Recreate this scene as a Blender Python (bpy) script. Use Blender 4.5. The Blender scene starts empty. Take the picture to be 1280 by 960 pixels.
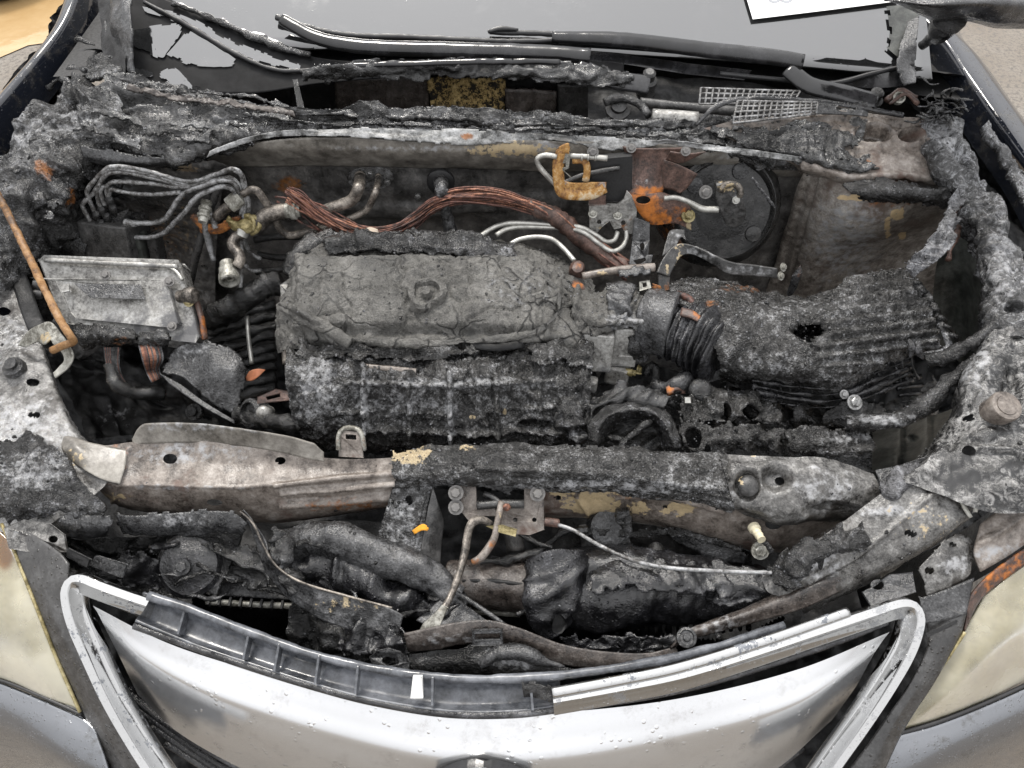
import bpy, bmesh, math, random
import numpy as np
from mathutils import Vector, Matrix, Euler
from mathutils.geometry import tessellate_polygon

SC = bpy.context.scene
COL = SC.collection
random.seed(7)
RNG = np.random.default_rng(11)
R = math.radians

# ------------------------------------------------------------------ camera
FPX = 985.0                      # focal length in pixels of the 1280 wide photograph
CAM = Vector((0.0, -0.40, 1.70))
ROT = (Matrix.Rotation(R(39.0), 3, 'X') @ Matrix.Rotation(R(1.6), 3, 'Z'))
cd = bpy.data.cameras.new('camera')
cd.sensor_width = 36.0
cd.lens = 36.0 * FPX / 1280.0
cd.clip_start = 0.02
cd.clip_end = 500
cam = bpy.data.objects.new('camera', cd)
COL.objects.link(cam)
cam.matrix_world = Matrix.Translation(CAM) @ ROT.to_4x4()
SC.camera = cam

# ------------------------------------------------------------------ overcast sky + weak sun
wd = bpy.data.worlds.new('World')
SC.world = wd
wd.use_nodes = True
wn, wl = wd.node_tree.nodes, wd.node_tree.links
sky = wn.new('ShaderNodeTexSky')
sky.sky_type = 'NISHITA'
sky.sun_disc = False
sky.sun_elevation = R(60)
sky.sun_rotation = R(-18)
sky.dust_density = 4.0
hsv = wn.new('ShaderNodeHueSaturation')
hsv.inputs['Saturation'].default_value = 0.12
hsv.inputs['Value'].default_value = 1.0
wl.new(sky.outputs['Color'], hsv.inputs['Color'])
mixw = wn.new('ShaderNodeMix')
mixw.data_type = 'RGBA'
mixw.inputs['Factor'].default_value = 0.75          # closed cloud cover over the blue
mixw.inputs['B'].default_value = (10.8, 10.8, 11.0, 1)
wl.new(hsv.outputs['Color'], mixw.inputs['A'])
bg = wn['Background']
bg.inputs['Strength'].default_value = 0.10
# CIE overcast sky: three times brighter overhead than at the horizon
wt = wn.new('ShaderNodeTexCoord'); wsep = wn.new('ShaderNodeSeparateXYZ'); wmr = wn.new('ShaderNodeMapRange')
wl.new(wt.outputs['Generated'], wsep.inputs[0]); wl.new(wsep.outputs['Z'], wmr.inputs['Value'])
wmr.inputs['From Min'].default_value = 0.0; wmr.inputs['From Max'].default_value = 1.0
wmr.inputs['To Min'].default_value = 0.50; wmr.inputs['To Max'].default_value = 1.15
wsc = wn.new('ShaderNodeVectorMath'); wsc.operation = 'SCALE'
wl.new(mixw.outputs['Result'], wsc.inputs[0]); wl.new(wmr.outputs['Result'], wsc.inputs['Scale'])
wl.new(wsc.outputs['Vector'], bg.inputs['Color'])

sd = bpy.data.lights.new('sun', 'SUN')
sd.energy = 1.5
sd.angle = R(14)
sd.color = (1.0, 0.95, 0.88)
sun = bpy.data.objects.new('sun', sd)
COL.objects.link(sun)
sun.rotation_euler = Vector((0.15, -0.48, -0.87)).to_track_quat('-Z', 'Y').to_euler()   # light travels toward the camera and down

SC.view_settings.view_transform = 'Standard'
SC.view_settings.look = 'None'
SC.view_settings.exposure = 1.12
SC.view_settings.gamma = 1.0

# ------------------------------------------------------------------ from photograph pixels to points in the place
def ray(px, py):
    return ROT @ Vector(((px - 640) / FPX, (480 - py) / FPX, -1.0))
def P(px, py, z):
    d = ray(px, py)
    return CAM + d * ((z - CAM.z) / d.z)
def PY(px, py, y):
    d = ray(px, py)
    return CAM + d * ((y - CAM.y) / d.y)
def wz(x, y):                    # height of the windscreen surface
    return 1.005 + 0.50 * (y - 0.955 + 0.16 * x * x)
def PW(px, py, off=0.0):
    d = ray(px, py)
    t = 1.0
    for _ in range(40):
        p = CAM + d * t
        e = p.z - wz(p.x, p.y) - off
        t += e / (0.5 * d.y - d.z + 0.001)
    return CAM + d * t
YLIM = [None]                    # parts in front of the firewall stay in front of it
def V(a):
    if isinstance(a, Vector):
        return a
    if len(a) == 4:
        return PY(a[0], a[1], a[2])
    p = P(*a)
    if YLIM[0] is not None and p.y > YLIM[0]:
        p = PY(a[0], a[1], YLIM[0] + (p.y - YLIM[0]) * 0.22)
    return p
ROTI = np.array(ROT.transposed())
def proj(v):                     # (n,3) -> pixel coordinates
    q = (v - np.array(CAM)) @ ROTI.T
    return 640 + FPX * q[:, 0] / -q[:, 2], 480 - FPX * q[:, 1] / -q[:, 2]

# ------------------------------------------------------------------ noise in numpy
def _h(ix, iy, iz, s):
    n = (ix * 374761393 + iy * 668265263 + iz * 2147483647 + s * 1274126177) & 0xFFFFFFFF
    n = ((n ^ (n >> 13)) * 1274126177) & 0xFFFFFFFF
    n = ((n ^ (n >> 16)) * 2246822519) & 0xFFFFFFFF
    return ((n ^ (n >> 15)) & 0xFFFFFF) / float(0xFFFFFF)
def vnoise(p, s=0):
    i = np.floor(p).astype(np.int64)
    f = p - i
    u = f * f * f * (f * (f * 6 - 15) + 10)
    r = 0
    for a in (0, 1):
        for b in (0, 1):
            for c in (0, 1):
                w = (u[:, 0] if a else 1 - u[:, 0]) * (u[:, 1] if b else 1 - u[:, 1]) * (u[:, 2] if c else 1 - u[:, 2])
                r = r + w * _h(i[:, 0] + a, i[:, 1] + b, i[:, 2] + c, s)
    return r * 2 - 1
def fbm(p, o=4, g=0.5, s=0):
    r, a = 0, 1.0
    for k in range(o):
        r = r + a * vnoise(p, s + k * 17)
        p = p * 2.03 + 5.3
        a *= g
    return r
def ridged(p, o=3, s=0):
    r, a = 0, 1.0
    for k in range(o):
        r = r + a * (1 - 2 * np.abs(vnoise(p, s + k * 13)))
        p = p * 2.1 + 3.1
        a *= 0.5
    return r
def worley(p, s=0):
    i = np.floor(p).astype(np.int64)
    f1 = np.full(len(p), 9.0)
    f2 = np.full(len(p), 9.0)
    for a in (-1, 0, 1):
        for b in (-1, 0, 1):
            for c in (-1, 0, 1):
                x, y, z = i[:, 0] + a, i[:, 1] + b, i[:, 2] + c
                q = np.stack([x + _h(x, y, z, s), y + _h(x, y, z, s + 1), z + _h(x, y, z, s + 2)], 1)
                d = np.sqrt(((q - p) ** 2).sum(1))
                n1 = np.minimum(f1, d)
                f2 = np.minimum(f2, np.maximum(f1, d))
                f1 = n1
    return f1, f2
def sst(a, b, x):
    t = np.clip((x - a) / (b - a), 0, 1)
    return t * t * (3 - 2 * t)
_seed = [0]
def disp_of(v, specs):
    """sum of displacement layers: (kind, cells per metre, amplitude in metres)"""
    _seed[0] += 31
    d = np.zeros(len(v))
    for k, sc, am in specs:
        p = v * sc + _seed[0] % 97
        s = _seed[0]
        if k == 'f':
            d += am * fbm(p, 4, 0.5, s)
        elif k == 'F':
            d += am * fbm(p, 3, 0.7, s)
        elif k == 'r':
            d += am * ridged(p, 3, s)
        elif k == 'w':                       # flow-like folds
            q = p + 1.6 * np.stack([vnoise(p * 0.5, s + 1), vnoise(p * 0.5, s + 2), vnoise(p * 0.5, s + 3)], 1)
            d += am * ridged(q, 2, s)
        elif k == 'c':                       # cracks between plates
            q = p + 0.25 * np.stack([vnoise(p * 2, s + 1), vnoise(p * 2, s + 2), vnoise(p * 2, s + 3)], 1)
            f1, f2 = worley(q, s)
            d -= am * (1 - sst(0.0, 0.09, f2 - f1))
        elif k == 'b':                       # blisters
            f1, f2 = worley(p, s)
            d += am * (0.6 - f1)
        elif k == 'g':                       # crumbly grains
            f1, f2 = worley(p, s)
            d += am * (0.55 - f1) * (0.6 + 0.8 * vnoise(v * 30, s + 9))
        elif k == 'x':                       # streaks along the beam
            q = p * np.array([0.16, 1, 1]) + 0.7 * vnoise(p * 0.2, s + 4)[:, None]
            d += am * ridged(q, 3, s)
        elif k == 's':                       # sparse clods
            d += am * np.clip(fbm(p, 3, 0.6, s) - 0.15, 0, 1) * 2
    return d

# ------------------------------------------------------------------ objects
def link(name, me, mat, parent=None, label=None, cat=None, group=None, kind=None, smooth=True):
    o = bpy.data.objects.new(name, me)
    COL.objects.link(o)
    if mat is not None:
        me.materials.append(mat)
    if smooth:
        me.polygons.foreach_set('use_smooth', [True] * len(me.polygons))
    n = len(me.vertices)
    if n:                                    # origin at the base of the piece
        co = np.empty(n * 3)
        me.vertices.foreach_get('co', co)
        co = co.reshape(-1, 3)
        c = (co.min(0) + co.max(0)) / 2
        c[2] = co[:, 2].min()
        me.vertices.foreach_set('co', (co - c).ravel())
        o.location = Vector(c)
        if parent is not None:
            o.parent = parent
            w = Vector((0, 0, 0))
            q = parent
            while q is not None:
                w += q.location
                q = q.parent
            o.location = Vector(c) - w
    if label: o['label'] = label
    if cat: o['category'] = cat
    if group: o['group'] = group
    if kind: o['kind'] = kind
    me.update()
    return o
def thing(name, loc, label, cat, group=None):
    o = bpy.data.objects.new(name, None)
    COL.objects.link(o)
    o.empty_display_size = 0.05
    o.location = V(loc)
    o['label'] = label
    o['category'] = cat
    if group: o['group'] = group
    return o
def mesh_np(name, v, quads, tris=None):
    me = bpy.data.meshes.new(name)
    nq = len(quads)
    nt = 0 if tris is None else len(tris)
    me.vertices.add(len(v))
    me.vertices.foreach_set('co', np.asarray(v, dtype=np.float32).ravel())
    loops = np.asarray(quads, dtype=np.int32).ravel()
    starts = np.arange(nq) * 4
    tot = np.full(nq, 4)
    if nt:
        loops = np.concatenate([loops, np.asarray(tris, dtype=np.int32).ravel()])
        starts = np.concatenate([starts, nq * 4 + np.arange(nt) * 3])
        tot = np.concatenate([tot, np.full(nt, 3)])
    me.loops.add(len(loops))
    me.loops.foreach_set('vertex_index', loops)
    me.polygons.add(nq + nt)
    me.polygons.foreach_set('loop_start', starts.astype(np.int32))
    me.polygons.foreach_set('loop_total', tot.astype(np.int32))
    me.update(calc_edges=True)
    return me
def crom(p, n):
    """resample a polyline (k,3) to n points, Catmull-Rom through the points by chord length"""
    p = np.asarray(p, float)
    if len(p) == 2:
        t = np.linspace(0, 1, n)[:, None]
        return p[0] * (1 - t) + p[1] * t
    d = np.linalg.norm(np.diff(p, axis=0), axis=1) + 1e-9
    c = np.concatenate([[0], np.cumsum(d)])
    t = np.linspace(0, c[-1], n)
    i = np.clip(np.searchsorted(c, t, 'right') - 1, 0, len(p) - 2)
    m = np.zeros_like(p)
    m[1:-1] = (p[2:] - p[:-2]) / (c[2:] - c[:-2])[:, None]
    m[0] = (p[1] - p[0]) / d[0]
    m[-1] = (p[-1] - p[-2]) / d[-1]
    h = d[i]
    u = ((t - c[i]) / h)[:, None]
    h = h[:, None]
    return ((2 * u**3 - 3 * u**2 + 1) * p[i] + (u**3 - 2 * u**2 + u) * h * m[i]
            + (-2 * u**3 + 3 * u**2) * p[i + 1] + (u**3 - u**2) * h * m[i + 1])
def seglin(p, n):
    p = np.asarray(p, float)
    d = np.linalg.norm(np.diff(p, axis=0), axis=1) + 1e-9
    c = np.concatenate([[0], np.cumsum(d)])
    t = np.linspace(0, c[-1], n)
    return np.stack([np.interp(t, c, p[:, k]) for k in range(3)], 1)
DUST = []                                   # (verts, normals, weight) of charred sheets that carry loose ash
def sheet(name, rows, mat, parent=None, res=0.0035, disp=(), bumps=(), holes=(), spots=(), th=0.0,
          ragged=0.0, lin=False, dust=0.0, hf=None, edge=0.0, **kw):
    """A surface through rows of control points, displaced along its normal; holes are cut and their rims snapped round.
    th>0 makes it a plate with a back and a rim."""
    pr = [[V(q) for q in r] for r in rows]
    L = max(sum((r[i + 1] - r[i]).length for i in range(len(r) - 1)) for r in pr)
    nc = max(4, int(L / res) + 1)
    g = np.stack([(seglin if lin else crom)([list(q) for q in r], nc) for r in pr])      # rows x nc x 3
    M = max(np.linalg.norm(np.diff(g[:, j], axis=0), axis=1).sum() for j in range(0, nc, max(1, nc // 12)))
    nr = max(3, int(M / res) + 1)
    if len(pr) == 2:
        t = np.linspace(0, 1, nr)[:, None, None]
        G = g[0][None] * (1 - t) + g[1][None] * t
    else:
        G = np.stack([(seglin if lin else crom)(g[:, j], nr) for j in range(nc)], 1)
    # normals
    du = np.gradient(G, axis=1)
    dv = np.gradient(G, axis=0)
    N = np.cross(du, dv)
    N /= np.linalg.norm(N, axis=2, keepdims=True) + 1e-12
    v = G.reshape(-1, 3)
    n = N.reshape(-1, 3)
    if (n @ np.array([0, -0.55, 0.83])).sum() < 0:
        n = -n
    px, py = proj(v)
    d = disp_of(v, disp) if disp else np.zeros(len(v))
    for b in bumps:
        if b[0] == 'e':                      # ellipse: cx cy rx ry amp soft
            _, cx, cy, rx, ry, am, so = b
            q = np.sqrt(((px - cx) / rx) ** 2 + ((py - cy) / ry) ** 2)
            d += am * (1 - sst(1 - so, 1 + so, q))
        elif b[0] == 's':                    # ridge along a polyline
            _, pts, w, am = b
            dm = np.full(len(v), 1e9)
            for (x0, y0), (x1, y1) in zip(pts[:-1], pts[1:]):
                ex, ey = x1 - x0, y1 - y0
                t = np.clip(((px - x0) * ex + (py - y0) * ey) / (ex * ex + ey * ey), 0, 1)
                dm = np.minimum(dm, np.hypot(px - x0 - t * ex, py - y0 - t * ey))
            d += am * (1 - sst(0.3 * w, w, dm))
    if hf is not None:
        d += hf(px, py, v)
    v = v + n * d[:, None]
    idx = np.arange(nr * nc).reshape(nr, nc)
    q = np.stack([idx[:-1, :-1], idx[:-1, 1:], idx[1:, 1:], idx[1:, :-1]], -1).reshape(-1, 4)
    keep = np.ones(len(q), bool)
    for hl_ in holes:
        cx, cy, rx, ry = hl_[:4]
        rr = np.hypot((px - cx) / rx, (py - cy) / ry)
        if len(hl_) > 4:                     # burnt through: ragged rim, curled down
            rr = rr + hl_[4] * fbm(v * 60, 3, 0.6, 77)
            v = v - n * (0.012 * (1 - sst(0.9, 1.7, rr)))[:, None]
            keep &= ~((rr < 1)[q].any(1))
            continue
        ins = rr < 1
        keep &= ~(ins[q].all(1))
        ix = np.where(ins)[0]
        for k in ix:                        # push remaining inner vertices out to the rim
            if rr[k] > 0.55:
                s = (1 / rr[k] - 1)
                # approximate world shift: scale about the hole centre in the surface
                j = np.argmin(rr)
                v[k] = v[k] + (v[k] - v[j]) * s
    if ragged > 0:
        jj, ii = np.meshgrid(np.linspace(0, 1, nc), np.linspace(0, 1, nr))
        eu = np.minimum(jj, 1 - jj).ravel() * L
        ev = np.minimum(ii, 1 - ii).ravel() * M
        e = np.minimum(eu, ev) + ragged * 0.9 * fbm(v * 70, 4, 0.6, 5)
        keep &= (e[q].mean(1) > ragged * 0.45)
    q = q[keep]
    if dust > 0:
        DUST.append((v, n, dust))
    nv = len(v)
    if th > 0:
        v2 = v - n * th
        vv = np.concatenate([v, v2])
        ed = np.concatenate([q[:, [0, 1]], q[:, [1, 2]], q[:, [2, 3]], q[:, [3, 0]]])
        key = np.sort(ed, 1)
        code = key[:, 0].astype(np.int64) * nv + key[:, 1]
        u, inv, cnt = np.unique(code, return_inverse=True, return_counts=True)
        be = ed[cnt[inv] == 1]
        rim = np.stack([be[:, 1], be[:, 0], be[:, 0] + nv, be[:, 1] + nv], 1)
        q = np.concatenate([q, q[:, ::-1] + nv, rim])
        v = vv
        px = np.concatenate([px, px]); py = np.concatenate([py, py])
    used = np.unique(q)
    mp = np.full(len(v), -1); mp[used] = np.arange(len(used))
    q = mp[q]
    v = v[used]; px = px[used]; py = py[used]
    me = mesh_np(name, v, q)
    add_spots(me, px, py, spots)
    return link(name, me, mat, parent, **kw)
def add_spots(me, px, py, spots):
    ch = {}
    for s in spots:
        c, cx, cy, rx, ry = s[:5]
        am = s[5] if len(s) > 5 else 1.0
        q = np.sqrt(((px - cx) / rx) ** 2 + ((py - cy) / ry) ** 2)
        w = am * (1 - sst(0.3, 1.6, q))
        ch[c] = np.maximum(ch.get(c, 0), w)
    for c, w in ch.items():
        a = me.attributes.new(c, 'FLOAT', 'POINT')
        a.data.foreach_set('value', np.asarray(w, dtype=np.float32))
def tube(name, pts, r, mat, parent=None, n=10, step=0.006, disp=(), rf=None, flat=None, spots=(), dust=0.0, lin=False, cap=True, **kw):
    """round bar through points; r is a radius or a list along the path; rf(t)->factor; flat=(axis, factor) squashes it"""
    p = np.array([list(V(q)) for q in pts])
    L = np.linalg.norm(np.diff(p, axis=0), axis=1).sum()
    m = max(3, int(L / step) + 1)
    c = seglin(p, m) if lin else crom(p, m)
    t = np.gradient(c, axis=0)
    t /= np.linalg.norm(t, axis=1, keepdims=True) + 1e-12
    tt = np.linspace(0, 1, m)
    rr = np.interp(tt, np.linspace(0, 1, len(r)), r) if isinstance(r, (list, tuple)) else np.full(m, r)
    if rf is not None:
        rr = rr * rf(tt * L)
    up = np.array([0, 0, 1.0])
    if abs(t[0] @ up) > 0.9: up = np.array([1.0, 0, 0])
    a = np.cross(t[0], up); a /= np.linalg.norm(a)
    ang = np.arange(n) * 2 * math.pi / n
    v = np.empty((m, n, 3)); nn = np.empty((m, n, 3))
    for i in range(m):
        a = a - t[i] * (a @ t[i]); a /= np.linalg.norm(a)
        b = np.cross(t[i], a)
        dirs = np.cos(ang)[:, None] * a + np.sin(ang)[:, None] * b
        nn[i] = dirs
        v[i] = c[i] + rr[i] * dirs
    if flat is not None:
        ax = np.array(flat[0], float); ax /= np.linalg.norm(ax)
        dv = v - c[:, None]
        v = v - (dv @ ax)[..., None] * ax * (1 - flat[1])
    vf = v.reshape(-1, 3)
    nf = nn.reshape(-1, 3)
    if disp:
        vf = vf + nf * disp_of(vf, disp)[:, None]
    idx = np.arange(m * n).reshape(m, n)
    q = np.stack([idx[:-1], np.roll(idx, -1, 1)[:-1], np.roll(idx, -1, 1)[1:], idx[1:]], -1).reshape(-1, 4)
    tr = None
    if cap:
        k = len(vf)
        vf = np.concatenate([vf, c[:1], c[-1:]])
        tr = [[k, (j + 1) % n, j] for j in range(n)] + [[k + 1, (m - 1) * n + j, (m - 1) * n + (j + 1) % n] for j in range(n)]
    if dust > 0:
        DUST.append((vf[:m * n], nf, dust))
    me = mesh_np(name, vf, q, tr)
    px, py = proj(vf)
    add_spots(me, px, py, spots)
    return link(name, me, mat, parent, **kw)
def sweep(name, pts, prof, mat, parent=None, step=0.004, up=(0, -0.30, 0.95), flip=1, **kw):
    """moulding: prof = list of (sideways, height) swept along the points"""
    p = np.array([list(V(q)) for q in pts])
    L = np.linalg.norm(np.diff(p, axis=0), axis=1).sum()
    m = int(L / step) + 1
    c = crom(p, m)
    t = np.gradient(c, axis=0); t /= np.linalg.norm(t, axis=1, keepdims=True)
    u = np.array(up, float); u /= np.linalg.norm(u)
    s = np.cross(t, u) * flip; s /= np.linalg.norm(s, axis=1, keepdims=True)
    h = np.cross(s, t) * flip
    v = np.stack([c + s * a_ + h * b_ for a_, b_ in prof], 1)
    k = len(prof)
    idx = np.arange(m * k).reshape(m, k)
    q = np.stack([idx[:-1, :-1], idx[:-1, 1:], idx[1:, 1:], idx[1:, :-1]], -1).reshape(-1, 4)
    va = v.reshape(-1, 3)
    cl = []
    for e_ in (0, m - 1):
        cl.append([int(x) for x in idx[e_]])
    me = mesh_np(name, va, q)
    bm = bmesh.new(); bm.from_mesh(me); bm.verts.ensure_lookup_table()
    for ring_ in cl:
        try: bm.faces.new([bm.verts[i] for i in ring_])
        except ValueError: pass
    bmesh.ops.recalc_face_normals(bm, faces=bm.faces)
    bm.to_mesh(me); bm.free()
    o = link(name, me, mat, parent, **kw)
    me.set_sharp_from_angle(angle=R(50))
    return o
def bm_link(name, bm, mat, parent=None, bevel=0.0, spots=(), smooth=False, **kw):
    if bevel > 0:
        es = [e for e in bm.edges if len(e.link_faces) == 2 and e.calc_face_angle(0) > 0.5]
        try:
            bmesh.ops.bevel(bm, geom=es, offset=bevel, segments=2, affect='EDGES', profile=0.5)
        except Exception:
            pass
    bmesh.ops.recalc_face_normals(bm, faces=bm.faces)
    me = bpy.data.meshes.new(name)
    bm.to_mesh(me)
    bm.free()
    co = np.empty(len(me.vertices) * 3); me.vertices.foreach_get('co', co); co = co.reshape(-1, 3)
    px, py = proj(co)
    add_spots(me, px, py, spots)
    return link(name, me, mat, parent, smooth=smooth, **kw)
def plate(name, outline, mat, parent=None, th=0.003, d=None, holes=(), bevel=0.0008, spots=(), **kw):
    """flat plate: outline of points, extruded by th against the camera side (or along d); holes are loops of points"""
    loops = [[V(q) for q in outline]] + [[V(q) for q in h] for h in holes]
    tri = tessellate_polygon(loops)
    flatp = [q for l in loops for q in l]
    if d is None:
        l0 = loops[0]
        nrm = Vector((0, 0, 0))
        for i in range(len(l0)):
            a, b = l0[i], l0[(i + 1) % len(l0)]
            nrm += a.cross(b)
        nrm.normalize()
        if nrm.dot(Vector((0, -0.55, 0.83))) < 0: nrm = -nrm
        d = -nrm
    d = Vector(d).normalized() * th
    bm = bmesh.new()
    v1 = [bm.verts.new(q) for q in flatp]
    v2 = [bm.verts.new(q + d) for q in flatp]
    for t in tri:
        try:
            bm.faces.new([v1[i] for i in t]); bm.faces.new([v2[i] for i in reversed(t)])
        except ValueError:
            pass
    k = 0
    for l in loops:
        m = len(l)
        for i in range(m):
            a, b = k + i, k + (i + 1) % m
            bm.faces.new([v1[a], v1[b], v2[b], v2[a]])
        k += m
    bmesh.ops.dissolve_limit(bm, angle_limit=0.02, verts=bm.verts, edges=bm.edges)
    return bm_link(name, bm, mat, parent, bevel=bevel, spots=spots, **kw)
def ell(cx, cy, rx, ry, z, n=14, rot=0.0):
    o = []
    for i in range(n):
        a = 2 * math.pi * i / n
        x, y = rx * math.cos(a), ry * math.sin(a)
        o.append((cx + x * math.cos(rot) - y * math.sin(rot), cy + x * math.sin(rot) + y * math.cos(rot), z))
    return o
def basis(axis):
    a = Vector(axis).normalized()
    u = a.orthogonal().normalized()
    return a, u, a.cross(u)
def lathe(name, c, axis, prof, mat, parent=None, n=20, bevel=0, spots=(), smooth=True, disp=(), **kw):
    """prof: list of (radius, height along the axis)"""
    c = V(c)
    a, u, w = basis(axis)
    vs = []
    for r, h in prof:
        for i in range(n):
            t = 2 * math.pi * i / n
            vs.append(c + a * h + (u * math.cos(t) + w * math.sin(t)) * max(r, 1e-5))
    m = len(prof)
    va = np.array([list(q) for q in vs])
    idx = np.arange(m * n).reshape(m, n)
    q = np.stack([idx[:-1], np.roll(idx, -1, 1)[:-1], np.roll(idx, -1, 1)[1:], idx[1:]], -1).reshape(-1, 4)
    k = len(va)
    va = np.concatenate([va, [list(c + a * prof[0][1])], [list(c + a * prof[-1][1])]])
    tr = [[k, (j + 1) % n, j] for j in range(n)] + [[k + 1, (m - 1) * n + j, (m - 1) * n + (j + 1) % n] for j in range(n)]
    if disp:
        cc = np.array(list(c))
        nr_ = va - cc; nr_ /= np.linalg.norm(nr_, axis=1, keepdims=True) + 1e-9
        va = va + nr_ * disp_of(va, disp)[:, None]
    me = mesh_np(name, va, q, tr)
    px, py = proj(va)
    add_spots(me, px, py, spots)
    o = link(name, me, mat, parent, smooth=smooth, **kw)
    if smooth:
        me.set_sharp_from_angle(angle=R(38))
    return o
def box(name, c, size, mat, parent=None, rot=(0, 0, 0), bevel=0.002, spots=(), **kw):
    bm = bmesh.new()
    bmesh.ops.create_cube(bm, size=1)
    m = Matrix.Translation(V(c)) @ Euler([R(x) for x in rot]).to_matrix().to_4x4() @ Matrix.Diagonal((*size, 1))
    bmesh.ops.transform(bm, matrix=m, verts=bm.verts)
    return bm_link(name, bm, mat, parent, bevel=bevel, spots=spots, **kw)
def bolt(c, axis, r, mat, parent, name='bolt', h=None):
    """hexagon head on a washer"""
    h = h or r * 0.8
    c = V(c)
    a, u, w = basis(axis)
    bm = bmesh.new()
    def ring(rad, hh, n):
        return [bm.verts.new(c + a * hh + (u * math.cos(2 * math.pi * i / n) + w * math.sin(2 * math.pi * i / n)) * rad) for i in range(n)]
    A, B = ring(r * 1.5, -0.001, 16), ring(r * 1.5, h * 0.25, 16)
    for i in range(16): bm.faces.new([A[i], A[(i + 1) % 16], B[(i + 1) % 16], B[i]])
    bm.faces.new(B)
    C, D, E = ring(r, h * 0.25, 6), ring(r, h, 6), ring(r * 0.8, h * 1.15, 6)
    for X, Y in ((C, D), (D, E)):
        for i in range(6): bm.faces.new([X[i], X[(i + 1) % 6], Y[(i + 1) % 6], Y[i]])
    bm.faces.new(E)
    return bm_link(name, bm, mat, parent)

# ------------------------------------------------------------------ materials
class NT:
    def __init__(s, name):
        s.m = bpy.data.materials.new(name)
        s.m.use_nodes = True
        s.t = s.m.node_tree
        s.b = s.t.nodes['Principled BSDF']
        s.co = s.t.nodes.new('ShaderNodeTexCoord').outputs['Object']
    def l(s, a, b):
        if isinstance(a, (int, float)): b.default_value = a
        elif isinstance(a, (tuple, list)): b.default_value = (*a[:3], 1.0) if len(b.default_value) == 4 else a
        else: s.t.links.new(a, b)
    def noise(s, sc, det=6, rough=0.6, dist=0.0, co=None):
        n = s.t.nodes.new('ShaderNodeTexNoise')
        s.l(co or s.co, n.inputs['Vector'])
        n.inputs['Scale'].default_value = sc
        n.inputs['Detail'].default_value = det
        n.inputs['Roughness'].default_value = rough
        n.inputs['Distortion'].default_value = dist
        return n.outputs['Fac']
    def vor(s, sc, feat='F1', co=None, out='Distance', rnd=1.0):
        n = s.t.nodes.new('ShaderNodeTexVoronoi')
        n.feature = feat
        s.l(co or s.co, n.inputs['Vector'])
        n.inputs['Scale'].default_value = sc
        n.inputs['Randomness'].default_value = rnd
        return n.outputs[out]
    def map(s, scale):
        n = s.t.nodes.new('ShaderNodeMapping')
        s.l(s.co, n.inputs['Vector'])
        n.inputs['Scale'].default_value = scale
        return n.outputs['Vector']
    def ramp(s, f, stops):
        n = s.t.nodes.new('ShaderNodeValToRGB')
        e = n.color_ramp.elements
        while len(e) < len(stops): e.new(0.5)
        for k, (p, c) in zip(e, stops):
            k.position = p
            k.color = (*c, 1) if isinstance(c, (tuple, list)) else (c, c, c, 1)
        s.l(f, n.inputs['Fac'])
        return n.outputs['Color']
    def math(s, op, a, b=0.0, c=None):
        n = s.t.nodes.new('ShaderNodeMath')
        n.operation = op
        s.l(a, n.inputs[0]); s.l(b, n.inputs[1])
        if c is not None: s.l(c, n.inputs[2])
        return n.outputs[0]
    def mix(s, f, a, b):
        n = s.t.nodes.new('ShaderNodeMix')
        n.data_type = 'RGBA'
        s.l(f, n.inputs['Factor'])
        s.l(a, n.inputs['A']); s.l(b, n.inputs['B'])
        return n.outputs['Result']
    def attr(s, name):
        n = s.t.nodes.new('ShaderNodeAttribute')
        n.attribute_name = name
        return n.outputs['Fac']
    def bump(s, h, st, dist=0.004, nrm=None):
        n = s.t.nodes.new('ShaderNodeBump')
        n.inputs['Strength'].default_value = st
        n.inputs['Distance'].default_value = dist
        s.l(h, n.inputs['Height'])
        if nrm is not None: s.l(nrm, n.inputs['Normal'])
        return n.outputs['Normal']
    def step(s, f, a, b):
        n = s.t.nodes.new('ShaderNodeMapRange')
        n.interpolation_type = 'SMOOTHSTEP'
        s.l(f, n.inputs['Value'])
        n.inputs['From Min'].default_value = a
        n.inputs['From Max'].default_value = b
        return n.outputs['Result']
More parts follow.
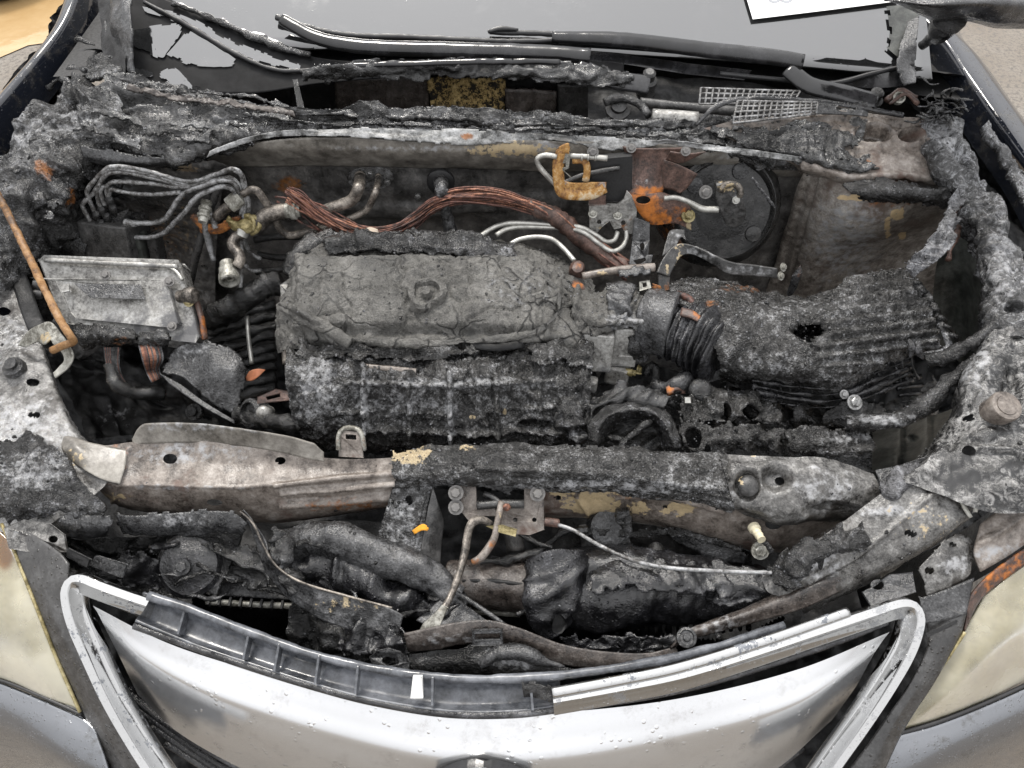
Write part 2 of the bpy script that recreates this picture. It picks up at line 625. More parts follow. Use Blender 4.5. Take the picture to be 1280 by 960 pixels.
def burnt(name, dark, mid, light, pos=(0.38, 0.52, 0.68), s=1.0, rough=(0.45, 0.9), bump=0.6, metal=0.0,
          fine=0.5, cream=(0.38, 0.305, 0.19), rust=(0.22, 0.085, 0.024), ash=(0.30, 0.303, 0.31), swirl=0.0,
          big=0.36, gain=1.7, grain=0.0, drops=0.0, wet=0.0, stretch=None, tint=None, tint_s=9.0, tint_p=(0.5, 0.62), crack=0.0, crack_s=22.0, spec=0.5, cover=None):
    """fire damaged surface: three tones mixed at three sizes, with stains that have a shape of their own
    (m1 bare paint, m2 rust, m3 pale ash and brightened ribs are painted on as masks), fine relief and uneven gloss"""
    t = NT(name)
    mc = t.map(stretch) if stretch else None
    a = t.noise(6 * s, 5, 0.66, 0, mc)
    if swirl:
        b = t.noise(38 * s, 7, 0.68, swirl)
    else:
        b = t.noise(60 * s, 6, 0.74, 0, mc)
    c = t.noise(380 * s, 3, 0.75)
    wb = 0.62 - 0.28 * fine
    f = t.math('ADD', t.math('MULTIPLY', a, big), t.math('ADD', t.math('MULTIPLY', b, 1 - big - 0.3 * fine), t.math('MULTIPLY', c, 0.3 * fine)))
    f = t.math('MULTIPLY_ADD', t.math('SUBTRACT', f, 0.5), gain, 0.5)
    col = t.ramp(f, [(pos[0], dark), (pos[1], mid), (pos[2], light)])
    if tint is not None:
        col = t.mix(t.step(t.noise(tint_s, 6, 0.65), *tint_p), col, tint)
    hb = t.math('ADD', t.math('MULTIPLY', b, 0.62), t.math('MULTIPLY', c, 0.38))
    if grain:
        gv = t.vor(240 * s, 'F1')
        g2 = t.vor(520 * s, 'F1')
        gs = t.math('ADD', t.math('MULTIPLY', gv, 0.6), t.math('MULTIPLY', g2, 0.5))
        hb = t.math('SUBTRACT', hb, t.math('MULTIPLY', gs, grain))
    if crack:
        wv = t.t.nodes.new('ShaderNodeMix'); wv.data_type = 'VECTOR'
        nz = t.t.nodes.new('ShaderNodeTexNoise'); nz.inputs['Scale'].default_value = crack_s * 1.3
        t.l(t.co, nz.inputs['Vector'])
        wv.inputs['Factor'].default_value = 0.03
        t.l(t.co, wv.inputs['A']); t.l(nz.outputs['Color'], wv.inputs['B'])
        e = t.vor(crack_s, 'DISTANCE_TO_EDGE', wv.outputs['Result'])
        ck = t.math('MULTIPLY', t.math('SUBTRACT', 1.0, t.step(e, 0.0, 0.05)), t.step(t.noise(6, 3, 0.5), 0.42, 0.58))
        col = t.mix(t.math('MULTIPLY', ck, crack), col, (0.01, 0.01, 0.01))
        hb = t.math('SUBTRACT', hb, t.math('MULTIPLY', ck, 0.8))
    nz60 = t.math('MULTIPLY', t.math('SUBTRACT', t.noise(95, 5, 0.62), 0.5), 2.6)
    vv = t.noise(90, 4, 0.7)
    for ch, cc, var in (('m3', ash, 0.5), ('m2', rust, 1.4), ('m1', cream, 0.4)):
        mk = t.math('ADD', t.attr(ch), nz60)
        soft = (0.40, 0.62) if ch == 'm1' else (0.2, 0.95)
        mk = t.math('MULTIPLY', t.step(mk, *soft), t.step(t.attr(ch), 0.02, 0.12))
        d2 = tuple(x * 0.35 for x in cc)
        col = t.mix(mk, col, t.ramp(vv, [(0.5 - 0.2, d2 if var > 1 else tuple(x * 0.7 for x in cc)), (0.62, cc)]))
    if cover is not None:                    # loose soot lying in the grain of the metal
        col = t.mix(t.step(t.noise(23, 7, 0.75), *cover[1]), col, cover[0])
    t.l(col, t.b.inputs['Base Color'])
    rg = t.ramp(t.noise(22 * s, 4, 0.75), [(0.40, rough[0]), (0.60, rough[1])])
    t.l(rg, t.b.inputs['Roughness'])
    t.b.inputs['Metallic'].default_value = metal
    t.b.inputs['Specular IOR Level'].default_value = spec
    nb = t.bump(hb, bump, 0.006)
    if drops:                                # standing rain drops
        dv = t.vor(170, 'F1')
        dm = t.math('MULTIPLY', t.math('SUBTRACT', 1.0, t.step(dv, 0.10, 0.34)), t.step(t.noise(45, 3, 0.6), 0.45, 0.58))
        nb = t.bump(dm, drops, 0.004, nb)
    t.l(nb, t.b.inputs['Normal'])
    if wet:                                  # film of water lying over the char in patches
        wm = t.math('MULTIPLY', t.step(t.noise(16, 3, 0.6), 0.40, 0.56), wet)
        t.l(wm, t.b.inputs['Coat Weight'])
        t.b.inputs['Coat Roughness'].default_value = 0.035
        t.b.inputs['Coat IOR'].default_value = 1.45
        t.l(t.bump(hb, 0.42, 0.006), t.b.inputs['Coat Normal'])
    return t.m
def plain(name, col, rough=0.5, metal=0.0, var=0.25, s=40.0, bump=0.08, coat=0.0, ior=1.5, speck=None):
    t = NT(name)
    n1 = t.noise(s, 6, 0.65)
    n2 = t.noise(s * 9, 3, 0.6)
    c = t.ramp(n1, [(0.35, tuple(x * (1 - var) for x in col)), (0.65, tuple(min(1, x * (1 + var)) for x in col))])
    if speck is not None:
        c = t.mix(t.step(t.noise(s * 3.1, 6, 0.75), *speck[1]), c, speck[0])
    t.l(c, t.b.inputs['Base Color'])
    t.l(t.ramp(n2, [(0.3, rough * 0.8), (0.7, min(1, rough * 1.25))]), t.b.inputs['Roughness'])
    t.b.inputs['Metallic'].default_value = metal
    t.b.inputs['Coat Weight'].default_value = coat
    t.b.inputs['Coat Roughness'].default_value = 0.05
    t.b.inputs['IOR'].default_value = ior
    if bump: t.l(t.bump(t.math('ADD', t.math('MULTIPLY', n1, 0.6), t.math('MULTIPLY', n2, 0.4)), bump, 0.004), t.b.inputs['Normal'])
    return t.m

K = {}
K['ash'] = burnt('ash_grey', (0.0035, 0.0033, 0.003), (0.024, 0.0237, 0.0235), (0.27, 0.275, 0.29), pos=(0.34, 0.57, 0.84), fine=0.9, big=0.34, gain=2.8, rough=(0.07, 0.42), bump=0.9, grain=0.3, wet=0.5, spec=0.4)
K['slag'] = burnt('pale_slag', (0.004, 0.0038, 0.0034), (0.038, 0.037, 0.0355), (0.33, 0.333, 0.34), pos=(0.33, 0.56, 0.84), fine=1.0, big=0.24, gain=2.8, rough=(0.10, 0.5), bump=0.9, grain=0.4, wet=0.25, spec=0.4)
K['ashlight'] = burnt('ash_pale', (0.015, 0.015, 0.015), (0.10, 0.10, 0.105), (0.27, 0.275, 0.29), pos=(0.3, 0.52, 0.76), fine=0.9, gain=2.9, bump=0.9, grain=0.3, rough=(0.2, 0.7))
K['ashcake'] = burnt('ash_cake', (0.015, 0.0145, 0.013), (0.085, 0.082, 0.075), (0.21, 0.204, 0.19), pos=(0.26, 0.5, 0.80), s=1.2, fine=1.0, gain=2.3, crack=0.75, crack_s=21, rough=(0.3, 0.8), bump=0.8, grain=0.3, tint=(0.025, 0.025, 0.024), tint_s=9, tint_p=(0.48, 0.72))
K['char'] = burnt('char_black', (0.0025, 0.0025, 0.0023), (0.008, 0.0079, 0.0077), (0.075, 0.077, 0.082), pos=(0.38, 0.62, 0.85), gain=2.6, rough=(0.05, 0.3), bump=0.9, grain=0.25, wet=1.0)
K['charmid'] = burnt('char_grey', (0.004, 0.0038, 0.0036), (0.022, 0.022, 0.0225), (0.15, 0.153, 0.16), pos=(0.34, 0.58, 0.83), gain=2.6, rough=(0.07, 0.42), bump=0.9, fine=0.9, grain=0.25, wet=0.8)
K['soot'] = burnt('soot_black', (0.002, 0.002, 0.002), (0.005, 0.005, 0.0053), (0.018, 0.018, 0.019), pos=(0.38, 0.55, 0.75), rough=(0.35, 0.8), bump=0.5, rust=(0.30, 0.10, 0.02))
K['firewall'] = burnt('sooty_firewall', (0.03, 0.0293, 0.0285), (0.09, 0.087, 0.084), (0.21, 0.20, 0.188), pos=(0.33, 0.52, 0.75), s=0.6, fine=0.5, gain=2.0, rough=(0.2, 0.55), bump=0.3, rust=(0.26, 0.11, 0.034), cream=(0.28, 0.22, 0.15))
K['shell'] = burnt('sooty_booster_shell', (0.005, 0.005, 0.005), (0.017, 0.0168, 0.0165), (0.06, 0.058, 0.056), pos=(0.32, 0.54, 0.78), s=0.7, fine=0.6, gain=2.3, rough=(0.15, 0.5), bump=0.3, drops=0.15)
K['web'] = burnt('smoked_brown_web', (0.05, 0.045, 0.038), (0.16, 0.148, 0.13), (0.31, 0.295, 0.265), pos=(0.30, 0.52, 0.78), s=0.5, fine=0.4, gain=1.9, rough=(0.3, 0.6), bump=0.2)
K['tower'] = burnt('ashed_brown_tower', (0.06, 0.05, 0.042), (0.20, 0.18, 0.16), (0.40, 0.385, 0.36), pos=(0.32, 0.52, 0.75), s=0.9, fine=0.7, gain=2.2, rough=(0.3, 0.7), bump=0.35, cream=(0.5, 0.38, 0.22), tint=(0.09, 0.068, 0.055), tint_s=9, tint_p=(0.5, 0.66))
K['cowlchar'] = burnt('streaked_cowl_char', (0.003, 0.0028, 0.0026), (0.022, 0.0217, 0.0213), (0.20, 0.204, 0.212), pos=(0.34, 0.57, 0.83), fine=0.7, big=0.30, gain=2.8, rough=(0.05, 0.36), bump=0.9, grain=0.12, stretch=(0.28, 1, 1), wet=1.0)
K['brownsteel'] = burnt('burnt_brown_steel', (0.035, 0.027, 0.022), (0.17, 0.147, 0.128), (0.33, 0.305, 0.28), pos=(0.30, 0.52, 0.77), s=0.7, fine=0.6, gain=2.1, rough=(0.25, 0.65), bump=0.3, cream=(0.42, 0.33, 0.20), tint=(0.085, 0.052, 0.040), tint_s=14, tint_p=(0.54, 0.68))
K['greysteel'] = burnt('burnt_grey_steel', (0.014, 0.013, 0.012), (0.105, 0.102, 0.097), (0.28, 0.278, 0.272), pos=(0.32, 0.54, 0.80), s=0.8, fine=0.8, gain=2.4, rough=(0.12, 0.55), bump=0.4, grain=0.15, tint=(0.024, 0.021, 0.018), tint_s=18, tint_p=(0.51, 0.60), wet=0.4)
K['swirl'] = burnt('blistered_paint', (0.004, 0.004, 0.004), (0.06, 0.0605, 0.062), (0.31, 0.315, 0.33), pos=(0.42, 0.57, 0.76), swirl=2.6, fine=0.5, gain=2.4, rough=(0.06, 0.35), bump=0.7, s=1.6, wet=0.6)
K['railr'] = burnt('blistered_rail_paint', (0.0035, 0.0035, 0.0035), (0.085, 0.083, 0.08), (0.29, 0.286, 0.28), pos=(0.42, 0.52, 0.82), s=2.2, swirl=1.8, fine=0.5, big=0.28, gain=2.3, rough=(0.06, 0.35), bump=0.35, tint=(0.010, 0.0095, 0.009), tint_s=17, tint_p=(0.51, 0.58), wet=0.6)
K['greenpanel'] = burnt('sooty_green_panel', (0.02, 0.022, 0.02), (0.06, 0.064, 0.058), (0.12, 0.124, 0.115), s=0.5, fine=0.3, rough=(0.3, 0.6), bump=0.15)
K['darksteel'] = burnt('dark_steel', (0.010, 0.010, 0.010), (0.042, 0.041, 0.040), (0.12, 0.118, 0.116), pos=(0.33, 0.52, 0.75), s=0.9, fine=0.6, gain=2.1, rough=(0.2, 0.6), bump=0.35)
K['lip'] = burnt('scorched_pale_lip', (0.02, 0.02, 0.019), (0.17, 0.172, 0.17), (0.38, 0.385, 0.39), pos=(0.34, 0.50, 0.72), s=0.9, fine=0.5, gain=2.2, rough=(0.25, 0.6), bump=0.3)
K['rust'] = burnt('rust_orange', (0.05, 0.02, 0.008), (0.24, 0.085, 0.016), (0.40, 0.17, 0.035), fine=0.6, gain=2.0, rough=(0.6, 0.9), bump=0.4)
K['rustbrown'] = burnt('rust_brown', (0.03, 0.018, 0.014), (0.085, 0.048, 0.037), (0.17, 0.11, 0.09), fine=0.6, gain=2.0, rough=(0.4, 0.75), bump=0.3, rust=(0.38, 0.12, 0.015))
K['yellowrust'] = burnt('yellow_rust', (0.13, 0.055, 0.015), (0.36, 0.19, 0.05), (0.50, 0.43, 0.31), s=0.9, fine=0.5, gain=2.0, rough=(0.5, 0.85), bump=0.25)
K['rod'] = burnt('rusty_rod', (0.06, 0.03, 0.012), (0.19, 0.095, 0.032), (0.28, 0.165, 0.075), fine=0.6, gain=2.2, rough=(0.45, 0.85), bump=0.3, s=0.9)
K['zinc'] = burnt('pale_zinc', (0.09, 0.085, 0.07), (0.28, 0.275, 0.245), (0.44, 0.435, 0.40), s=0.9, fine=0.6, gain=2.0, rough=(0.3, 0.65), bump=0.25, metal=0.35)
K['pipe'] = burnt('scorched_steel_pipe', (0.04, 0.037, 0.034), (0.20, 0.20, 0.20), (0.38, 0.385, 0.39), s=1.2, fine=0.7, gain=2.2, rough=(0.3, 0.65), bump=0.25, metal=0.3)
K['silver'] = plain('bare_silver_pipe', (0.36, 0.355, 0.33), 0.32, 0.55, 0.35, 60, 0.15, speck=((0.08, 0.075, 0.06), (0.56, 0.7)))
K['alu'] = burnt('scorched_aluminium', (0.06, 0.057, 0.053), (0.27, 0.265, 0.25), (0.50, 0.50, 0.49), pos=(0.30, 0.50, 0.74), s=0.55, fine=0.9, gain=2.0, rough=(0.25, 0.6), bump=0.2, metal=0.35, tint=(0.10, 0.10, 0.103), tint_s=12, tint_p=(0.52, 0.64))
K['tanpipe'] = burnt('heat_tanned_pipe', (0.035, 0.031, 0.027), (0.13, 0.115, 0.10), (0.30, 0.27, 0.235), s=1.0, fine=0.7, gain=2.2, rough=(0.25, 0.6), bump=0.2, metal=0.45)
K['braze'] = burnt('olive_zinc_clamp', (0.10, 0.08, 0.03), (0.26, 0.215, 0.10), (0.42, 0.37, 0.22), fine=0.6, gain=2.0, rough=(0.35, 0.7), bump=0.3, metal=0.25)
K['copper'] = burnt('bare_copper_strand', (0.04, 0.016, 0.011), (0.20, 0.088, 0.055), (0.40, 0.20, 0.13), s=1.4, fine=0.5, gain=2.4, rough=(0.35, 0.7), bump=0.1, metal=0.3)
K['copperdark'] = burnt('charred_copper_strand', (0.02, 0.013, 0.012), (0.10, 0.045, 0.034), (0.24, 0.11, 0.08), s=1.4, fine=0.3, rough=(0.5, 0.8), bump=0.1, metal=0.2)
K['boltsteel'] = plain('bolt_steel', (0.30, 0.30, 0.295), 0.35, 0.7, 0.4, 120, 0.2, speck=((0.04, 0.04, 0.04), (0.5, 0.65)))
K['boltdark'] = plain('sooty_bolt', (0.14, 0.135, 0.13), 0.5, 0.4, 0.35, 120, 0.2)
K['plastic'] = burnt('melted_black_plastic', (0.004, 0.004, 0.0045), (0.018, 0.018, 0.020), (0.10, 0.102, 0.11), pos=(0.40, 0.58, 0.80), s=0.8, fine=0.7, gain=2.2, rough=(0.07, 0.35), bump=0.5, drops=0.5, wet=0.6)
K['gplastic'] = burnt('sooty_grey_plastic', (0.008, 0.008, 0.0083), (0.055, 0.0555, 0.057), (0.17, 0.172, 0.178), pos=(0.32, 0.54, 0.80), s=0.8, fine=0.9, gain=2.4, rough=(0.09, 0.4), bump=0.5, grain=0.15, drops=0.25, tint=(0.012, 0.012, 0.0125), tint_s=22, tint_p=(0.53, 0.63))
K['brownplastic'] = burnt('scorched_brown_plastic', (0.012, 0.010, 0.009), (0.060, 0.050, 0.044), (0.16, 0.148, 0.138), pos=(0.32, 0.52, 0.76), s=0.8, fine=0.7, gain=2.2, rough=(0.15, 0.5), bump=0.4, drops=0.2)
K['foam'] = burnt('scorched_yellow_foam', (0.012, 0.010, 0.007), (0.34, 0.235, 0.085), (0.60, 0.46, 0.22), pos=(0.47, 0.50, 0.62), s=1.1, fine=0.6, rough=(0.8, 0.95), bump=0.8)
K['rubber'] = plain('black_rubber', (0.018, 0.018, 0.019), 0.45, 0, 0.3, 60, 0.15)
# ------------------------------------------------------------------ materials of the bodywork and the setting
def m_paint_skybright():  # car paint brightened: the bumper's sky shine is put into its base colour
    t = NT('wet_paint_sky_brightened')
    d = t.vor(260, 'F1')
    drop = t.math('MULTIPLY', t.math('SUBTRACT', 1.0, t.step(d, 0.12, 0.36)), t.step(t.noise(90, 3, 0.6), 0.5, 0.6))
    dirt = t.step(t.noise(30, 8, 0.75), 0.52, 0.72)
    t.l(t.mix(dirt, (0.17, 0.177, 0.19), (0.085, 0.083, 0.08)), t.b.inputs['Base Color'])
    t.b.inputs['Metallic'].default_value = 0.75
    t.l(t.math('ADD', 0.20, t.math('MULTIPLY', dirt, 0.3)), t.b.inputs['Roughness'])
    t.b.inputs['Coat Weight'].default_value = 1.0
    t.b.inputs['Coat Roughness'].default_value = 0.04
    nb = t.bump(drop, 0.35, 0.003)
    t.l(nb, t.b.inputs['Normal']); t.l(nb, t.b.inputs['Coat Normal'])
    return t.m
def m_paintdark():
    t = NT('wet_black_fender_paint')
    d = t.vor(200, 'F1')
    drop = t.math('MULTIPLY', t.math('SUBTRACT', 1.0, t.step(d, 0.1, 0.34)), t.step(t.noise(60, 3, 0.6), 0.5, 0.6))
    dirt = t.step(t.noise(26, 6, 0.75), 0.5, 0.7)
    t.l(t.mix(dirt, (0.012, 0.014, 0.020), (0.05, 0.047, 0.043)), t.b.inputs['Base Color'])
    t.l(t.math('ADD', 0.08, t.math('MULTIPLY', dirt, 0.3)), t.b.inputs['Roughness'])
    t.b.inputs['IOR'].default_value = 1.7
    t.l(t.bump(drop, 0.4, 0.003), t.b.inputs['Normal'])
    return t.m
def m_chrome(name, wear=0.0, rough=0.06):
    t = NT(name)
    n = t.noise(45, 8, 0.75)
    d = t.vor(230, 'F1')
    drop = t.math('MULTIPLY', t.math('SUBTRACT', 1.0, t.step(d, 0.1, 0.3)), t.step(t.noise(70, 3, 0.6), 0.52, 0.6))
    w = t.math('MULTIPLY', t.step(n, 0.57, 0.60), wear)
    s2 = t.step(t.noise(300, 4, 0.7), 0.55, 0.75)
    col = t.mix(w, t.mix(t.math('MULTIPLY', s2, 0.45), (0.46, 0.46, 0.455), (0.17, 0.165, 0.155)), (0.10, 0.11, 0.13))
    t.l(col, t.b.inputs['Base Color'])
    t.l(t.math('SUBTRACT', 1.0, t.math('MULTIPLY', w, 0.8)), t.b.inputs['Metallic'])
    t.l(t.math('ADD', rough, t.math('ADD', t.math('MULTIPLY', s2, 0.10), t.math('MULTIPLY', w, 0.4))), t.b.inputs['Roughness'])
    t.l(t.bump(t.math('ADD', drop, t.math('MULTIPLY', w, -0.6)), 0.25, 0.002), t.b.inputs['Normal'])
    return t.m
def m_satin():
    t = NT('satin_silver_grille_panel')
    d = t.vor(110, 'F1')
    drop = t.math('MULTIPLY', t.math('SUBTRACT', 1.0, t.step(d, 0.16, 0.30)), t.step(t.noise(30, 3, 0.65), 0.54, 0.6))
    dirt = t.step(t.noise(26, 6, 0.75), 0.5, 0.75)
    t.l(t.mix(dirt, (0.66, 0.665, 0.67), (0.52, 0.515, 0.51)), t.b.inputs['Base Color'])
    t.b.inputs['Metallic'].default_value = 0.85
    t.l(t.math('ADD', 0.20, t.math('MULTIPLY', dirt, 0.10)), t.b.inputs['Roughness'])
    t.l(t.bump(drop, 0.35, 0.002), t.b.inputs['Normal'])
    return t.m
def m_glass():
    t = NT('sooted_windscreen_glass')
    dirt = t.step(t.noise(14, 8, 0.7), 0.52, 0.75)
    t.l(t.mix(dirt, (0.012, 0.0125, 0.013), (0.03, 0.03, 0.03)), t.b.inputs['Base Color'])
    smear = t.step(t.noise(5, 6, 0.7, 1.5), 0.45, 0.7)
    t.l(t.math('ADD', 0.02, t.math('MULTIPLY', smear, 0.16)), t.b.inputs['Roughness'])
    t.b.inputs['IOR'].default_value = 2.2
    dv = t.vor(150, 'F1')
    dm = t.math('MULTIPLY', t.math('SUBTRACT', 1.0, t.step(dv, 0.08, 0.28)), t.step(t.noise(22, 3, 0.6), 0.55, 0.64))
    t.l(t.bump(dm, 0.10, 0.002), t.b.inputs['Normal'])
    t.b.inputs['Coat Weight'].default_value = 0.6
    t.b.inputs['Coat Roughness'].default_value = 0.02
    return t.m
def m_lens():
    t = NT('yellowed_headlamp_lens')
    n = t.noise(7, 5, 0.6)
    haze = t.ramp(n, [(0.38, (0.40, 0.36, 0.23)), (0.60, (0.56, 0.53, 0.42))])
    haze = t.mix(t.step(t.attr('m2'), 0.3, 0.8), haze, (0.24, 0.12, 0.03))
    t.l(haze, t.b.inputs['Base Color'])
    t.l(t.ramp(n, [(0.4, 0.16), (0.62, 0.34)]), t.b.inputs['Roughness'])
    t.l(t.ramp(t.noise(11, 4, 0.6), [(0.36, 0.75), (0.62, 0.35)]), t.b.inputs['Transmission Weight'])
    t.b.inputs['IOR'].default_value = 1.3
    t.b.inputs['Coat Weight'].default_value = 1.0
    t.b.inputs['Coat Roughness'].default_value = 0.05
    dv = t.vor(190, 'F1')
    dm = t.math('MULTIPLY', t.math('SUBTRACT', 1.0, t.step(dv, 0.10, 0.34)), t.step(t.noise(45, 3, 0.6), 0.5, 0.62))
    nb = t.bump(t.math('ADD', dm, t.math('MULTIPLY', t.noise(300, 4, 0.7), 0.1)), 0.3, 0.002)
    t.l(nb, t.b.inputs['Coat Normal'])
    return t.m
def m_ground():
    t = NT('wet_gravelly_mud')
    n = t.noise(1.3, 8, 0.65); f = t.noise(60, 6, 0.75)
    c = t.ramp(n, [(0.35, (0.13, 0.10, 0.068)), (0.5, (0.19, 0.165, 0.135)), (0.65, (0.24, 0.222, 0.20))])
    c = t.mix(t.step(f, 0.45, 0.65), c, (0.09, 0.08, 0.07))
    t.l(c, t.b.inputs['Base Color'])
    t.l(t.ramp(n, [(0.4, 0.35), (0.6, 0.85)]), t.b.inputs['Roughness'])
    t.l(t.bump(f, 0.6, 0.02), t.b.inputs['Normal'])
    return t.m
def m_puddle():
    t = NT('muddy_puddle_water')
    n = t.noise(2.2, 6, 0.6)
    t.l(t.ramp(n, [(0.4, (0.34, 0.225, 0.105)), (0.62, (0.42, 0.30, 0.16))]), t.b.inputs['Base Color'])
    t.b.inputs['Roughness'].default_value = 0.12
    t.l(t.bump(t.noise(14, 3, 0.5), 0.15, 0.02), t.b.inputs['Normal'])
    return t.m
def m_cavity():
    return plain('unlit_black_trim', (0.008, 0.008, 0.0085), 0.6, 0, 0.4, 30, 0.2)
K['paint'] = m_paint_skybright()
K['paintdark'] = m_paintdark()
K['chrome'] = m_chrome('weathered_chrome', 0.45, 0.05)
K['chromeworn'] = m_chrome('flaking_chrome', 0.9, 0.07)
K['panelchrome'] = m_satin()
K['glass'] = m_glass()
K['lens'] = m_lens()
K['reflector'] = plain('dull_lamp_reflector', (0.62, 0.60, 0.52), 0.25, 0.6, 0.2, 20, 0.05)
K['housing'] = plain('lamp_housing', (0.34, 0.32, 0.25), 0.45, 0.1, 0.25, 14, 0.05)
K['black'] = m_cavity()
K['gloss'] = burnt('glossy_black_trim', (0.006, 0.006, 0.006), (0.011, 0.011, 0.012), (0.03, 0.03, 0.032), s=0.4, fine=0.2, rough=(0.06, 0.22), bump=0.05)
K['bluegrey'] = burnt('wet_grey_grille_plastic', (0.025, 0.027, 0.031), (0.085, 0.09, 0.10), (0.16, 0.168, 0.185), s=0.5, fine=0.3, rough=(0.12, 0.35), bump=0.08)
K['strip'] = burnt('wet_dark_bumper_skin', (0.02, 0.0195, 0.019), (0.045, 0.044, 0.043), (0.10, 0.10, 0.10), pos=(0.3, 0.5, 0.75), s=0.6, fine=0.6, gain=2.0, rough=(0.12, 0.35), bump=0.12, drops=0.5)
K['frit'] = plain('sooted_frit', (0.012, 0.012, 0.0125), 0.45, 0, 0.4, 30, 0.06, ior=1.18)
K['leaf'] = plain('dry_leaf', (0.30, 0.10, 0.04), 0.6, 0, 0.3, 60, 0.2)
K['paper'] = plain('white_paper', (0.80, 0.80, 0.79), 0.6, 0, 0.02, 20, 0.02)
K['ink'] = plain('grey_ink', (0.30, 0.31, 0.33), 0.6, 0, 0.1, 20, 0.0)

# ------------------------------------------------------------------ ground
def flat_poly(name, pts, mat, **kw):
    bm = bmesh.new()
    bm.faces.new([bm.verts.new(p) for p in pts])
    return bm_link(name, bm, mat, **kw)
flat_poly('ground', [(-60, -60, 0), (60, -60, 0), (60, 80, 0), (-60, 80, 0)], m_ground(), kind='structure')
pud = []
for i in range(40):
    a = 2 * math.pi * i / 40
    rr = 1 + 0.14 * math.sin(3 * a + 1) + 0.08 * math.sin(7 * a)
    pud.append((-2.7 + 1.75 * rr * math.cos(a), 3.95 + 1.7 * rr * math.sin(a), 0.004))
flat_poly('puddle', pud, m_puddle(), kind='structure')
tc = P(-30, -62, 0.10)
tyre = tube('tyre', [tc + Vector((0.30 * math.cos(a), 0.30 * math.sin(a), 0.0)) for a in [2 * math.pi * k / 16 for k in range(17)]],
            0.10, K['rubber'], n=14, step=0.03, label='dark tyre lying at the far edge of the muddy puddle', cat='tyre')

# ------------------------------------------------------------------ the car: body panels, glass, lamps, grille
car = thing('burnt_car', Vector((0, 0.9, 0)), 'dark car with burnt-out open engine bay seen from the front', 'car')

# windscreen: a curved pane over the dark dash
rows = []
for k in range(7):
    s = k / 6
    row = []
    for x in np.linspace(-0.67, 0.70, 15):
        y = 0.93 - 0.14 * x * x + s * 0.75
        row.append(Vector((x, y, wz(x, y))))
    rows.append(row)
windscreen = sheet('windscreen', rows, K['glass'], car, res=0.025, th=0.005, label='grey reflecting windscreen, sooty along its base')
# soot and melted trim along the windscreen base (dark glossy frit)
def on_glass(pts, off): return [PW(a, b, off) for a, b in pts]
sheet('windscreen_frit', [on_glass([(146, 102), (230, 114), (320, 116), (400, 104), (520, 94), (660, 90), (780, 94)], 0.004),
      on_glass([(150, 50), (235, 62), (330, 78), (410, 80), (520, 78), (660, 76), (780, 80)], 0.004), on_glass([(160, -20), (240, 10), (330, 52), (410, 74), (520, 75), (660, 73), (780, 77)], 0.004)],
      K['frit'], windscreen, res=0.006, th=0.002, disp=[('f', 10, 0.001)])
for rr_ in ([[(160, 40), (190, 32), (232, 28)], [(160, 50), (196, 54), (222, 48)], [(168, 58), (202, 74), (208, 66)]],
            [[(238, 32), (268, 50), (300, 74)], [(224, 50), (254, 66), (292, 82)], [(208, 68), (238, 82), (268, 84)]],
            [[(154, 76), (176, 84), (196, 92)], [(156, 95), (172, 97), (188, 96)]],
            [[(178, 8), (230, 18), (300, 54), (380, 82)], [(182, 16), (225, 30), (290, 66), (378, 92)]],
            [[(196, 92), (216, 84), (232, 96)], [(210, 106), (232, 110), (250, 118)]]):
    sheet('sky_reflection_patch', [on_glass(r_, 0.0068) for r_ in rr_], K['glass'], windscreen, res=0.003, ragged=0.005)  # shiny glass patches shaped as the pale sky reflections over the frit
# rubber seal strips under the wipers, left
tube('seal_strip', on_glass([(180, 2), (232, 30), (300, 70), (350, 88), (420, 84), (520, 80)], 0.010), 0.004, K['rubber'], windscreen, n=8, disp=[('f', 60, 0.001)])
tube('seal_strip', on_glass([(215, 4), (262, 22), (330, 52), (388, 70)], 0.012), [0.003, 0.006, 0.008, 0.004], K['char'], windscreen, n=8, disp=[('f', 70, 0.004)])
tube('seal_strip', on_glass([(900, 92), (960, 98), (1040, 104), (1090, 92), (1142, 80)], 0.006), 0.004, K['rubber'], windscreen, n=8)
sheet('soot_stain', [on_glass([(1045, 100), (1080, 92), (1120, 80), (1140, 70)], 0.006), on_glass([(1060, 108), (1090, 110), (1125, 108), (1140, 105)], 0.006)], K['gloss'], windscreen, res=0.005)
sheet('soot_stain', [on_glass([(700, 60), (780, 68), (860, 78), (940, 88)], 0.005), on_glass([(700, 72), (780, 80), (860, 92), (930, 100)], 0.005)], K['gloss'], windscreen, res=0.005, disp=[('f', 8, 0.002)])
sheet('soot_stain', [on_glass([(1108, 8), (1135, 5), (1150, 0)], 0.006), on_glass([(1112, 40), (1132, 42), (1146, 38)], 0.006), on_glass([(1108, 62), (1125, 76), (1140, 78)], 0.006)], K['greenpanel'], windscreen, res=0.005, ragged=0.006)

# sheet of paper under the glass wipers, with two printed marks
pp = thing('paper_sheet', PW(1000, 20, 0.01), 'white paper sheet with grey print lying on the windscreen', 'paper')
plate('sheet', on_glass([(941, 24), (925, -30), (1105, -60), (1125, 1), (1040, 12)], 0.008), K['paper'], pp, th=0.0006, bevel=0)
for cx in (968, 983):
    plate('printed_mark', [PW(cx + 8 * math.cos(a) , -1 + 4.5 * math.sin(a), 0.009) for a in np.linspace(0, 2 * math.pi, 16)[:-1]], K['ink'], pp, th=0.0003, bevel=0,
          holes=[[PW(cx + 3.5 * math.cos(a), -1 + 2 * math.sin(a), 0.009) for a in np.linspace(0, 2 * math.pi, 10)[:-1]]])

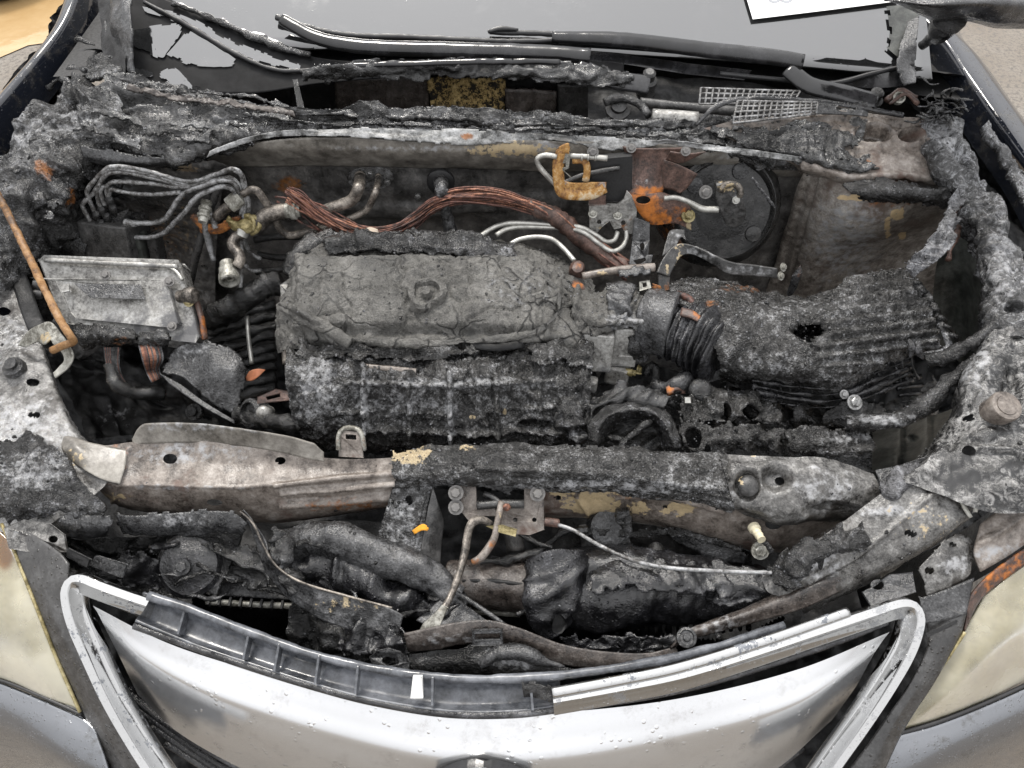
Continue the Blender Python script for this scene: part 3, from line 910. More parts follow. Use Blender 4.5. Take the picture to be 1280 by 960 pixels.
# wipers
def wiper(arm_pts, blade_pts, root_pts, piv, name):
    w = bpy.data.objects.new('wiper', None); COL.objects.link(w); w.parent = car
    b = PW(*piv, 0.03); w.location = b - car.location
    w['label'] = name
    tube('wiper_arm', [PW(x, y, o) for x, y, o in arm_pts], [0.010, 0.0135, 0.014, 0.0145, 0.0145], K['gloss'], w, n=16, flat=((0, -0.45, 0.9), 0.7), disp=[('f', 60, 0.0004)])
    tube('wiper_root', [PW(x, y, o) for x, y, o in root_pts], [0.016, 0.017, 0.018], K['gloss'], w, n=16, flat=((0, -0.45, 0.9), 0.4), disp=[('f', 40, 0.0006)])
    tube('wiper_blade', [PW(x, y, o) for x, y, o in blade_pts], 0.005, K['rubber'], w, n=8, disp=[('f', 90, 0.0008)])
    lathe('pivot_nut', PW(*piv, 0.02), (0, -0.3, 1), [(0.016, -0.03), (0.016, 0.0), (0.011, 0.004), (0.011, 0.016), (0.007, 0.02)], K['darksteel'], w, n=16)
    return w
wiper([(352, 24, 0.03), (395, 47, 0.03), (450, 58, 0.032), (560, 62, 0.034), (680, 66, 0.034), (738, 70, 0.036)],
      [(345, 22, 0.012), (420, 42, 0.012), (520, 47, 0.012), (640, 52, 0.012), (700, 50, 0.014)],
      [(722, 82, 0.034), (760, 98, 0.034), (812, 106, 0.034)], (810, 100), 'wet black wiper crossing the middle of the windscreen')
wiper([(690, 46, 0.03), (780, 50, 0.03), (880, 62, 0.032), (970, 72, 0.034), (1004, 78, 0.034)],
      [(612, 40, 0.010), (700, 43, 0.012), (800, 50, 0.012), (900, 60, 0.012), (985, 68, 0.012)],
      [(985, 86, 0.034), (1010, 106, 0.034), (1050, 116, 0.034), (1096, 128, 0.034)], (1092, 124), 'wiper lying toward the paper sheet and melted vent mesh')
w0 = tube('wiper_tip', [PW(610, 40, 0.02), PW(625, 36, 0.02), PW(648, 37, 0.02)], [0.003, 0.005, 0.002], K['rubber'], windscreen, n=8)

# dark interior behind the cowl and floor of the bay
sheet('bay_floor', [[(-60, 200, 0.42), (400, 200, 0.42), (900, 200, 0.42), (1400, 200, 0.42)], [(-60, 450, 0.40), (400, 450, 0.40), (900, 450, 0.40), (1340, 450, 0.40)],
      [(-60, 700, 0.42), (400, 700, 0.42), (900, 700, 0.42), (1340, 700, 0.42)]], K['soot'], car, res=0.008, disp=[('f', 8, 0.05), ('f', 30, 0.02)])

# firewall with a flanged lip
fw = sheet('firewall', [[(150, 190, .78, 'y'), (300, 185, .745, 'y'), (500, 185, .735, 'y'), (750, 185, .735, 'y'), (1000, 195, .745, 'y'), (1180, 215, .80, 'y')],
      [(150, 300, .80, 'y'), (300, 290, .75, 'y'), (500, 290, .74, 'y'), (750, 290, .74, 'y'), (1000, 300, .75, 'y'), (1180, 300, .80, 'y')],
      [(150, 520, .74, 'y'), (300, 520, .70, 'y'), (500, 520, .68, 'y'), (750, 520, .68, 'y'), (1000, 520, .70, 'y'), (1180, 520, .74, 'y')]], K['firewall'], car, res=0.005,
      disp=[('f', 5, 0.012), ('f', 40, 0.002)], spots=[('m2', 362, 228, 17, 10, .8), ('m1', 235, 210, 16, 9, .8), ('m2', 530, 268, 10, 12, .5), ('m1', 262, 203, 18, 14, .8), ('m2', 215, 300, 16, 14, .6), ],
      bumps=[('s', [(300, 262), (700, 255)], 14, 0.008), ('e', 560, 300, 60, 30, -0.02, .4)])
# three-part lip of the cowl: bright edge, flange, brownish web below
sheet('cowl_lip', [[(262, 189, .975), (290, 177, .980), (345, 164, .982), (430, 161, .982), (520, 161, .982), (640, 165, .982), (720, 169, .982), (800, 174, .982), (900, 182, .980), (1005, 196, .975)],
      [(258, 196, .968), (290, 185, .972), (345, 171, .974), (430, 172, .974), (520, 178, .971), (570, 181, .970), (640, 178, .972), (690, 176, .974), (770, 188, .97), (830, 182, .973), (900, 190, .972), (1005, 204, .966)]],
      K['lip'], car, res=0.0025, th=0.002, ragged=0.002, disp=[('f', 20, 0.004), ('x', 60, 0.002)], spots=[('m2', 585, 172, 9, 4, .8)])
web = sheet('cowl_web', [[(215, 196, .70, 'y'), (290, 182, .69, 'y'), (400, 172, .683, 'y'), (560, 178, .683, 'y'), (680, 176, .683, 'y'), (850, 182, .685, 'y'), (1010, 200, .715, 'y')],
      [(225, 203, .70, 'y'), (290, 187, .69, 'y'), (400, 188, .681, 'y'), (560, 191, .681, 'y'), (680, 191, .681, 'y'), (850, 197, .684, 'y'), (1010, 212, .715, 'y')],
      [(235, 212, .722, 'y'), (290, 209, .715, 'y'), (400, 208, .71, 'y'), (560, 210, .71, 'y'), (680, 214, .71, 'y'), (850, 212, .712, 'y'), (1005, 222, .725, 'y')]],
      K['web'], car, res=0.004, disp=[('f', 12, 0.002)], th=0.002, spots=[('m1', 640, 186, 60, 9, .75), ('m3', 680, 184, 22, 9, .8), ('m3', 950, 195, 60, 6, .6), ('m3', 520, 186, 120, 4, .5)],
      bumps=[('e', 363, 180, 4, 3, -.003, .3), ('e', 415, 182, 4, 3, -.003, .3)])
sheet('cowl_panel', [[(140, 92, .99), (260, 114, .99), (370, 140, .985), (500, 143, .98), (640, 149, .98), (780, 152, .98), (900, 150, .98), (1000, 142, .985), (1080, 138, .985)],
      [(118, 118, .985), (250, 130, .98), (380, 147, .98), (500, 150, .978), (640, 155, .978), (780, 159, .976), (900, 160, .976), (1000, 158, .978), (1080, 158, .98)],
      [(100, 142, .975), (220, 158, .972), (330, 152, .973), (400, 154, .973), (500, 158, .972), (640, 162, .971), (780, 168, .97), (900, 174, .97), (1000, 180, .968), (1080, 180, .97)],
      [(90, 165, .96), (180, 184, .962), (225, 192, .965), (290, 176, .966), (400, 162, .967), (500, 163, .967), (640, 168, .967), (780, 175, .967), (900, 183, .965), (1010, 202, .957), (1090, 210, .955)],
      [(95, 185, .90), (180, 195, .91), (225, 200, .92), (290, 184, .93), (400, 172, .94), (500, 173, .94), (640, 178, .94), (780, 185, .94), (900, 192, .94), (1010, 212, .93), (1090, 216, .93)]],
      K['cowlchar'], car, res=0.0022, th=0.0, disp=[('f', 9, 0.009), ('x', 38, 0.007), ('x', 90, 0.003), ('w', 18, 0.005), ('f', 130, 0.0014)], dust=0.8, ragged=0.004,
      bumps=[('s', [(150, 118), (250, 122), (380, 142), (700, 152), (900, 158)], 7, 0.006), ('e', 170, 130, 20, 8, -.014, .5), ('e', 225, 172, 12, 6, .010, .6)],
      spots=[('m3', 450, 158, 260, 6, .35), ('m3', 120, 150, 30, 20, .5), ('m3', 640, 163, 300, 4, .5)])
# streaked char strip in front of the opening
sheet('cowl_edge', [[(378, 139, .990), (450, 138, .99), (560, 144, .988), (700, 150, .988), (860, 150, .988)], [(370, 147, .985), (450, 150, .984), (560, 154, .984), (700, 158, .983), (870, 160, .983)]],
      K['cowlchar'], car, res=0.0022, th=0.006, ragged=0.004, disp=[('x', 50, 0.006), ('x', 120, 0.003), ('f', 160, 0.001)], dust=0.6)
# layered torn strips lying over the left and middle of the cowl
for rr_, mt_, rg_ in [
    ([[(165, 108, 1.0), (230, 120, 1.0), (300, 128, .998), (370, 142, .992)], [(160, 114, .996), (228, 128, .996), (300, 137, .994), (372, 150, .988)]], K['brownplastic'], .003),
    ([[(150, 98, 1.002), (220, 112, 1.003), (290, 118, 1.002), (350, 126, .998), (378, 140, .99)], [(152, 103, .998), (220, 118, .999), (290, 124, .998), (350, 134, .994), (374, 146, .987)]], K['char'], .004),
    ([[(120, 138, .988), (180, 146, .99), (240, 150, .99), (300, 150, .988)], [(116, 146, .984), (180, 158, .985), (240, 164, .985), (300, 160, .984)]], K['cowlchar'], .009),
    ([[(185, 158, .985), (230, 160, .988), (275, 166, .984)], [(180, 172, .98), (228, 178, .98), (262, 182, .977)]], K['char'], .010),
    ([[(100, 150, .985), (140, 162, .985), (180, 174, .98)], [(94, 160, .98), (134, 176, .978), (176, 190, .972)]], K['cowlchar'], .008),
    ([[(300, 140, .988), (380, 150, .988), (480, 153, .987), (600, 158, .986)], [(300, 148, .984), (380, 157, .984), (480, 159, .984), (600, 163, .983)]], K['char'], .005),
    ([[(610, 158, .987), (720, 162, .987), (830, 166, .986), (930, 176, .982)], [(610, 164, .983), (720, 168, .983), (830, 174, .982), (930, 185, .978)]], K['cowlchar'], .006),
    ([[(75, 150, .965), (50, 185, .95), (25, 225, .935)], [(62, 140, .965), (36, 176, .95), (10, 215, .935)]], K['char'], .008),
    ([[(95, 200, .945), (85, 235, .92), (70, 280, .89)], [(80, 196, .948), (66, 230, .925), (50, 275, .90)]], K['charmid'], .012)]:
    sheet('torn_strip', rr_, mt_, car, res=0.002, th=0.003, ragged=rg_, disp=[('f', 10, .004), ('w', 18, .006), ('x', 60, .0025), ('f', 120, .001)], dust=0.3)
# opening in the cowl: back wall, foam pad, brown duct
ob = sheet('plenum_wall', [[(365, 84, .99, 'y'), (500, 80, .99, 'y'), (640, 80, .99, 'y'), (770, 84, .99, 'y')], [(365, 190, .97, 'y'), (500, 190, .97, 'y'), (640, 190, .97, 'y'), (770, 190, .97, 'y')]], K['soot'], car, res=0.006, disp=[('f', 15, 0.004)])
sheet('plenum_panel', [[(418, 98, .95, 'y'), (480, 97, .95, 'y'), (536, 97, .95, 'y')], [(420, 150, .94, 'y'), (480, 150, .94, 'y'), (536, 150, .94, 'y')]], K['brownplastic'], ob, res=0.006, th=0.004, disp=[('f', 30, 0.001)])
sheet('foam_pad', [[(533, 96, .945, 'y'), (580, 96, .945, 'y'), (632, 99, .945, 'y')], [(535, 120, .940, 'y'), (582, 122, .940, 'y'), (632, 122, .940, 'y')], [(538, 148, .935, 'y'), (580, 148, .935, 'y'), (630, 148, .935, 'y')]], K['foam'], ob, res=0.003, th=0.01, disp=[('f', 60, 0.003)], bumps=[('s', [(562, 94), (563, 150)], 4, -0.006)], ragged=0.005)
sheet('plenum_panel', [[(631, 112, .93, 'y'), (665, 113, .925, 'y'), (696, 115, .93, 'y')], [(633, 154, .92, 'y'), (665, 154, .915, 'y'), (695, 155, .92, 'y')]], K['brownplastic'], ob, res=0.005, th=0.01, bumps=[('s', [(668, 110), (669, 155)], 4, -0.005)])
sheet('plenum_panel', [[(697, 106, .94, 'y'), (740, 106, .94, 'y')], [(697, 156, .93, 'y'), (742, 156, .93, 'y')]], K['darksteel'], ob, res=0.005, th=0.01)
sheet('plenum_side', [[(366, 100, .99), (372, 100, .99)], [(374, 150, .985), (384, 152, .985)], [(374, 170, .9), (384, 172, .9)]], K['char'], ob, res=0.005, disp=[('f', 40, 0.003)])
# ragged melted trim hanging over the opening
sheet('melted_trim', [[(372, 86, 1.005), (450, 78, 1.012), (560, 75, 1.012), (660, 77, 1.012), (730, 82, 1.008), (790, 92, 1.0)],
      [(376, 96, .998), (450, 88, 1.003), (560, 85, 1.003), (660, 88, 1.003), (730, 94, 1.0), (790, 102, .99)],
      [(378, 101, .985), (450, 96, .988), (560, 96, .988), (640, 100, .988), (730, 105, .985), (780, 112, .98)]], K['cowlchar'], car, res=0.0025, th=0.003, ragged=0.006,
      disp=[('x', 40, 0.007), ('x', 100, 0.003), ('w', 30, 0.004)], dust=0.2)
sheet('melted_trim', [[(440, 79, 1.018), (560, 74, 1.02), (700, 74, 1.02)], [(440, 85, 1.012), (560, 81, 1.014), (700, 81, 1.013)]], K['gloss'], car, res=0.004, th=0.003, disp=[('w', 15, 0.003)])
# right side of the plenum: wiper motor tubes and vent mesh
pr_ = sheet('plenum_floor', [[(735, 100, .955), (880, 100, .955), (1060, 118, .955)], [(735, 160, .93), (880, 165, .93), (1060, 160, .93)]], K['soot'], car, res=0.006, disp=[('f', 20, 0.006)])
tube('wiper_link', [(800, 128, .975), (860, 134, .975), (930, 140, .975)], 0.008, K['darksteel'], pr_, n=12)
tube('wiper_link', [(815, 146, .985), (845, 148, .985), (872, 150, .985)], 0.013, K['alu'], pr_, n=14)
tube('wiper_link', [(756, 128, .985), (775, 122, .99), (800, 130, .985), (810, 145, .98)], 0.007, K['charmid'], pr_, n=10, disp=[('f', 80, 0.002)])
lathe('wiper_motor', (772, 136, .965), (0, -0.6, 0.8), [(0.022, 0), (0.022, 0.01), (0.014, 0.012), (0.013, 0.02)], K['darksteel'], pr_)
# vent mesh, two pieces of crossed bars
def mesh_panel(c00, c10, c01, c11, nx, ny, mat, par, r=0.0017):
    A, B, C_, D = [V(q) for q in (c00, c10, c01, c11)]
    f = lambda u, v: A * (1 - u) * (1 - v) + B * u * (1 - v) + C_ * (1 - u) * v + D * u * v
    for i in range(nx + 1):
        tube('mesh_bar', [f(i / nx, 0), f(i / nx, .5), f(i / nx, 1)], r, mat, par, n=5, step=0.02)
    for j in range(ny + 1):
        tube('mesh_bar', [f(0, j / ny), f(.5, j / ny), f(1, j / ny)], r, mat, par, n=5, step=0.02)
cg = thing('vent_mesh', (960, 135, .97), 'two pieces of black square vent mesh left below the wiper', 'vent')
mesh_panel((876, 110, 1.03), (1000, 114, 1.03), (874, 130, 1.02), (992, 128, 1.02), 16, 3, K['pipe'], cg)
mesh_panel((922, 126, 1.025), (1022, 128, 1.025), (916, 154, 1.01), (1020, 142, 1.015), 14, 4, K['pipe'], cg, 0.0019)
sheet('rim', [[(872, 152, 1.0), (890, 132, 1.022), (920, 121, 1.027), (980, 120, 1.027), (1060, 128, 1.02), (1130, 141, 1.005)], [(870, 158, .995), (894, 137, 1.018), (924, 126, 1.023), (980, 125, 1.024), (1060, 134, 1.015), (1130, 147, 1.0)]], K['plastic'], cg, res=0.004, th=0.004, disp=[('f', 40, 0.002)])
sheet('frame', [[(1018, 128, 1.022), (1060, 132, 1.018), (1085, 137, 1.01)], [(1018, 142, 1.012), (1060, 143, 1.01), (1085, 145, 1.005)]], K['gplastic'], cg, res=0.0025, th=0.003, holes=[(1058, 135, 13, 4.5)])

# right corner of the cowl: grey-brown panel with round recesses
sheet('cowl_corner', [[(880, 160, .985), (940, 148, .99), (1000, 140, .992), (1080, 142, .99), (1160, 152, .985)],
      [(900, 170, .98), (960, 165, .985), (1020, 160, .987), (1090, 165, .985), (1175, 175, .975)],
      [(940, 186, .972), (1000, 190, .974), (1060, 195, .974), (1110, 200, .972), (1185, 205, .965)],
      [(990, 205, .958), (1035, 215, .958), (1080, 222, .955), (1130, 220, .955), (1190, 225, .95)],
      [(1000, 214, .92), (1040, 224, .92), (1085, 230, .92), (1130, 230, .92), (1190, 235, .92)]],
      K['brownsteel'], car, res=0.0026, disp=[('f', 12, 0.004), ('f', 90, 0.0012)], dust=0.1,
      bumps=[('e', 1093, 167, 27, 15, .006, .15), ('e', 1093, 167, 22, 11, -0.028, .15), ('e', 1138, 170, 19, 11, .005, .15), ('e', 1138, 170, 14, 8, -0.03, .18), ('s', [(930, 160), (1000, 148), (1080, 146), (1158, 155)], 7, 0.008), ('e', 1085, 198, 20, 12, -.004, .2),
             ('s', [(1005, 205), (1060, 222), (1130, 218), (1185, 228)], 6, .006)],
      spots=[('m2', 1085, 201, 5, 4), ('m2', 1110, 228, 30, 4, .7), ('m3', 1180, 180, 20, 20, .6)])
sheet('char_crust', [[(880, 162, .984), (960, 158, .99), (1050, 162, .99), (1082, 175, .985)], [(900, 174, .982), (960, 172, .987), (1030, 182, .985), (1070, 190, .98)], [(960, 190, .973), (1020, 200, .975), (1060, 206, .972), (1095, 208, .97)], [(1000, 207, .96), (1040, 212, .96), (1070, 214, .96), (1105, 212, .96)]],
      K['char'], car, res=0.0028, th=0.003, ragged=0.02, disp=[('x', 30, 0.004), ('w', 25, 0.005), ('g', 120, 0.003)], dust=0.6)

# strut towers
sheet('strut_tower', [[(1008, 212, .93), (1045, 226, .94), (1100, 236, .945), (1150, 240, .945), (1200, 245, .94)],
      [(998, 235, .885), (1035, 262, .885), (1090, 275, .89), (1145, 268, .89), (1205, 262, .89)],
      [(978, 305, .74), (1015, 330, .74), (1075, 325, .75), (1130, 315, .76), (1200, 310, .76)],
      [(955, 370, .60), (1000, 392, .60), (1065, 385, .60), (1130, 380, .60), (1200, 380, .60)]],
      K['tower'], car, res=0.003, disp=[('f', 6, 0.004), ('f', 60, 0.0008)], label='scorched right strut tower with flaking cream paint',
      bumps=[('s', [(1006, 215), (985, 290), (968, 350)], 6, .007), ('s', [(1020, 222), (1000, 300), (985, 360)], 3, -.004)],
      spots=[('m1', 1122, 268, 10, 7), ('m1', 1070, 247, 22, 4), ('m1', 1128, 295, 5, 6), ('m1', 1110, 285, 4, 18, .8), ('m3', 1060, 300, 50, 60, .55), ('m2', 1110, 255, 30, 5, .5)])
sheet('char_crust', [[(1050, 228, .955), (1110, 226, .96), (1170, 230, .96), (1200, 240, .95)], [(1062, 240, .95), (1110, 240, .955), (1170, 246, .95), (1200, 252, .94)], [(1078, 250, .93), (1130, 252, .93), (1170, 256, .93), (1200, 262, .92)]],
      K['ash'], car, res=0.0028, th=0.003, ragged=0.008, disp=[('w', 22, 0.006), ('g', 120, 0.003)], dust=0.5)
sheet('strut_tower', [[(60, 190, .90), (120, 178, .94), (190, 182, .955), (240, 192, .95), (290, 205, .93)],
      [(70, 230, .84), (130, 205, .90), (195, 212, .90), (245, 218, .90), (280, 225, .88)],
      [(90, 330, .64), (140, 300, .70), (200, 300, .70), (250, 310, .70), (270, 320, .68)],
      [(90, 460, .44), (140, 430, .46), (200, 430, .46), (250, 440, .46), (270, 450, .46)]],
      K['firewall'], car, res=0.003, disp=[('f', 8, 0.008), ('f', 50, 0.002), ('f', 150, 0.001)], label='sooty left strut tower behind the brake pipes', dust=0.2,
      bumps=[('s', [(95, 190), (150, 195), (215, 200), (260, 205)], 8, .008)], spots=[('m1', 232, 208, 20, 7, .9), ('m2', 205, 300, 30, 25, .35), ('m1', 225, 285, 30, 40, .3), ('m3', 120, 230, 60, 50, .35)])
sheet('grey_fold', [[(100, 182, .958), (150, 188, .962), (195, 196, .962), (212, 190, .962)], [(105, 196, .945), (150, 203, .948), (190, 205, .95), (228, 204, .948)], [(115, 205, .92), (160, 210, .92), (200, 210, .92), (230, 208, .92)]], K['gplastic'], car, res=0.003, th=0.003, disp=[('f', 20, 0.003)], ragged=0.004)

# left inner wing: ash slope
sheet('inner_wing', [[(100, 100, .97), (70, 122, .955), (38, 160, .94), (-5, 205, .92), (-50, 290, .89), (-90, 370, .86)],
      [(135, 108, .985), (95, 140, .965), (55, 185, .94), (15, 235, .92), (-20, 300, .89), (-60, 370, .86)],
      [(150, 120, .985), (115, 160, .965), (80, 200, .94), (55, 250, .91), (20, 310, .87), (-10, 360, .85)],
      [(160, 150, .97), (130, 190, .94), (100, 215, .91), (80, 265, .86), (45, 315, .82), (20, 370, .80)],
      [(165, 190, .85), (140, 230, .80), (115, 265, .74), (95, 320, .66), (70, 360, .62), (40, 420, .60)]],
      K['ash'], car, res=0.0023, disp=[('f', 7, 0.018), ('w', 12, 0.014), ('w', 34, 0.005), ('f', 110, 0.0014)], dust=0.5,
      bumps=[('e', 52, 262, 12, 26, -.025, .4), ('e', 75, 130, 14, 12, -.03, .6), ('s', [(30, 165), (60, 140), (100, 100)], 8, .012), ('e', 55, 375, 12, 22, -.03, .4)],
      spots=[('m2', 60, 218, 7, 9), ('m2', 74, 242, 6, 10, .9), ('m3', 40, 175, 40, 25, .5), ('m3', 90, 160, 20, 14, .5)])
# dark burnt channel between the left fender and the windscreen
sheet('fender_channel', [[(90, -30, .93), (70, 30, .91), (30, 80, .89), (-30, 150, .87)], [(120, -30, .88), (100, 40, .86), (60, 90, .86), (0, 150, .85)], [(160, -30, .95), (150, 40, .95), (120, 90, .94), (60, 130, .92)]],
      K['soot'], car, res=0.005, disp=[('f', 12, 0.015), ('f', 50, 0.006)])
sheet('pillar_trim', [[(136, -10, 1.07), (150, -10, 1.08), (165, -12, 1.08)], [(134, 30, 1.03), (146, 32, 1.045), (165, 40, 1.05)], [(148, 60, 1.01), (155, 62, 1.02), (163, 60, 1.03)], [(157, 88, .995), (161, 90, .998), (166, 91, 1.0)]],
      K['gplastic'], car, res=0.003, th=0.004, disp=[('f', 14, 0.006)], ragged=0.003)
sheet('pillar_base', [[(120, -30, 1.05), (150, -30, 1.07)], [(128, 60, 1.0), (158, 60, 1.02)], [(140, 100, .985), (160, 96, .995)]], K['soot'], car, res=0.005, disp=[('f', 20, .004)])
tube('pillar_trim', [(133, 28, 1.02), (134, 42, 1.015), (136, 54, 1.0)], 0.004, K['char'], car, n=8)
sheet('char_crust', [[(108, 76, .985), (125, 66, .995), (152, 70, 1.0)], [(108, 88, .985), (130, 84, .995), (156, 86, 1.0)], [(105, 100, .98), (130, 100, .99), (154, 97, .995)]], K['ash'], car, res=0.0028, th=0.006, ragged=0.006, disp=[('f', 25, 0.006), ('f', 90, 0.003)], dust=0.8)
for k, ps in enumerate([[(80, 60, .95), (100, 50, .97), (118, 56, .97)], [(72, 98, .95), (90, 86, .965), (108, 90, .97)], [(60, 110, .945), (75, 100, .96), (100, 112, .97)]]):
    tube('melted_string', ps, [0.003, 0.006, 0.003], K['charmid'], car, n=8, disp=[('f', 60, 0.006)])

# fenders: crest line with an outer side that falls away
def fender(crest, s, mat, label, outer):
    c = [V(q) for q in crest]
    off = lambda dx, dz, dy=0: [q + Vector((s * dx, dy, dz)) for q in c]
    sheet('fender', [off(-0.016, -0.06), off(-0.010, -0.012), off(-0.006, 0), off(0, 0.001)] + [off(*q) for q in outer],
          mat, car, res=0.006, label=label)
fender([(108, -70, 1.03), (92, -10, 1.015), (76, 28, 1.0), (48, 66, .985), (8, 112, .965), (-50, 180, .94), (-130, 300, .91)], -1, K['paintdark'], 'dark blue-black left fender edge beside the puddle', [(0.022, -0.014), (0.06, -0.07), (0.12, -0.22), (0.125, -0.5)])
fender([(1130, -40, 1.03), (1158, 20, 1.02), (1186, 52, 1.01), (1215, 95, 1.0), (1250, 145, .985), (1300, 215, .97), (1360, 330, .94)], 1, K['paintdark'], 'right fender edge with pale shine below the mirror', [(0.02, -0.004), (0.06, -0.022), (0.12, -0.075), (0.18, -0.17), (0.22, -0.32), (0.23, -0.6)])
# right burnt channel and charred inner wing
sheet('fender_channel', [[(1120, 20, .96), (1165, 60, .93), (1200, 130, .91), (1260, 210, .90), (1330, 300, .90)], [(1110, 60, .93), (1150, 110, .90), (1200, 170, .89), (1240, 230, .89), (1300, 320, .89)], [(1090, 110, .95), (1140, 135, .95), (1180, 180, .93), (1210, 240, .92), (1260, 330, .90)]],
      K['soot'], car, res=0.005, disp=[('f', 12, 0.012), ('f', 50, 0.005)])
sheet('inner_wing', [[(1165, 130, .985), (1195, 165, .98), (1225, 215, .97), (1262, 290, .96), (1300, 380, .94), (1330, 440, .93)],
      [(1158, 150, .985), (1185, 190, .98), (1212, 235, .97), (1240, 300, .96), (1262, 370, .945), (1290, 430, .93)],
      [(1150, 165, .98), (1172, 205, .975), (1200, 240, .965), (1222, 295, .95), (1238, 360, .935), (1245, 425, .92)],
      [(1150, 180, .95), (1170, 215, .94), (1192, 245, .93), (1215, 300, .91), (1232, 365, .90), (1240, 430, .89)]],
      K['swirl'], car, res=0.0024, disp=[('f', 8, 0.010), ('w', 11, 0.011), ('w', 34, 0.004), ('f', 140, 0.0009)], dust=0.2, label='blistered pale-grey right inner wing edge',
      bumps=[('e', 1205, 185, 12, 20, -.012, .5), ('e', 1268, 388, 12, 5, -.02, .3)], spots=[('m3', 1180, 170, 14, 30, .6), ('m3', 1250, 330, 14, 60, .5)])
sheet('inner_wing_strip', [[(1228, 158, .99), (1255, 205, .98), (1290, 265, .97)], [(1234, 152, .985), (1264, 200, .975), (1300, 262, .965)]], K['swirl'], car, res=0.003, th=0.01, disp=[('w', 25, 0.006)], dust=0.4)
sheet('wing_panel', [[(1196, 262, .93), (1206, 250, .935), (1220, 290, .92), (1232, 360, .905), (1240, 432, .885)],
      [(1172, 330, .82), (1186, 330, .82), (1206, 355, .80), (1222, 400, .78), (1230, 445, .78)],
      [(1165, 440, .64), (1180, 440, .64), (1190, 445, .64), (1205, 450, .64), (1225, 460, .64)]], K['greenpanel'], car, res=0.004, disp=[('f', 6, 0.008)], label='smooth sooty green inner wing panel')
# torn ash ribbon hanging from the right corner
sheet('ash_ribbon', [[(1212, 238, .965), (1198, 262, .955), (1192, 290, .945), (1182, 318, .935), (1158, 335, .93), (1146, 350, .925)], [(1196, 234, .968), (1180, 262, .962), (1168, 285, .955), (1154, 308, .945), (1136, 322, .938), (1126, 342, .932)]],
      K['ashlight'], car, res=0.0018, th=0.003, ragged=0.004, disp=[('w', 22, 0.010), ('f', 100, 0.002)], dust=0.2, spots=[('m3', 1170, 300, 30, 40, .3)])
tube('ash_ribbon', [(1207, 246, .95), (1200, 270, .94), (1192, 298, .93), (1185, 325, .92)], [0.008, 0.007, 0.006, 0.004], K['rustbrown'], car, n=8, disp=[('f', 80, 0.003)])
# frayed clump beside the right pillar
for k in range(46):
    a = random.uniform(0, 6.28)
    x, y = 1178 + random.gauss(0, 14), 135 + random.gauss(0, 10)
    z = 1.0 + random.uniform(-.01, .01)
    tube('frayed_wire', [(x, y, z), (x + 10 * math.cos(a), y + 7 * math.sin(a), z + .015), (x + 20 * math.cos(a + .5), y + 14 * math.sin(a + .5), z + .01)], 0.0016, random.choice([K['ash'], K['ashlight'], K['charmid']]), car, n=5, step=0.004, disp=[('f', 90, 0.001)])
lathe('drain_cap', (1122, 124, 1.0), (-.1, -.6, .8), [(0.010, 0), (0.010, .008), (0.007, .009), (0.006, .004)], K['zinc'], car, n=14)
for ps in [[(1108, 126, 1.0), (1125, 114, 1.01), (1146, 122, 1.005)], [(1112, 130, 1.0), (1132, 118, 1.01), (1148, 130, 1.0)]]:
    tube('frayed_wire', ps, 0.004, K['rustbrown'], car, n=7, disp=[('f', 70, 0.002)])
sheet('pillar_trim', [[(1142, 2, 1.06), (1150, 10, 1.06)], [(1124, 60, 1.03), (1146, 55, 1.035)], [(1120, 85, 1.015), (1146, 80, 1.01)], [(1128, 108, 1.0), (1144, 104, 1.0)]], K['gplastic'], car, res=0.003, th=0.003, disp=[('f', 14, 0.004)], ragged=0.003)
# mirror and door
mr = bpy.data.objects.new('side_mirror', None); COL.objects.link(mr); mr.parent = car
mr.location = P(1190, 20, 1.1) - car.location
mr['label'] = 'black side mirror drooping on its stalk at the right'
sheet('mirror_housing', [[(1095, -30, 1.15), (1170, -50, 1.18), (1260, -40, 1.18), (1330, -20, 1.15)], [(1106, 0, 1.17), (1160, 4, 1.20), (1240, 2, 1.20), (1330, 5, 1.17)],
      [(1120, 4, 1.14), (1165, 20, 1.16), (1205, 20, 1.16), (1250, 28, 1.16), (1320, 28, 1.14)], [(1122, 2, 1.10), (1168, 26, 1.10), (1210, 24, 1.10), (1250, 33, 1.10), (1320, 33, 1.10)]], K['plastic'], mr, res=0.004, th=0.004, disp=[('f', 10, 0.004)])
tube('mirror_stalk', [(1190, 20, 1.13), (1178, 35, 1.10), (1166, 48, 1.06), (1152, 58, 1.04)], [0.028, 0.018, 0.012, 0.010], K['plastic'], mr, n=12, disp=[('f', 25, 0.003)])
sheet('door', [[Vector((.78, 1.25, 1.05)), Vector((.83, 1.7, 1.12)), Vector((.86, 2.4, 1.15))], [Vector((.84, 1.25, .95)), Vector((.90, 1.7, .98)), Vector((.93, 2.4, 1.0))], [Vector((.87, 1.25, .6)), Vector((.93, 1.7, .6)), Vector((.95, 2.4, .6))], [Vector((.86, 1.25, .25)), Vector((.90, 1.7, .25)), Vector((.92, 2.4, .25))]], K['paintdark'], car, res=0.02, th=0.01)
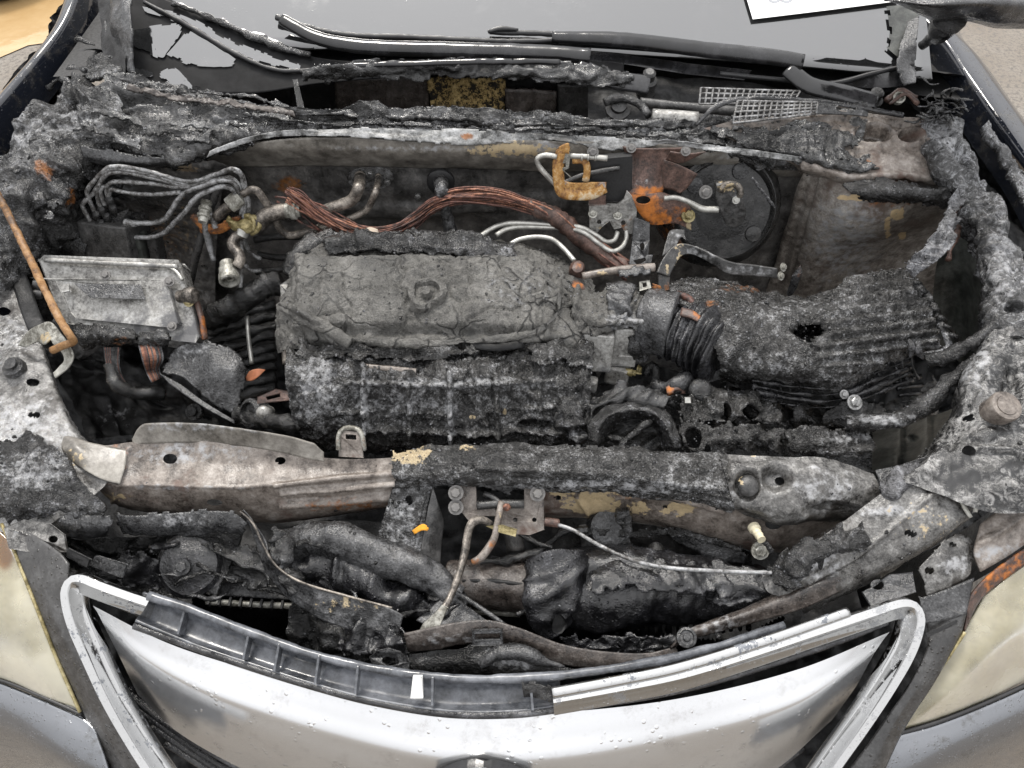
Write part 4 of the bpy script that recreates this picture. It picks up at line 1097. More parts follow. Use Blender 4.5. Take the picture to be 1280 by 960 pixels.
# scuttle and dash below the windscreen, so that nothing shows through the base of the glass
sheet('scuttle', [[Vector((x, 0.93 - 0.14 * x * x, wz(x, .93 - .14 * x * x) - 0.03)) for x in (-.8, -.4, 0, .4, .8)], [Vector((x, 1.3, .97)) for x in (-.8, -.4, 0, .4, .8)], [Vector((x, 1.8, .95)) for x in (-.8, -.4, 0, .4, .8)]], K['black'], car, res=0.04)
sheet('scuttle', [[Vector((x, 0.955 - 0.14 * x * x, wz(x, .955 - .14 * x * x) - 0.012)) for x in (-.76, -.4, 0, .4, .76)], [Vector((x, 1.0 - 0.1 * x * x, .955)) for x in (-.76, -.4, 0, .4, .76)], [Vector((x, 1.0 - 0.1 * x * x, .80)) for x in (-.76, -.4, 0, .4, .76)]], K['soot'], car, res=0.008, disp=[('f', 30, 0.004)])

# ------------------------------------------------------------------ rails along the bay
sheet('upper_rail', [[(-90, 310, .835), (-90, 420, .83), (-90, 520, .825), (-70, 620, .82), (-40, 660, .80), (20, 680, .78)],
      [(-40, 310, .835), (-30, 400, .83), (-10, 480, .825), (10, 560, .82), (30, 620, .805), (70, 650, .79)],
      [(4, 308, .84), (24, 372, .835), (50, 450, .83), (72, 520, .825), (88, 565, .815), (125, 612, .80)],
      [(14, 304, .835), (34, 372, .83), (60, 450, .825), (84, 522, .82), (106, 555, .812), (150, 585, .80)],
      [(18, 308, .79), (38, 376, .79), (64, 454, .785), (90, 528, .78), (116, 560, .77), (160, 590, .76)]],
      K['greysteel'], car, res=0.0028, disp=[('f', 9, 0.004), ('f', 60, 0.0012), ('f', 160, 0.0007)], dust=0.1, label='grey left rail with oval holes below the prop rod clip',
      holes=[(4, 388, 8, 5), (41, 478, 8, 5), (43, 519, 8, 4.5), (1, 336, 9, 7)], bumps=[('e', 20, 458, 22, 18, .006, .4), ('e', 55, 375, 8, 26, -.012, .4)],
      spots=[('m1', 92, 568, 9, 12, .55), ('m3', 30, 540, 50, 40, .6), ('m3', 20, 600, 50, 30, .5), ('m3', 0, 420, 40, 30, .4)])
sheet('char_crust', [[(-30, 560, .826), (30, 540, .832), (75, 560, .828), (80, 580, .82)], [(-30, 600, .82), (30, 590, .825), (80, 595, .82), (110, 610, .81)], [(-30, 640, .80), (30, 630, .81), (90, 635, .80), (140, 640, .79)], [(-30, 660, .77), (40, 655, .78), (100, 655, .77), (140, 655, .765)]],
      K['ash'], car, res=0.0028, th=0.004, ragged=0.012, disp=[('f', 10, 0.007), ('w', 30, 0.005), ('f', 100, 0.002)], dust=1.0, spots=[('m3', 40, 590, 50, 25, .5)])
lathe('rail_bolt', (18, 460, .838), (0, -.2, 1), [(0.016, -.004), (0.015, .006), (0.010, .009), (0.009, .014)], K['charmid'], car, n=14, disp=[('f', 60, 0.003)])
tube('rail_groove', [(20, 340, .836), (28, 360, .836), (38, 390, .834), (46, 410, .832)], 0.012, K['soot'], car, n=8, flat=((0, 0, 1), .25))
# right rail with blistered paint
sheet('upper_rail', [[(1360, 400, .93), (1360, 470, .92), (1350, 540, .91), (1330, 600, .90), (1300, 640, .88)],
      [(1290, 405, .935), (1290, 470, .925), (1280, 540, .915), (1262, 592, .90), (1235, 640, .88)],
      [(1245, 415, .93), (1228, 465, .922), (1205, 535, .91), (1180, 575, .90), (1160, 612, .88)],
      [(1235, 425, .92), (1212, 475, .912), (1186, 540, .90), (1150, 580, .89), (1120, 600, .87)],
      [(1232, 440, .84), (1206, 490, .83), (1180, 550, .82), (1140, 585, .82), (1105, 600, .82)]],
      K['railr'], car, res=0.0026, disp=[('f', 8, 0.006), ('w', 22, 0.004), ('f', 90, 0.0012)], label='pale blistered right rail with tall round stop', dust=0.15,
      holes=[(1211, 523, 7, 4.5), (1211, 563, 9, 6)], bumps=[('e', 1262, 490, 10, 28, -.012, .5), ('e', 1232, 545, 12, 8, .006, .3), ('s', [(1225, 560), (1260, 565), (1290, 580)], 5, .006), ('s', [(1225, 470), (1205, 530), (1190, 560)], 5, -.004)],
      spots=[('m3', 1220, 450, 20, 40, .5)])
lathe('rail_stop', (1240, 518, .915), (.08, -.25, 1), [(0.017, -.01), (0.019, .0), (0.0185, .012), (0.020, .026), (0.0185, .029), (0.013, .029), (0.013, .027), (0.0125, .030), (0.004, .031)], K['brownsteel'], car, n=28)
tube('ash_hose', [(1058, 528, .83), (1090, 527, .84), (1125, 524, .85), (1160, 505, .86), (1182, 478, .88), (1205, 460, .90), (1222, 446, .915)], [0.010, 0.009, 0.010, 0.012, 0.011, 0.010, 0.008], K['ash'], car, n=12, step=0.003, disp=[('f', 30, 0.004), ('f', 120, 0.002)], dust=0.5, spots=[('m3', 1100, 525, 40, 8, .7)])
tube('ash_hose', [(1160, 452, .88), (1190, 444, .90), (1220, 425, .92), (1245, 405, .935)], [0.010, 0.009, 0.009, 0.010], K['ash'], car, n=12, step=0.003, disp=[('f', 30, 0.004), ('f', 120, 0.002)], dust=0.3)
# lower right pocket
sheet('pocket_panel', [[(1090, 535, .80), (1140, 530, .80), (1190, 510, .82)], [(1090, 600, .64), (1140, 600, .64), (1190, 580, .66)]], K['greenpanel'], car, res=0.005, disp=[('f', 8, 0.004)], bumps=[('s', [(1128, 520), (1126, 600)], 3, -.005), ('s', [(1162, 520), (1160, 600)], 3, -.005), ('e', 1140, 550, 4, 3, -.008, .3)])

# ------------------------------------------------------------------ radiator support
rs = thing('radiator_support', (600, 600, .70), 'scorched sheet-metal crossbeam along the front of the bay', 'crossbeam')
sheet('beam', [[(78, 545, .815), (120, 556, .812), (165, 552, .815), (250, 549, .815), (330, 556, .815), (400, 572, .812), (450, 574, .815), (520, 570, .82)],
      [(85, 560, .812), (125, 585, .808), (170, 575, .803), (260, 576, .800), (340, 580, .800), (420, 585, .803), (500, 590, .812)],
      [(98, 580, .806), (135, 605, .80), (180, 605, .796), (260, 608, .797), (340, 603, .798), (420, 597, .80), (500, 600, .805)],
      [(105, 590, .795), (138, 613, .788), (182, 616, .783), (262, 619, .784), (342, 615, .786), (422, 609, .79), (500, 608, .796)],
      [(115, 600, .76), (145, 630, .755), (195, 640, .745), (268, 645, .74), (342, 650, .735), (422, 642, .74), (500, 628, .75)],
      [(118, 605, .72), (150, 632, .72), (200, 643, .71), (270, 648, .70), (342, 654, .70), (422, 646, .70), (500, 632, .71)]],
      K['brownsteel'], rs, res=0.0024, disp=[('f', 8, 0.003), ('f', 60, 0.0007)], holes=[(212, 573, 9, 6), (350, 576, 6.5, 4.5), (95, 548, 6, 4), (268, 629, 10, 4)], dust=0.03,
      bumps=[('e', 276, 568, 14, 9, .002, .3), ('s', [(345, 607), (420, 598), (495, 592)], 5, .007), ('s', [(352, 617), (420, 611), (495, 603)], 4, .008), ('s', [(352, 632), (420, 628), (495, 617)], 5, .009), ('s', [(160, 560), (150, 600), (140, 630)], 3, .003), ('s', [(180, 606), (300, 610), (420, 598)], 4, .002)],
      spots=[('m1', 100, 572, 22, 14, .42), ('m1', 130, 622, 40, 7, .5), ('m2', 440, 632, 60, 10, .55), ('m2', 150, 565, 10, 30, .35), ('m3', 230, 565, 80, 14, .45), ('m3', 230, 610, 80, 5, .4)])
sheet('rear_flange', [[(165, 549, .814), (172, 536, .832), (182, 530, .838), (250, 531, .84), (320, 538, .838), (390, 554, .83), (405, 565, .815)], [(166, 556, .810), (174, 555, .811), (186, 554, .812), (250, 554, .812), (320, 560, .811), (390, 575, .809), (405, 577, .808)]],
      K['web'], rs, res=0.003, th=0.0018, disp=[('f', 14, 0.002)], spots=[('m3', 250, 533, 80, 8, .4)])
sheet('tan_corner', [[(72, 548, .818), (84, 545, .819), (112, 553, .816), (160, 563, .808)], [(80, 565, .816), (96, 562, .82), (120, 575, .814), (156, 585, .806)], [(95, 580, .81), (110, 590, .812), (130, 600, .806), (150, 605, .80)]],
      K['web'], rs, res=0.0028, th=0.0015, disp=[('f', 12, 0.002)], spots=[('m1', 96, 572, 22, 12, .42)])
# crust-coated middle and right of the beam
sheet('crusted_beam', [[(488, 566, .815), (540, 556, .83), (640, 556, .832), (740, 560, .832), (830, 563, .832), (910, 570, .832)],
      [(488, 578, .825), (560, 568, .838), (660, 570, .84), (760, 574, .84), (840, 578, .84), (912, 586, .838)],
      [(490, 594, .82), (560, 588, .832), (660, 590, .833), (760, 596, .833), (840, 602, .832), (915, 612, .83)],
      [(492, 605, .805), (560, 600, .818), (660, 602, .82), (760, 608, .818), (840, 616, .817), (920, 632, .815)],
      [(494, 612, .77), (560, 606, .79), (660, 608, .79), (760, 614, .79), (840, 622, .79), (920, 638, .79)]],
      K['slag'], rs, res=0.0021, disp=[('f', 10, 0.003), ('x', 24, 0.003), ('x', 80, 0.002), ('w', 22, 0.0015), ('g', 180, 0.001)], dust=0.5, ragged=0.004,
      bumps=[('s', [(600, 585), (760, 592), (905, 612)], 5, .004), ('s', [(640, 597), (780, 603), (910, 625)], 3, -.004), ('e', 875, 583, 16, 8, .004, .3), ('e', 877, 583, 7, 4, -.004, .3), ('e', 728, 570, 14, 6, .004, .4)],
      spots=[('m1', 512, 568, 34, 11, .75), ('m1', 585, 561, 14, 4, .6), ('m3', 760, 607, 200, 9, .5), ('m3', 560, 605, 60, 7, .4)])
sheet('front_face', [[(668, 605, .80), (760, 611, .80), (840, 620, .80), (925, 636, .80), (1010, 642, .80), (1060, 636, .80)],
      [(668, 620, .775), (760, 624, .775), (840, 634, .775), (925, 652, .772), (1000, 662, .772), (1055, 650, .775)],
      [(668, 640, .745), (760, 640, .745), (840, 652, .745), (915, 672, .742), (985, 680, .742), (1045, 664, .745)],
      [(668, 648, .72), (760, 647, .72), (840, 660, .72), (912, 682, .715), (980, 690, .715), (1040, 674, .72)]],
      K['brownsteel'], rs, res=0.0025, disp=[('f', 10, 0.002), ('f', 70, 0.0005)], holes=[(967, 655, 11, 7), (832, 633, 4, 2.5), (697, 622, 5, 3)],
      bumps=[('s', [(770, 622), (830, 618), (905, 640)], 3, .003), ('s', [(912, 630), (908, 660)], 3, -.003), ('s', [(715, 612), (735, 640)], 4, .004)],
      spots=[('m1', 740, 628, 34, 16), ('m1', 702, 614, 18, 7, .9), ('m1', 800, 634, 14, 9, .8), ('m1', 850, 634, 24, 9, .85), ('m1', 780, 614, 60, 5, .6), ('m2', 760, 616, 60, 6, .4)])
sheet('end_plate', [[(900, 568, .842), (960, 570, .846), (1040, 574, .846), (1092, 592, .84)],
      [(905, 586, .845), (965, 588, .848), (1045, 595, .846), (1098, 612, .838)],
      [(912, 612, .835), (975, 618, .835), (1045, 622, .835), (1095, 635, .825)],
      [(918, 634, .82), (978, 646, .815), (1035, 646, .815), (1085, 648, .805)],
      [(920, 642, .79), (978, 656, .785), (1030, 654, .785), (1075, 654, .78)]],
      K['greysteel'], rs, res=0.0025, disp=[('f', 9, 0.004), ('w', 20, 0.0015), ('f', 90, 0.0008)], dust=0.1,
      bumps=[('e', 935, 606, 15, 18, -.012, .25), ('e', 972, 598, 17, 15, -.016, .4), ('s', [(906, 572), (912, 600)], 4, -.010), ('e', 1040, 640, 30, 10, -.01, .4)], holes=[(979, 599, 6, 7)],
      spots=[('m1', 945, 566, 20, 3, .9), ('m3', 1030, 610, 40, 25, .4), ('m3', 900, 620, 30, 12, .4)])
lathe('socket_cup', (935, 607, .836), (0, -.3, 1), [(0.014, -.002), (0.0135, .003), (0.010, .007), (0.004, .009)], K['darksteel'], rs, n=18, spots=[('m1', 925, 598, 4, 8, .8)])
tube('hooded_clip', [(423, 562, .822), (424, 542, .838), (432, 535, .842), (448, 537, .842), (453, 546, .838), (455, 562, .82)], 0.0035, K['zinc'], rs, n=8, spots=[('m2', 440, 550, 20, 12, .4)])
plate('clip_web', [(424, 545, .836), (432, 538, .84), (448, 540, .84), (452, 548, .836), (454, 572, .815), (424, 570, .815)], K['brownsteel'], rs, th=0.002, holes=[[(432, 543, .838), (445, 544, .838), (445, 550, .835), (432, 549, .835)]])
# right lower mount that carries the headlamp
hm = thing('lamp_mount', (1080, 680, .75), 'long bent grey mount with flaking paint above right headlamp', 'bracket')
sheet('mount_top', [[(952, 722, .79), (1000, 690, .815), (1050, 655, .84), (1100, 618, .86), (1150, 582, .875), (1176, 572, .88)],
      [(960, 740, .785), (1010, 712, .81), (1060, 672, .838), (1112, 632, .858), (1165, 592, .874), (1188, 584, .88)],
      [(985, 748, .782), (1040, 718, .80), (1090, 690, .83), (1140, 658, .85), (1185, 625, .865), (1204, 618, .87)],
      [(1000, 760, .775), (1060, 732, .79), (1105, 708, .815), (1150, 682, .835), (1190, 655, .85), (1210, 645, .855)],
      [(1004, 766, .75), (1064, 738, .765), (1108, 714, .79), (1152, 688, .81), (1192, 660, .825), (1212, 650, .83)]],
      K['greysteel'], hm, res=0.0025, disp=[('f', 8, 0.004), ('f', 60, 0.001)], dust=0.2, holes=[(1138, 667, 8, 5)],
      bumps=[('s', [(1010, 728), (1080, 688), (1150, 630), (1182, 605)], 4, .004)], spots=[('m3', 1010, 705, 40, 20, .6), ('m3', 1110, 640, 50, 8, .6), ('m1', 1150, 650, 40, 20, .3)])
sheet('ash_cap', [[(958, 705, .80), (985, 682, .82), (1030, 662, .835), (1080, 645, .84)], [(965, 725, .80), (1000, 705, .82), (1045, 685, .84), (1080, 662, .85)], [(980, 745, .785), (1015, 722, .80), (1050, 700, .82), (1090, 680, .835)]],
      K['ash'], hm, res=0.0028, th=0.004, ragged=0.01, disp=[('f', 16, 0.006), ('w', 30, 0.004), ('f', 120, 0.002)], dust=1.0)
sheet('lower_lip', [[(836, 808, .765), (870, 795, .77), (930, 782, .775), (1000, 762, .778), (1060, 735, .79), (1110, 712, .80)], [(850, 795, .775), (890, 782, .78), (940, 765, .785), (985, 748, .787), (1040, 722, .80), (1100, 700, .81)], [(900, 775, .765), (920, 765, .77), (950, 750, .775), (985, 735, .78), (1030, 715, .79), (1090, 695, .80)]],
      K['brownplastic'], hm, res=0.003, th=0.003, disp=[('f', 9, 0.004)], spots=[('m3', 900, 790, 60, 20, .3)])
lathe('lip_bolt', (858, 797, .782), (0, -.3, 1), [(0.012, -.003), (0.012, .002), (0.009, .003), (0.008, .001), (0.005, .001), (0.004, .004)], K['gplastic'], hm, n=20)
tube('end_roller', [(1196, 628, .85), (1212, 615, .86), (1228, 600, .865)], 0.018, K['gplastic'], hm, n=16)
sheet('end_curl', [[(1184, 585, .885), (1192, 605, .88), (1202, 632, .872), (1212, 648, .86)], [(1189, 584, .886), (1197, 604, .881), (1207, 630, .873), (1216, 646, .861)]], K['zinc'], hm, res=0.003, th=0.002)
plate('corner_plate', [(1205, 590, .885), (1216, 602, .885), (1222, 612, .885), (1218, 640, .87), (1250, 622, .875), (1290, 595, .88), (1300, 560, .89), (1250, 585, .89)], K['greysteel'], hm, th=0.003, spots=[('m1', 1240, 615, 20, 14, .6)])
tube('mount_edge', [(1184, 584, .884), (1200, 590, .886), (1215, 598, .886), (1222, 612, .884), (1219, 640, .87)], 0.0025, K['zinc'], hm, n=8)
# corner fold of ash beside the mount
sheet('ash_fold', [[(1098, 600, .86), (1125, 585, .87), (1160, 575, .88)], [(1100, 620, .855), (1125, 605, .87), (1160, 590, .88)], [(1105, 640, .84), (1130, 622, .855), (1165, 600, .87)]], K['ashlight'], hm, res=0.0025, th=0.004, ragged=0.006, disp=[('w', 26, 0.009), ('f', 100, 0.003)], dust=0.4)
plate('grey_wedge', [(1095, 588, .845), (1125, 582, .86), (1160, 570, .875), (1130, 592, .87), (1100, 602, .85)], K['gplastic'], hm, th=0.004)

# ------------------------------------------------------------------ the engine under its collapsed cover
en = thing('engine', (550, 450, .55), 'engine under a cracked grey ash-caked cover in the middle of the bay', 'engine')
def manifold_h(px, py, v):
    # raised D-shaped top plate with a rim, above the sagging base
    a = sst(372, 384, px) * (1 - sst(676, 694, px + 0.25 * np.abs(py - 368)))
    b = sst(322, 332, py) * (1 - sst(408, 420, py))
    m = a * b
    rim = np.exp(-((py - 424 + 0.00009 * (px - 540) ** 2) / 5.0) ** 2) * sst(378, 400, px) * (1 - sst(690, 715, px))
    rim2 = np.exp(-((px + 0.25 * np.abs(py - 368) - 694) / 6.0) ** 2) * sst(330, 345, py) * (1 - sst(415, 428, py))
    return 0.014 * m + 0.011 * rim + 0.013 * rim2
sheet('intake_cover', [[(396, 306, .76), (415, 296, .78), (480, 292, .79), (560, 294, .79), (640, 300, .79), (700, 322, .78), (735, 345, .77)],
      [(378, 322, .83), (400, 310, .864), (480, 303, .872), (560, 305, .872), (645, 312, .868), (705, 338, .85), (742, 360, .82)],
      [(362, 348, .84), (385, 335, .876), (480, 328, .886), (560, 330, .888), (655, 338, .882), (715, 362, .86), (750, 384, .83)],
      [(350, 385, .835), (374, 375, .874), (475, 372, .884), (560, 374, .886), (660, 378, .88), (722, 396, .858), (755, 415, .825)],
      [(344, 424, .815), (366, 415, .858), (470, 418, .868), (560, 420, .87), (655, 416, .868), (728, 428, .845), (756, 440, .81)],
      [(344, 442, .79), (362, 436, .838), (470, 438, .846), (560, 440, .848), (650, 438, .846), (730, 448, .828), (756, 456, .80)]],
      K['ashcake'], en, res=0.0021, disp=[('f', 7, 0.010), ('c', 17, 0.004), ('f', 40, 0.003), ('f', 110, 0.001), ('f', 260, 0.0006)], hf=manifold_h, dust=0.3, label='cracked warm-grey ash cake sagging over the intake',
      bumps=[('e', 530, 364, 30, 22, .004, .3), ('e', 592, 346, 12, 5, .006, .5), ('s', [(362, 385), (395, 405), (425, 425), (445, 436)], 6, .014), ('s', [(384, 330), (376, 372), (372, 410)], 7, .008)],
      spots=[('m3', 640, 370, 40, 20, .25)])
tube('plate_rim', [(640, 334, .897), (684, 350, .892), (698, 372, .886), (692, 398, .882), (660, 418, .878), (560, 428, .879), (460, 426, .877), (405, 418, .872)], [0.001, 0.004, 0.006, 0.006, 0.005, 0.005, 0.004, 0.002], K['ashcake'], en, n=14, step=0.003, flat=((0, -.5, .86), .5), disp=[('f', 18, .005), ('b', 60, .003), ('f', 120, .0012)], dust=0.1)
for rr_ in ([[(370, 428, .85), (450, 426, .866), (540, 428, .868), (600, 430, .866)], [(368, 440, .852), (450, 438, .866), (540, 440, .866), (598, 440, .864)], [(372, 452, .852), (450, 448, .858), (540, 448, .858), (590, 446, .856)]], [[(655, 424, .866), (700, 425, .86), (740, 430, .845)], [(660, 440, .862), (700, 444, .856), (742, 448, .842)], [(662, 456, .852), (700, 460, .846), (738, 466, .835)]]):
    sheet('melted_fold', rr_, K['slag'], en, res=0.0022, th=0.004, ragged=0.009, disp=[('x', 30, .006), ('w', 22, .006), ('f', 100, .0015)], dust=0.3)
lathe('filler_boss', (531, 364, .914), (0, -.28, .96), [(0.030, -.022), (0.027, -.002), (0.022, .0015), (0.018, .0005), (0.015, -.006), (0.011, -.005), (0.007, .004), (0.002, .005)], K['ashcake'], en, n=40, disp=[('f', 30, .006), ('f', 80, .003)])
tube('side_fold', [(352, 384, .868), (380, 398, .884), (410, 412, .884), (438, 430, .872)], [0.005, 0.008, 0.009, 0.006], K['ashcake'], en, n=14, step=0.003, flat=((0, -.5, .86), .6), disp=[('f', 30, .003), ('f', 110, .001)])
sheet('cover_ridge', [[(402, 300, .868), (470, 294, .878), (540, 294, .88), (600, 298, .88), (640, 310, .876)], [(405, 312, .885), (470, 305, .893), (540, 306, .894), (600, 312, .893), (650, 322, .886)], [(412, 325, .878), (470, 318, .886), (540, 320, .888), (600, 325, .886), (655, 334, .88)]],
      K['ash'], en, res=0.0024, th=0.006, ragged=0.006, disp=[('x', 40, 0.006), ('w', 24, 0.006), ('g', 110, 0.003)], dust=0.8, bumps=[('s', [(410, 310), (500, 300), (600, 306)], 5, .008)])
sheet('ash_lump', [[(625, 305, .868), (665, 312, .872), (700, 335, .87)], [(640, 325, .885), (675, 335, .888), (712, 352, .878)], [(665, 345, .88), (695, 352, .883), (725, 372, .868)]], K['ashcake'], en, res=0.0026, th=0.006, ragged=0.006, disp=[('b', 26, 0.012), ('c', 40, 0.003), ('f', 90, 0.002)], dust=0.6)
sheet('cam_cover', [[(360, 438, .832), (470, 440, .835), (560, 440, .835), (650, 440, .832), (742, 450, .82)],
      [(358, 452, .848), (470, 452, .852), (560, 452, .852), (650, 450, .848), (740, 460, .828)],
      [(360, 470, .846), (470, 470, .85), (560, 470, .85), (650, 468, .845), (738, 478, .826)],
      [(364, 500, .818), (470, 502, .824), (560, 502, .824), (650, 500, .82), (735, 508, .805)],
      [(372, 530, .785), (470, 532, .79), (560, 534, .79), (650, 534, .788), (730, 540, .775)],
      [(378, 548, .755), (470, 550, .76), (560, 552, .76), (650, 553, .758), (728, 555, .75)],
      [(380, 560, .66), (470, 562, .66), (560, 563, .66), (650, 563, .66), (726, 565, .66)]],
      K['slag'], en, res=0.0020, disp=[('f', 10, 0.006), ('b', 38, 0.009), ('c', 30, 0.005), ('w', 26, 0.005), ('b', 90, 0.004), ('f', 160, 0.0012)], dust=0.5, label='lumpy grey slag over the cam cover at the engine front',
      bumps=[('s', [(455, 462), (458, 545)], 6, .013), ('s', [(512, 470), (513, 545)], 5, .011), ('s', [(562, 470), (564, 545)], 5, .013), ('s', [(620, 470), (622, 540)], 5, .011), ('s', [(672, 470), (674, 540)], 5, .009), ('s', [(440, 532), (560, 536), (700, 535)], 4, .011), ('e', 485, 500, 18, 14, -.010, .5), ('e', 538, 500, 16, 14, -.009, .5), ('e', 590, 505, 16, 12, -.010, .5), ('e', 645, 502, 14, 12, -.008, .5), ('s', [(430, 478), (560, 482), (690, 476)], 4, .008),
             ('s', [(455, 455), (520, 460)], 4, -.008), ('e', 400, 490, 20, 40, .012, .6), ('e', 670, 530, 20, 6, -.025, .3), ('e', 560, 445, 90, 5, -.008, .5), ('s', [(420, 512), (560, 515), (690, 508)], 4, .004), ('e', 590, 470, 40, 14, .008, .5), ('s', [(470, 548), (600, 546), (700, 548)], 3, -.012)],
      spots=[('m3', 400, 480, 30, 55, .55), ('m3', 480, 500, 90, 30, .4), ('m3', 457, 500, 8, 50, .6), ('m3', 563, 500, 8, 50, .6), ('m3', 560, 480, 120, 8, .55), ('m3', 430, 440, 40, 15, .4), ('m1', 590, 519, 4, 2, .9), ('m1', 631, 515, 3, 5, .9)])  # narrow m3 streaks paint two ribs brighter to bring out their relief
tube('groove_strip', [(455, 458, .855), (490, 461, .856), (520, 464, .853)], 0.004, K['brownsteel'], en, n=8, flat=((0, -.5, .86), .5))
tube('gap_shadow_strip', [(590, 432, .862), (620, 434, .862), (655, 430, .862)], 0.006, K['soot'], en, n=8, flat=((0, -.6, .8), .4))  # black strip painted as the shadow in the gap under the cover
# left flank: brackets, charred hoses, leaf
tube('charred_hose', [(418, 300, .85), (395, 306, .85), (375, 322, .845), (362, 345, .83)], [0.016, 0.018, 0.016, 0.014], K['char'], en, n=14, step=0.003, disp=[('r', 60, 0.004), ('f', 120, 0.002)])
tube('charred_hose', [(352, 352, .80), (325, 362, .79), (300, 378, .77), (262, 400, .73)], [0.016, 0.017, 0.018, 0.016], K['char'], en, n=14, step=0.003, disp=[('r', 50, 0.004), ('f', 120, 0.003)])
plate('hose_bracket', [(350, 356, .83), (366, 345, .835), (382, 346, .835), (380, 366, .825), (374, 398, .80), (370, 410, .79), (356, 406, .79), (352, 384, .81)], K['alu'], en, th=0.004, holes=[ell(366, 360, 7, 8, .828, 10), ell(373, 387, 3, 3, .807, 8)])
tube('stay', [(358, 405, .79), (357, 430, .77), (358, 455, .755)], 0.008, K['tanpipe'], en, n=10, flat=((1, 0, 0), .8), spots=[('m1', 352, 428, 3, 3)])
tube('dip_stick', [(309, 395, .74), (311, 425, .72), (315, 455, .70)], 0.0038, K['silver'], en, n=8)
for k in range(9):
    yy = 392 + k * 13
    tube('belt_rib', [(262, yy + 10, .60), (300, yy, .62), (345, yy - 12, .63)], 0.010, K['char'], en, n=7, step=0.006, disp=[('f', 40, 0.005)])
tube('charred_hose', [(300, 520, .72), (330, 524, .76), (365, 528, .78), (400, 530, .785)], 0.012, K['char'], en, n=12, step=0.003, disp=[('f', 60, 0.005)], dust=0.4)
lathe('pulley_end', (312, 516, .755), (-.5, -.5, .7), [(0.022, -.02), (0.022, .0), (0.016, .004), (0.015, -.004), (0.004, -.004)], K['charmid'], en, n=18)
lathe('sensor', (330, 516, .775), (0, -.6, .8), [(0.011, -.02), (0.012, .0), (0.009, .006), (0.005, .008)], K['alu'], en, n=12)
plate('mount_bracket', [(322, 496, .79), (345, 486, .80), (368, 490, .80), (365, 500, .795), (340, 502, .79), (322, 504, .785)], K['rustbrown'], en, th=0.003, holes=[[(332, 496, .792), (350, 492, .796), (350, 496, .795), (334, 500, .79)]])
bolt((386, 494, .80), (0, -.4, .9), 0.008, K['boltsteel'], en)
lathe('bolt_boss', (378, 490, .79), (0, -.4, .9), [(0.016, -.01), (0.016, .003), (0.011, .006), (0.010, .004)], K['charmid'], en, n=14, disp=[('f', 50, 0.002)])

# fallen leaf
lf = thing('fallen_leaf', (320, 468, .73), 'small orange-brown leaf fallen beside the engine flank', 'leaf')
sheet('blade', [[(307, 472, .735), (312, 464, .74), (322, 461, .742), (332, 462, .738)], [(308, 476, .733), (315, 476, .733), (324, 470, .737), (332, 462, .738)]], K['leaf'] if 'leaf' in K else plain('dry_leaf', (0.26, 0.09, 0.04), 0.6, 0, 0.3, 60, 0.2), lf, res=0.002, th=0.0006)

# ------------------------------------------------------------------ throttle body and the broken intake hose
tb = thing('throttle_body', (770, 430, .70), 'ash-crusted aluminium throttle body right of the engine cover', 'throttle body')
sheet('ash_crust', [[(705, 350, .865), (740, 358, .868), (775, 352, .868), (800, 358, .862)], [(708, 375, .872), (740, 375, .876), (775, 372, .876), (806, 375, .868)], [(712, 400, .868), (745, 398, .873), (775, 395, .873), (806, 398, .866)], [(715, 418, .85), (745, 420, .858), (775, 412, .86), (805, 415, .85)]],
      K['ashcake'], tb, res=0.0024, th=0.006, ragged=0.008, disp=[('f', 14, 0.008), ('c', 45, 0.004), ('f', 70, 0.003), ('f', 200, 0.001)], dust=0.7, bumps=[('s', [(722, 362), (718, 395)], 6, .010), ('s', [(750, 405), (800, 402)], 5, .008), ('s', [(795, 372), (778, 398)], 4, .008)], spots=[('m3', 780, 400, 30, 14, .6)])
sheet('scale_flake', [[(756, 352, .878), (782, 350, .882), (800, 358, .876)], [(756, 372, .88), (780, 372, .884), (792, 380, .878)], [(758, 400, .868), (775, 398, .872), (785, 396, .868)]], K['gplastic'], tb, res=0.0025, th=0.003, ragged=0.006, disp=[('w', 20, 0.006), ('f', 80, 0.002)])
box('housing', (746, 436, .82), (0.046, 0.038, 0.06), K['alu'], tb, rot=(-25, 0, -4), bevel=0.003)
box('housing', (778, 428, .815), (0.036, 0.04, 0.06), K['alu'], tb, rot=(-25, 4, 2), bevel=0.003)
box('flange', (770, 447, .80), (0.058, 0.02, 0.02), K['alu'], tb, rot=(-20, 0, -3), bevel=0.002)
box('sensor_body', (772, 466, .775), (0.036, 0.03, 0.03), K['alu'], tb, rot=(-20, 0, -14), bevel=0.004)
lathe('sensor_tip', (782, 465, .787), (1, -.2, .1), [(0.006, 0), (0.006, .010), (0.0045, .011), (0.0045, .015), (0.0015, .016), (0.0012, .024)], K['braze'], tb, n=12)
bolt((798, 462, .785), (.9, -.3, .2), 0.005, K['braze'], tb)
tube('torn_rib', [(788, 420, .84), (794, 440, .82), (800, 450, .80)], [0.006, 0.008, 0.005], K['ash'], tb, n=9, disp=[('f', 60, 0.005)], dust=0.3)
tube('torn_rib', [(798, 415, .84), (803, 435, .82), (806, 450, .80)], [0.005, 0.006, 0.004], K['ash'], tb, n=9, disp=[('f', 60, 0.004)])
ih = thing('intake_hose', (860, 430, .75), 'burst black ribbed air hose between throttle body and air box', 'hose')
tube('hose_end', [(808, 402, .835), (822, 404, .84), (840, 408, .842)], [0.046, 0.048, 0.050], K['gplastic'], ih, n=30, step=0.003, disp=[('f', 18, 0.005), ('f', 70, 0.0018)])
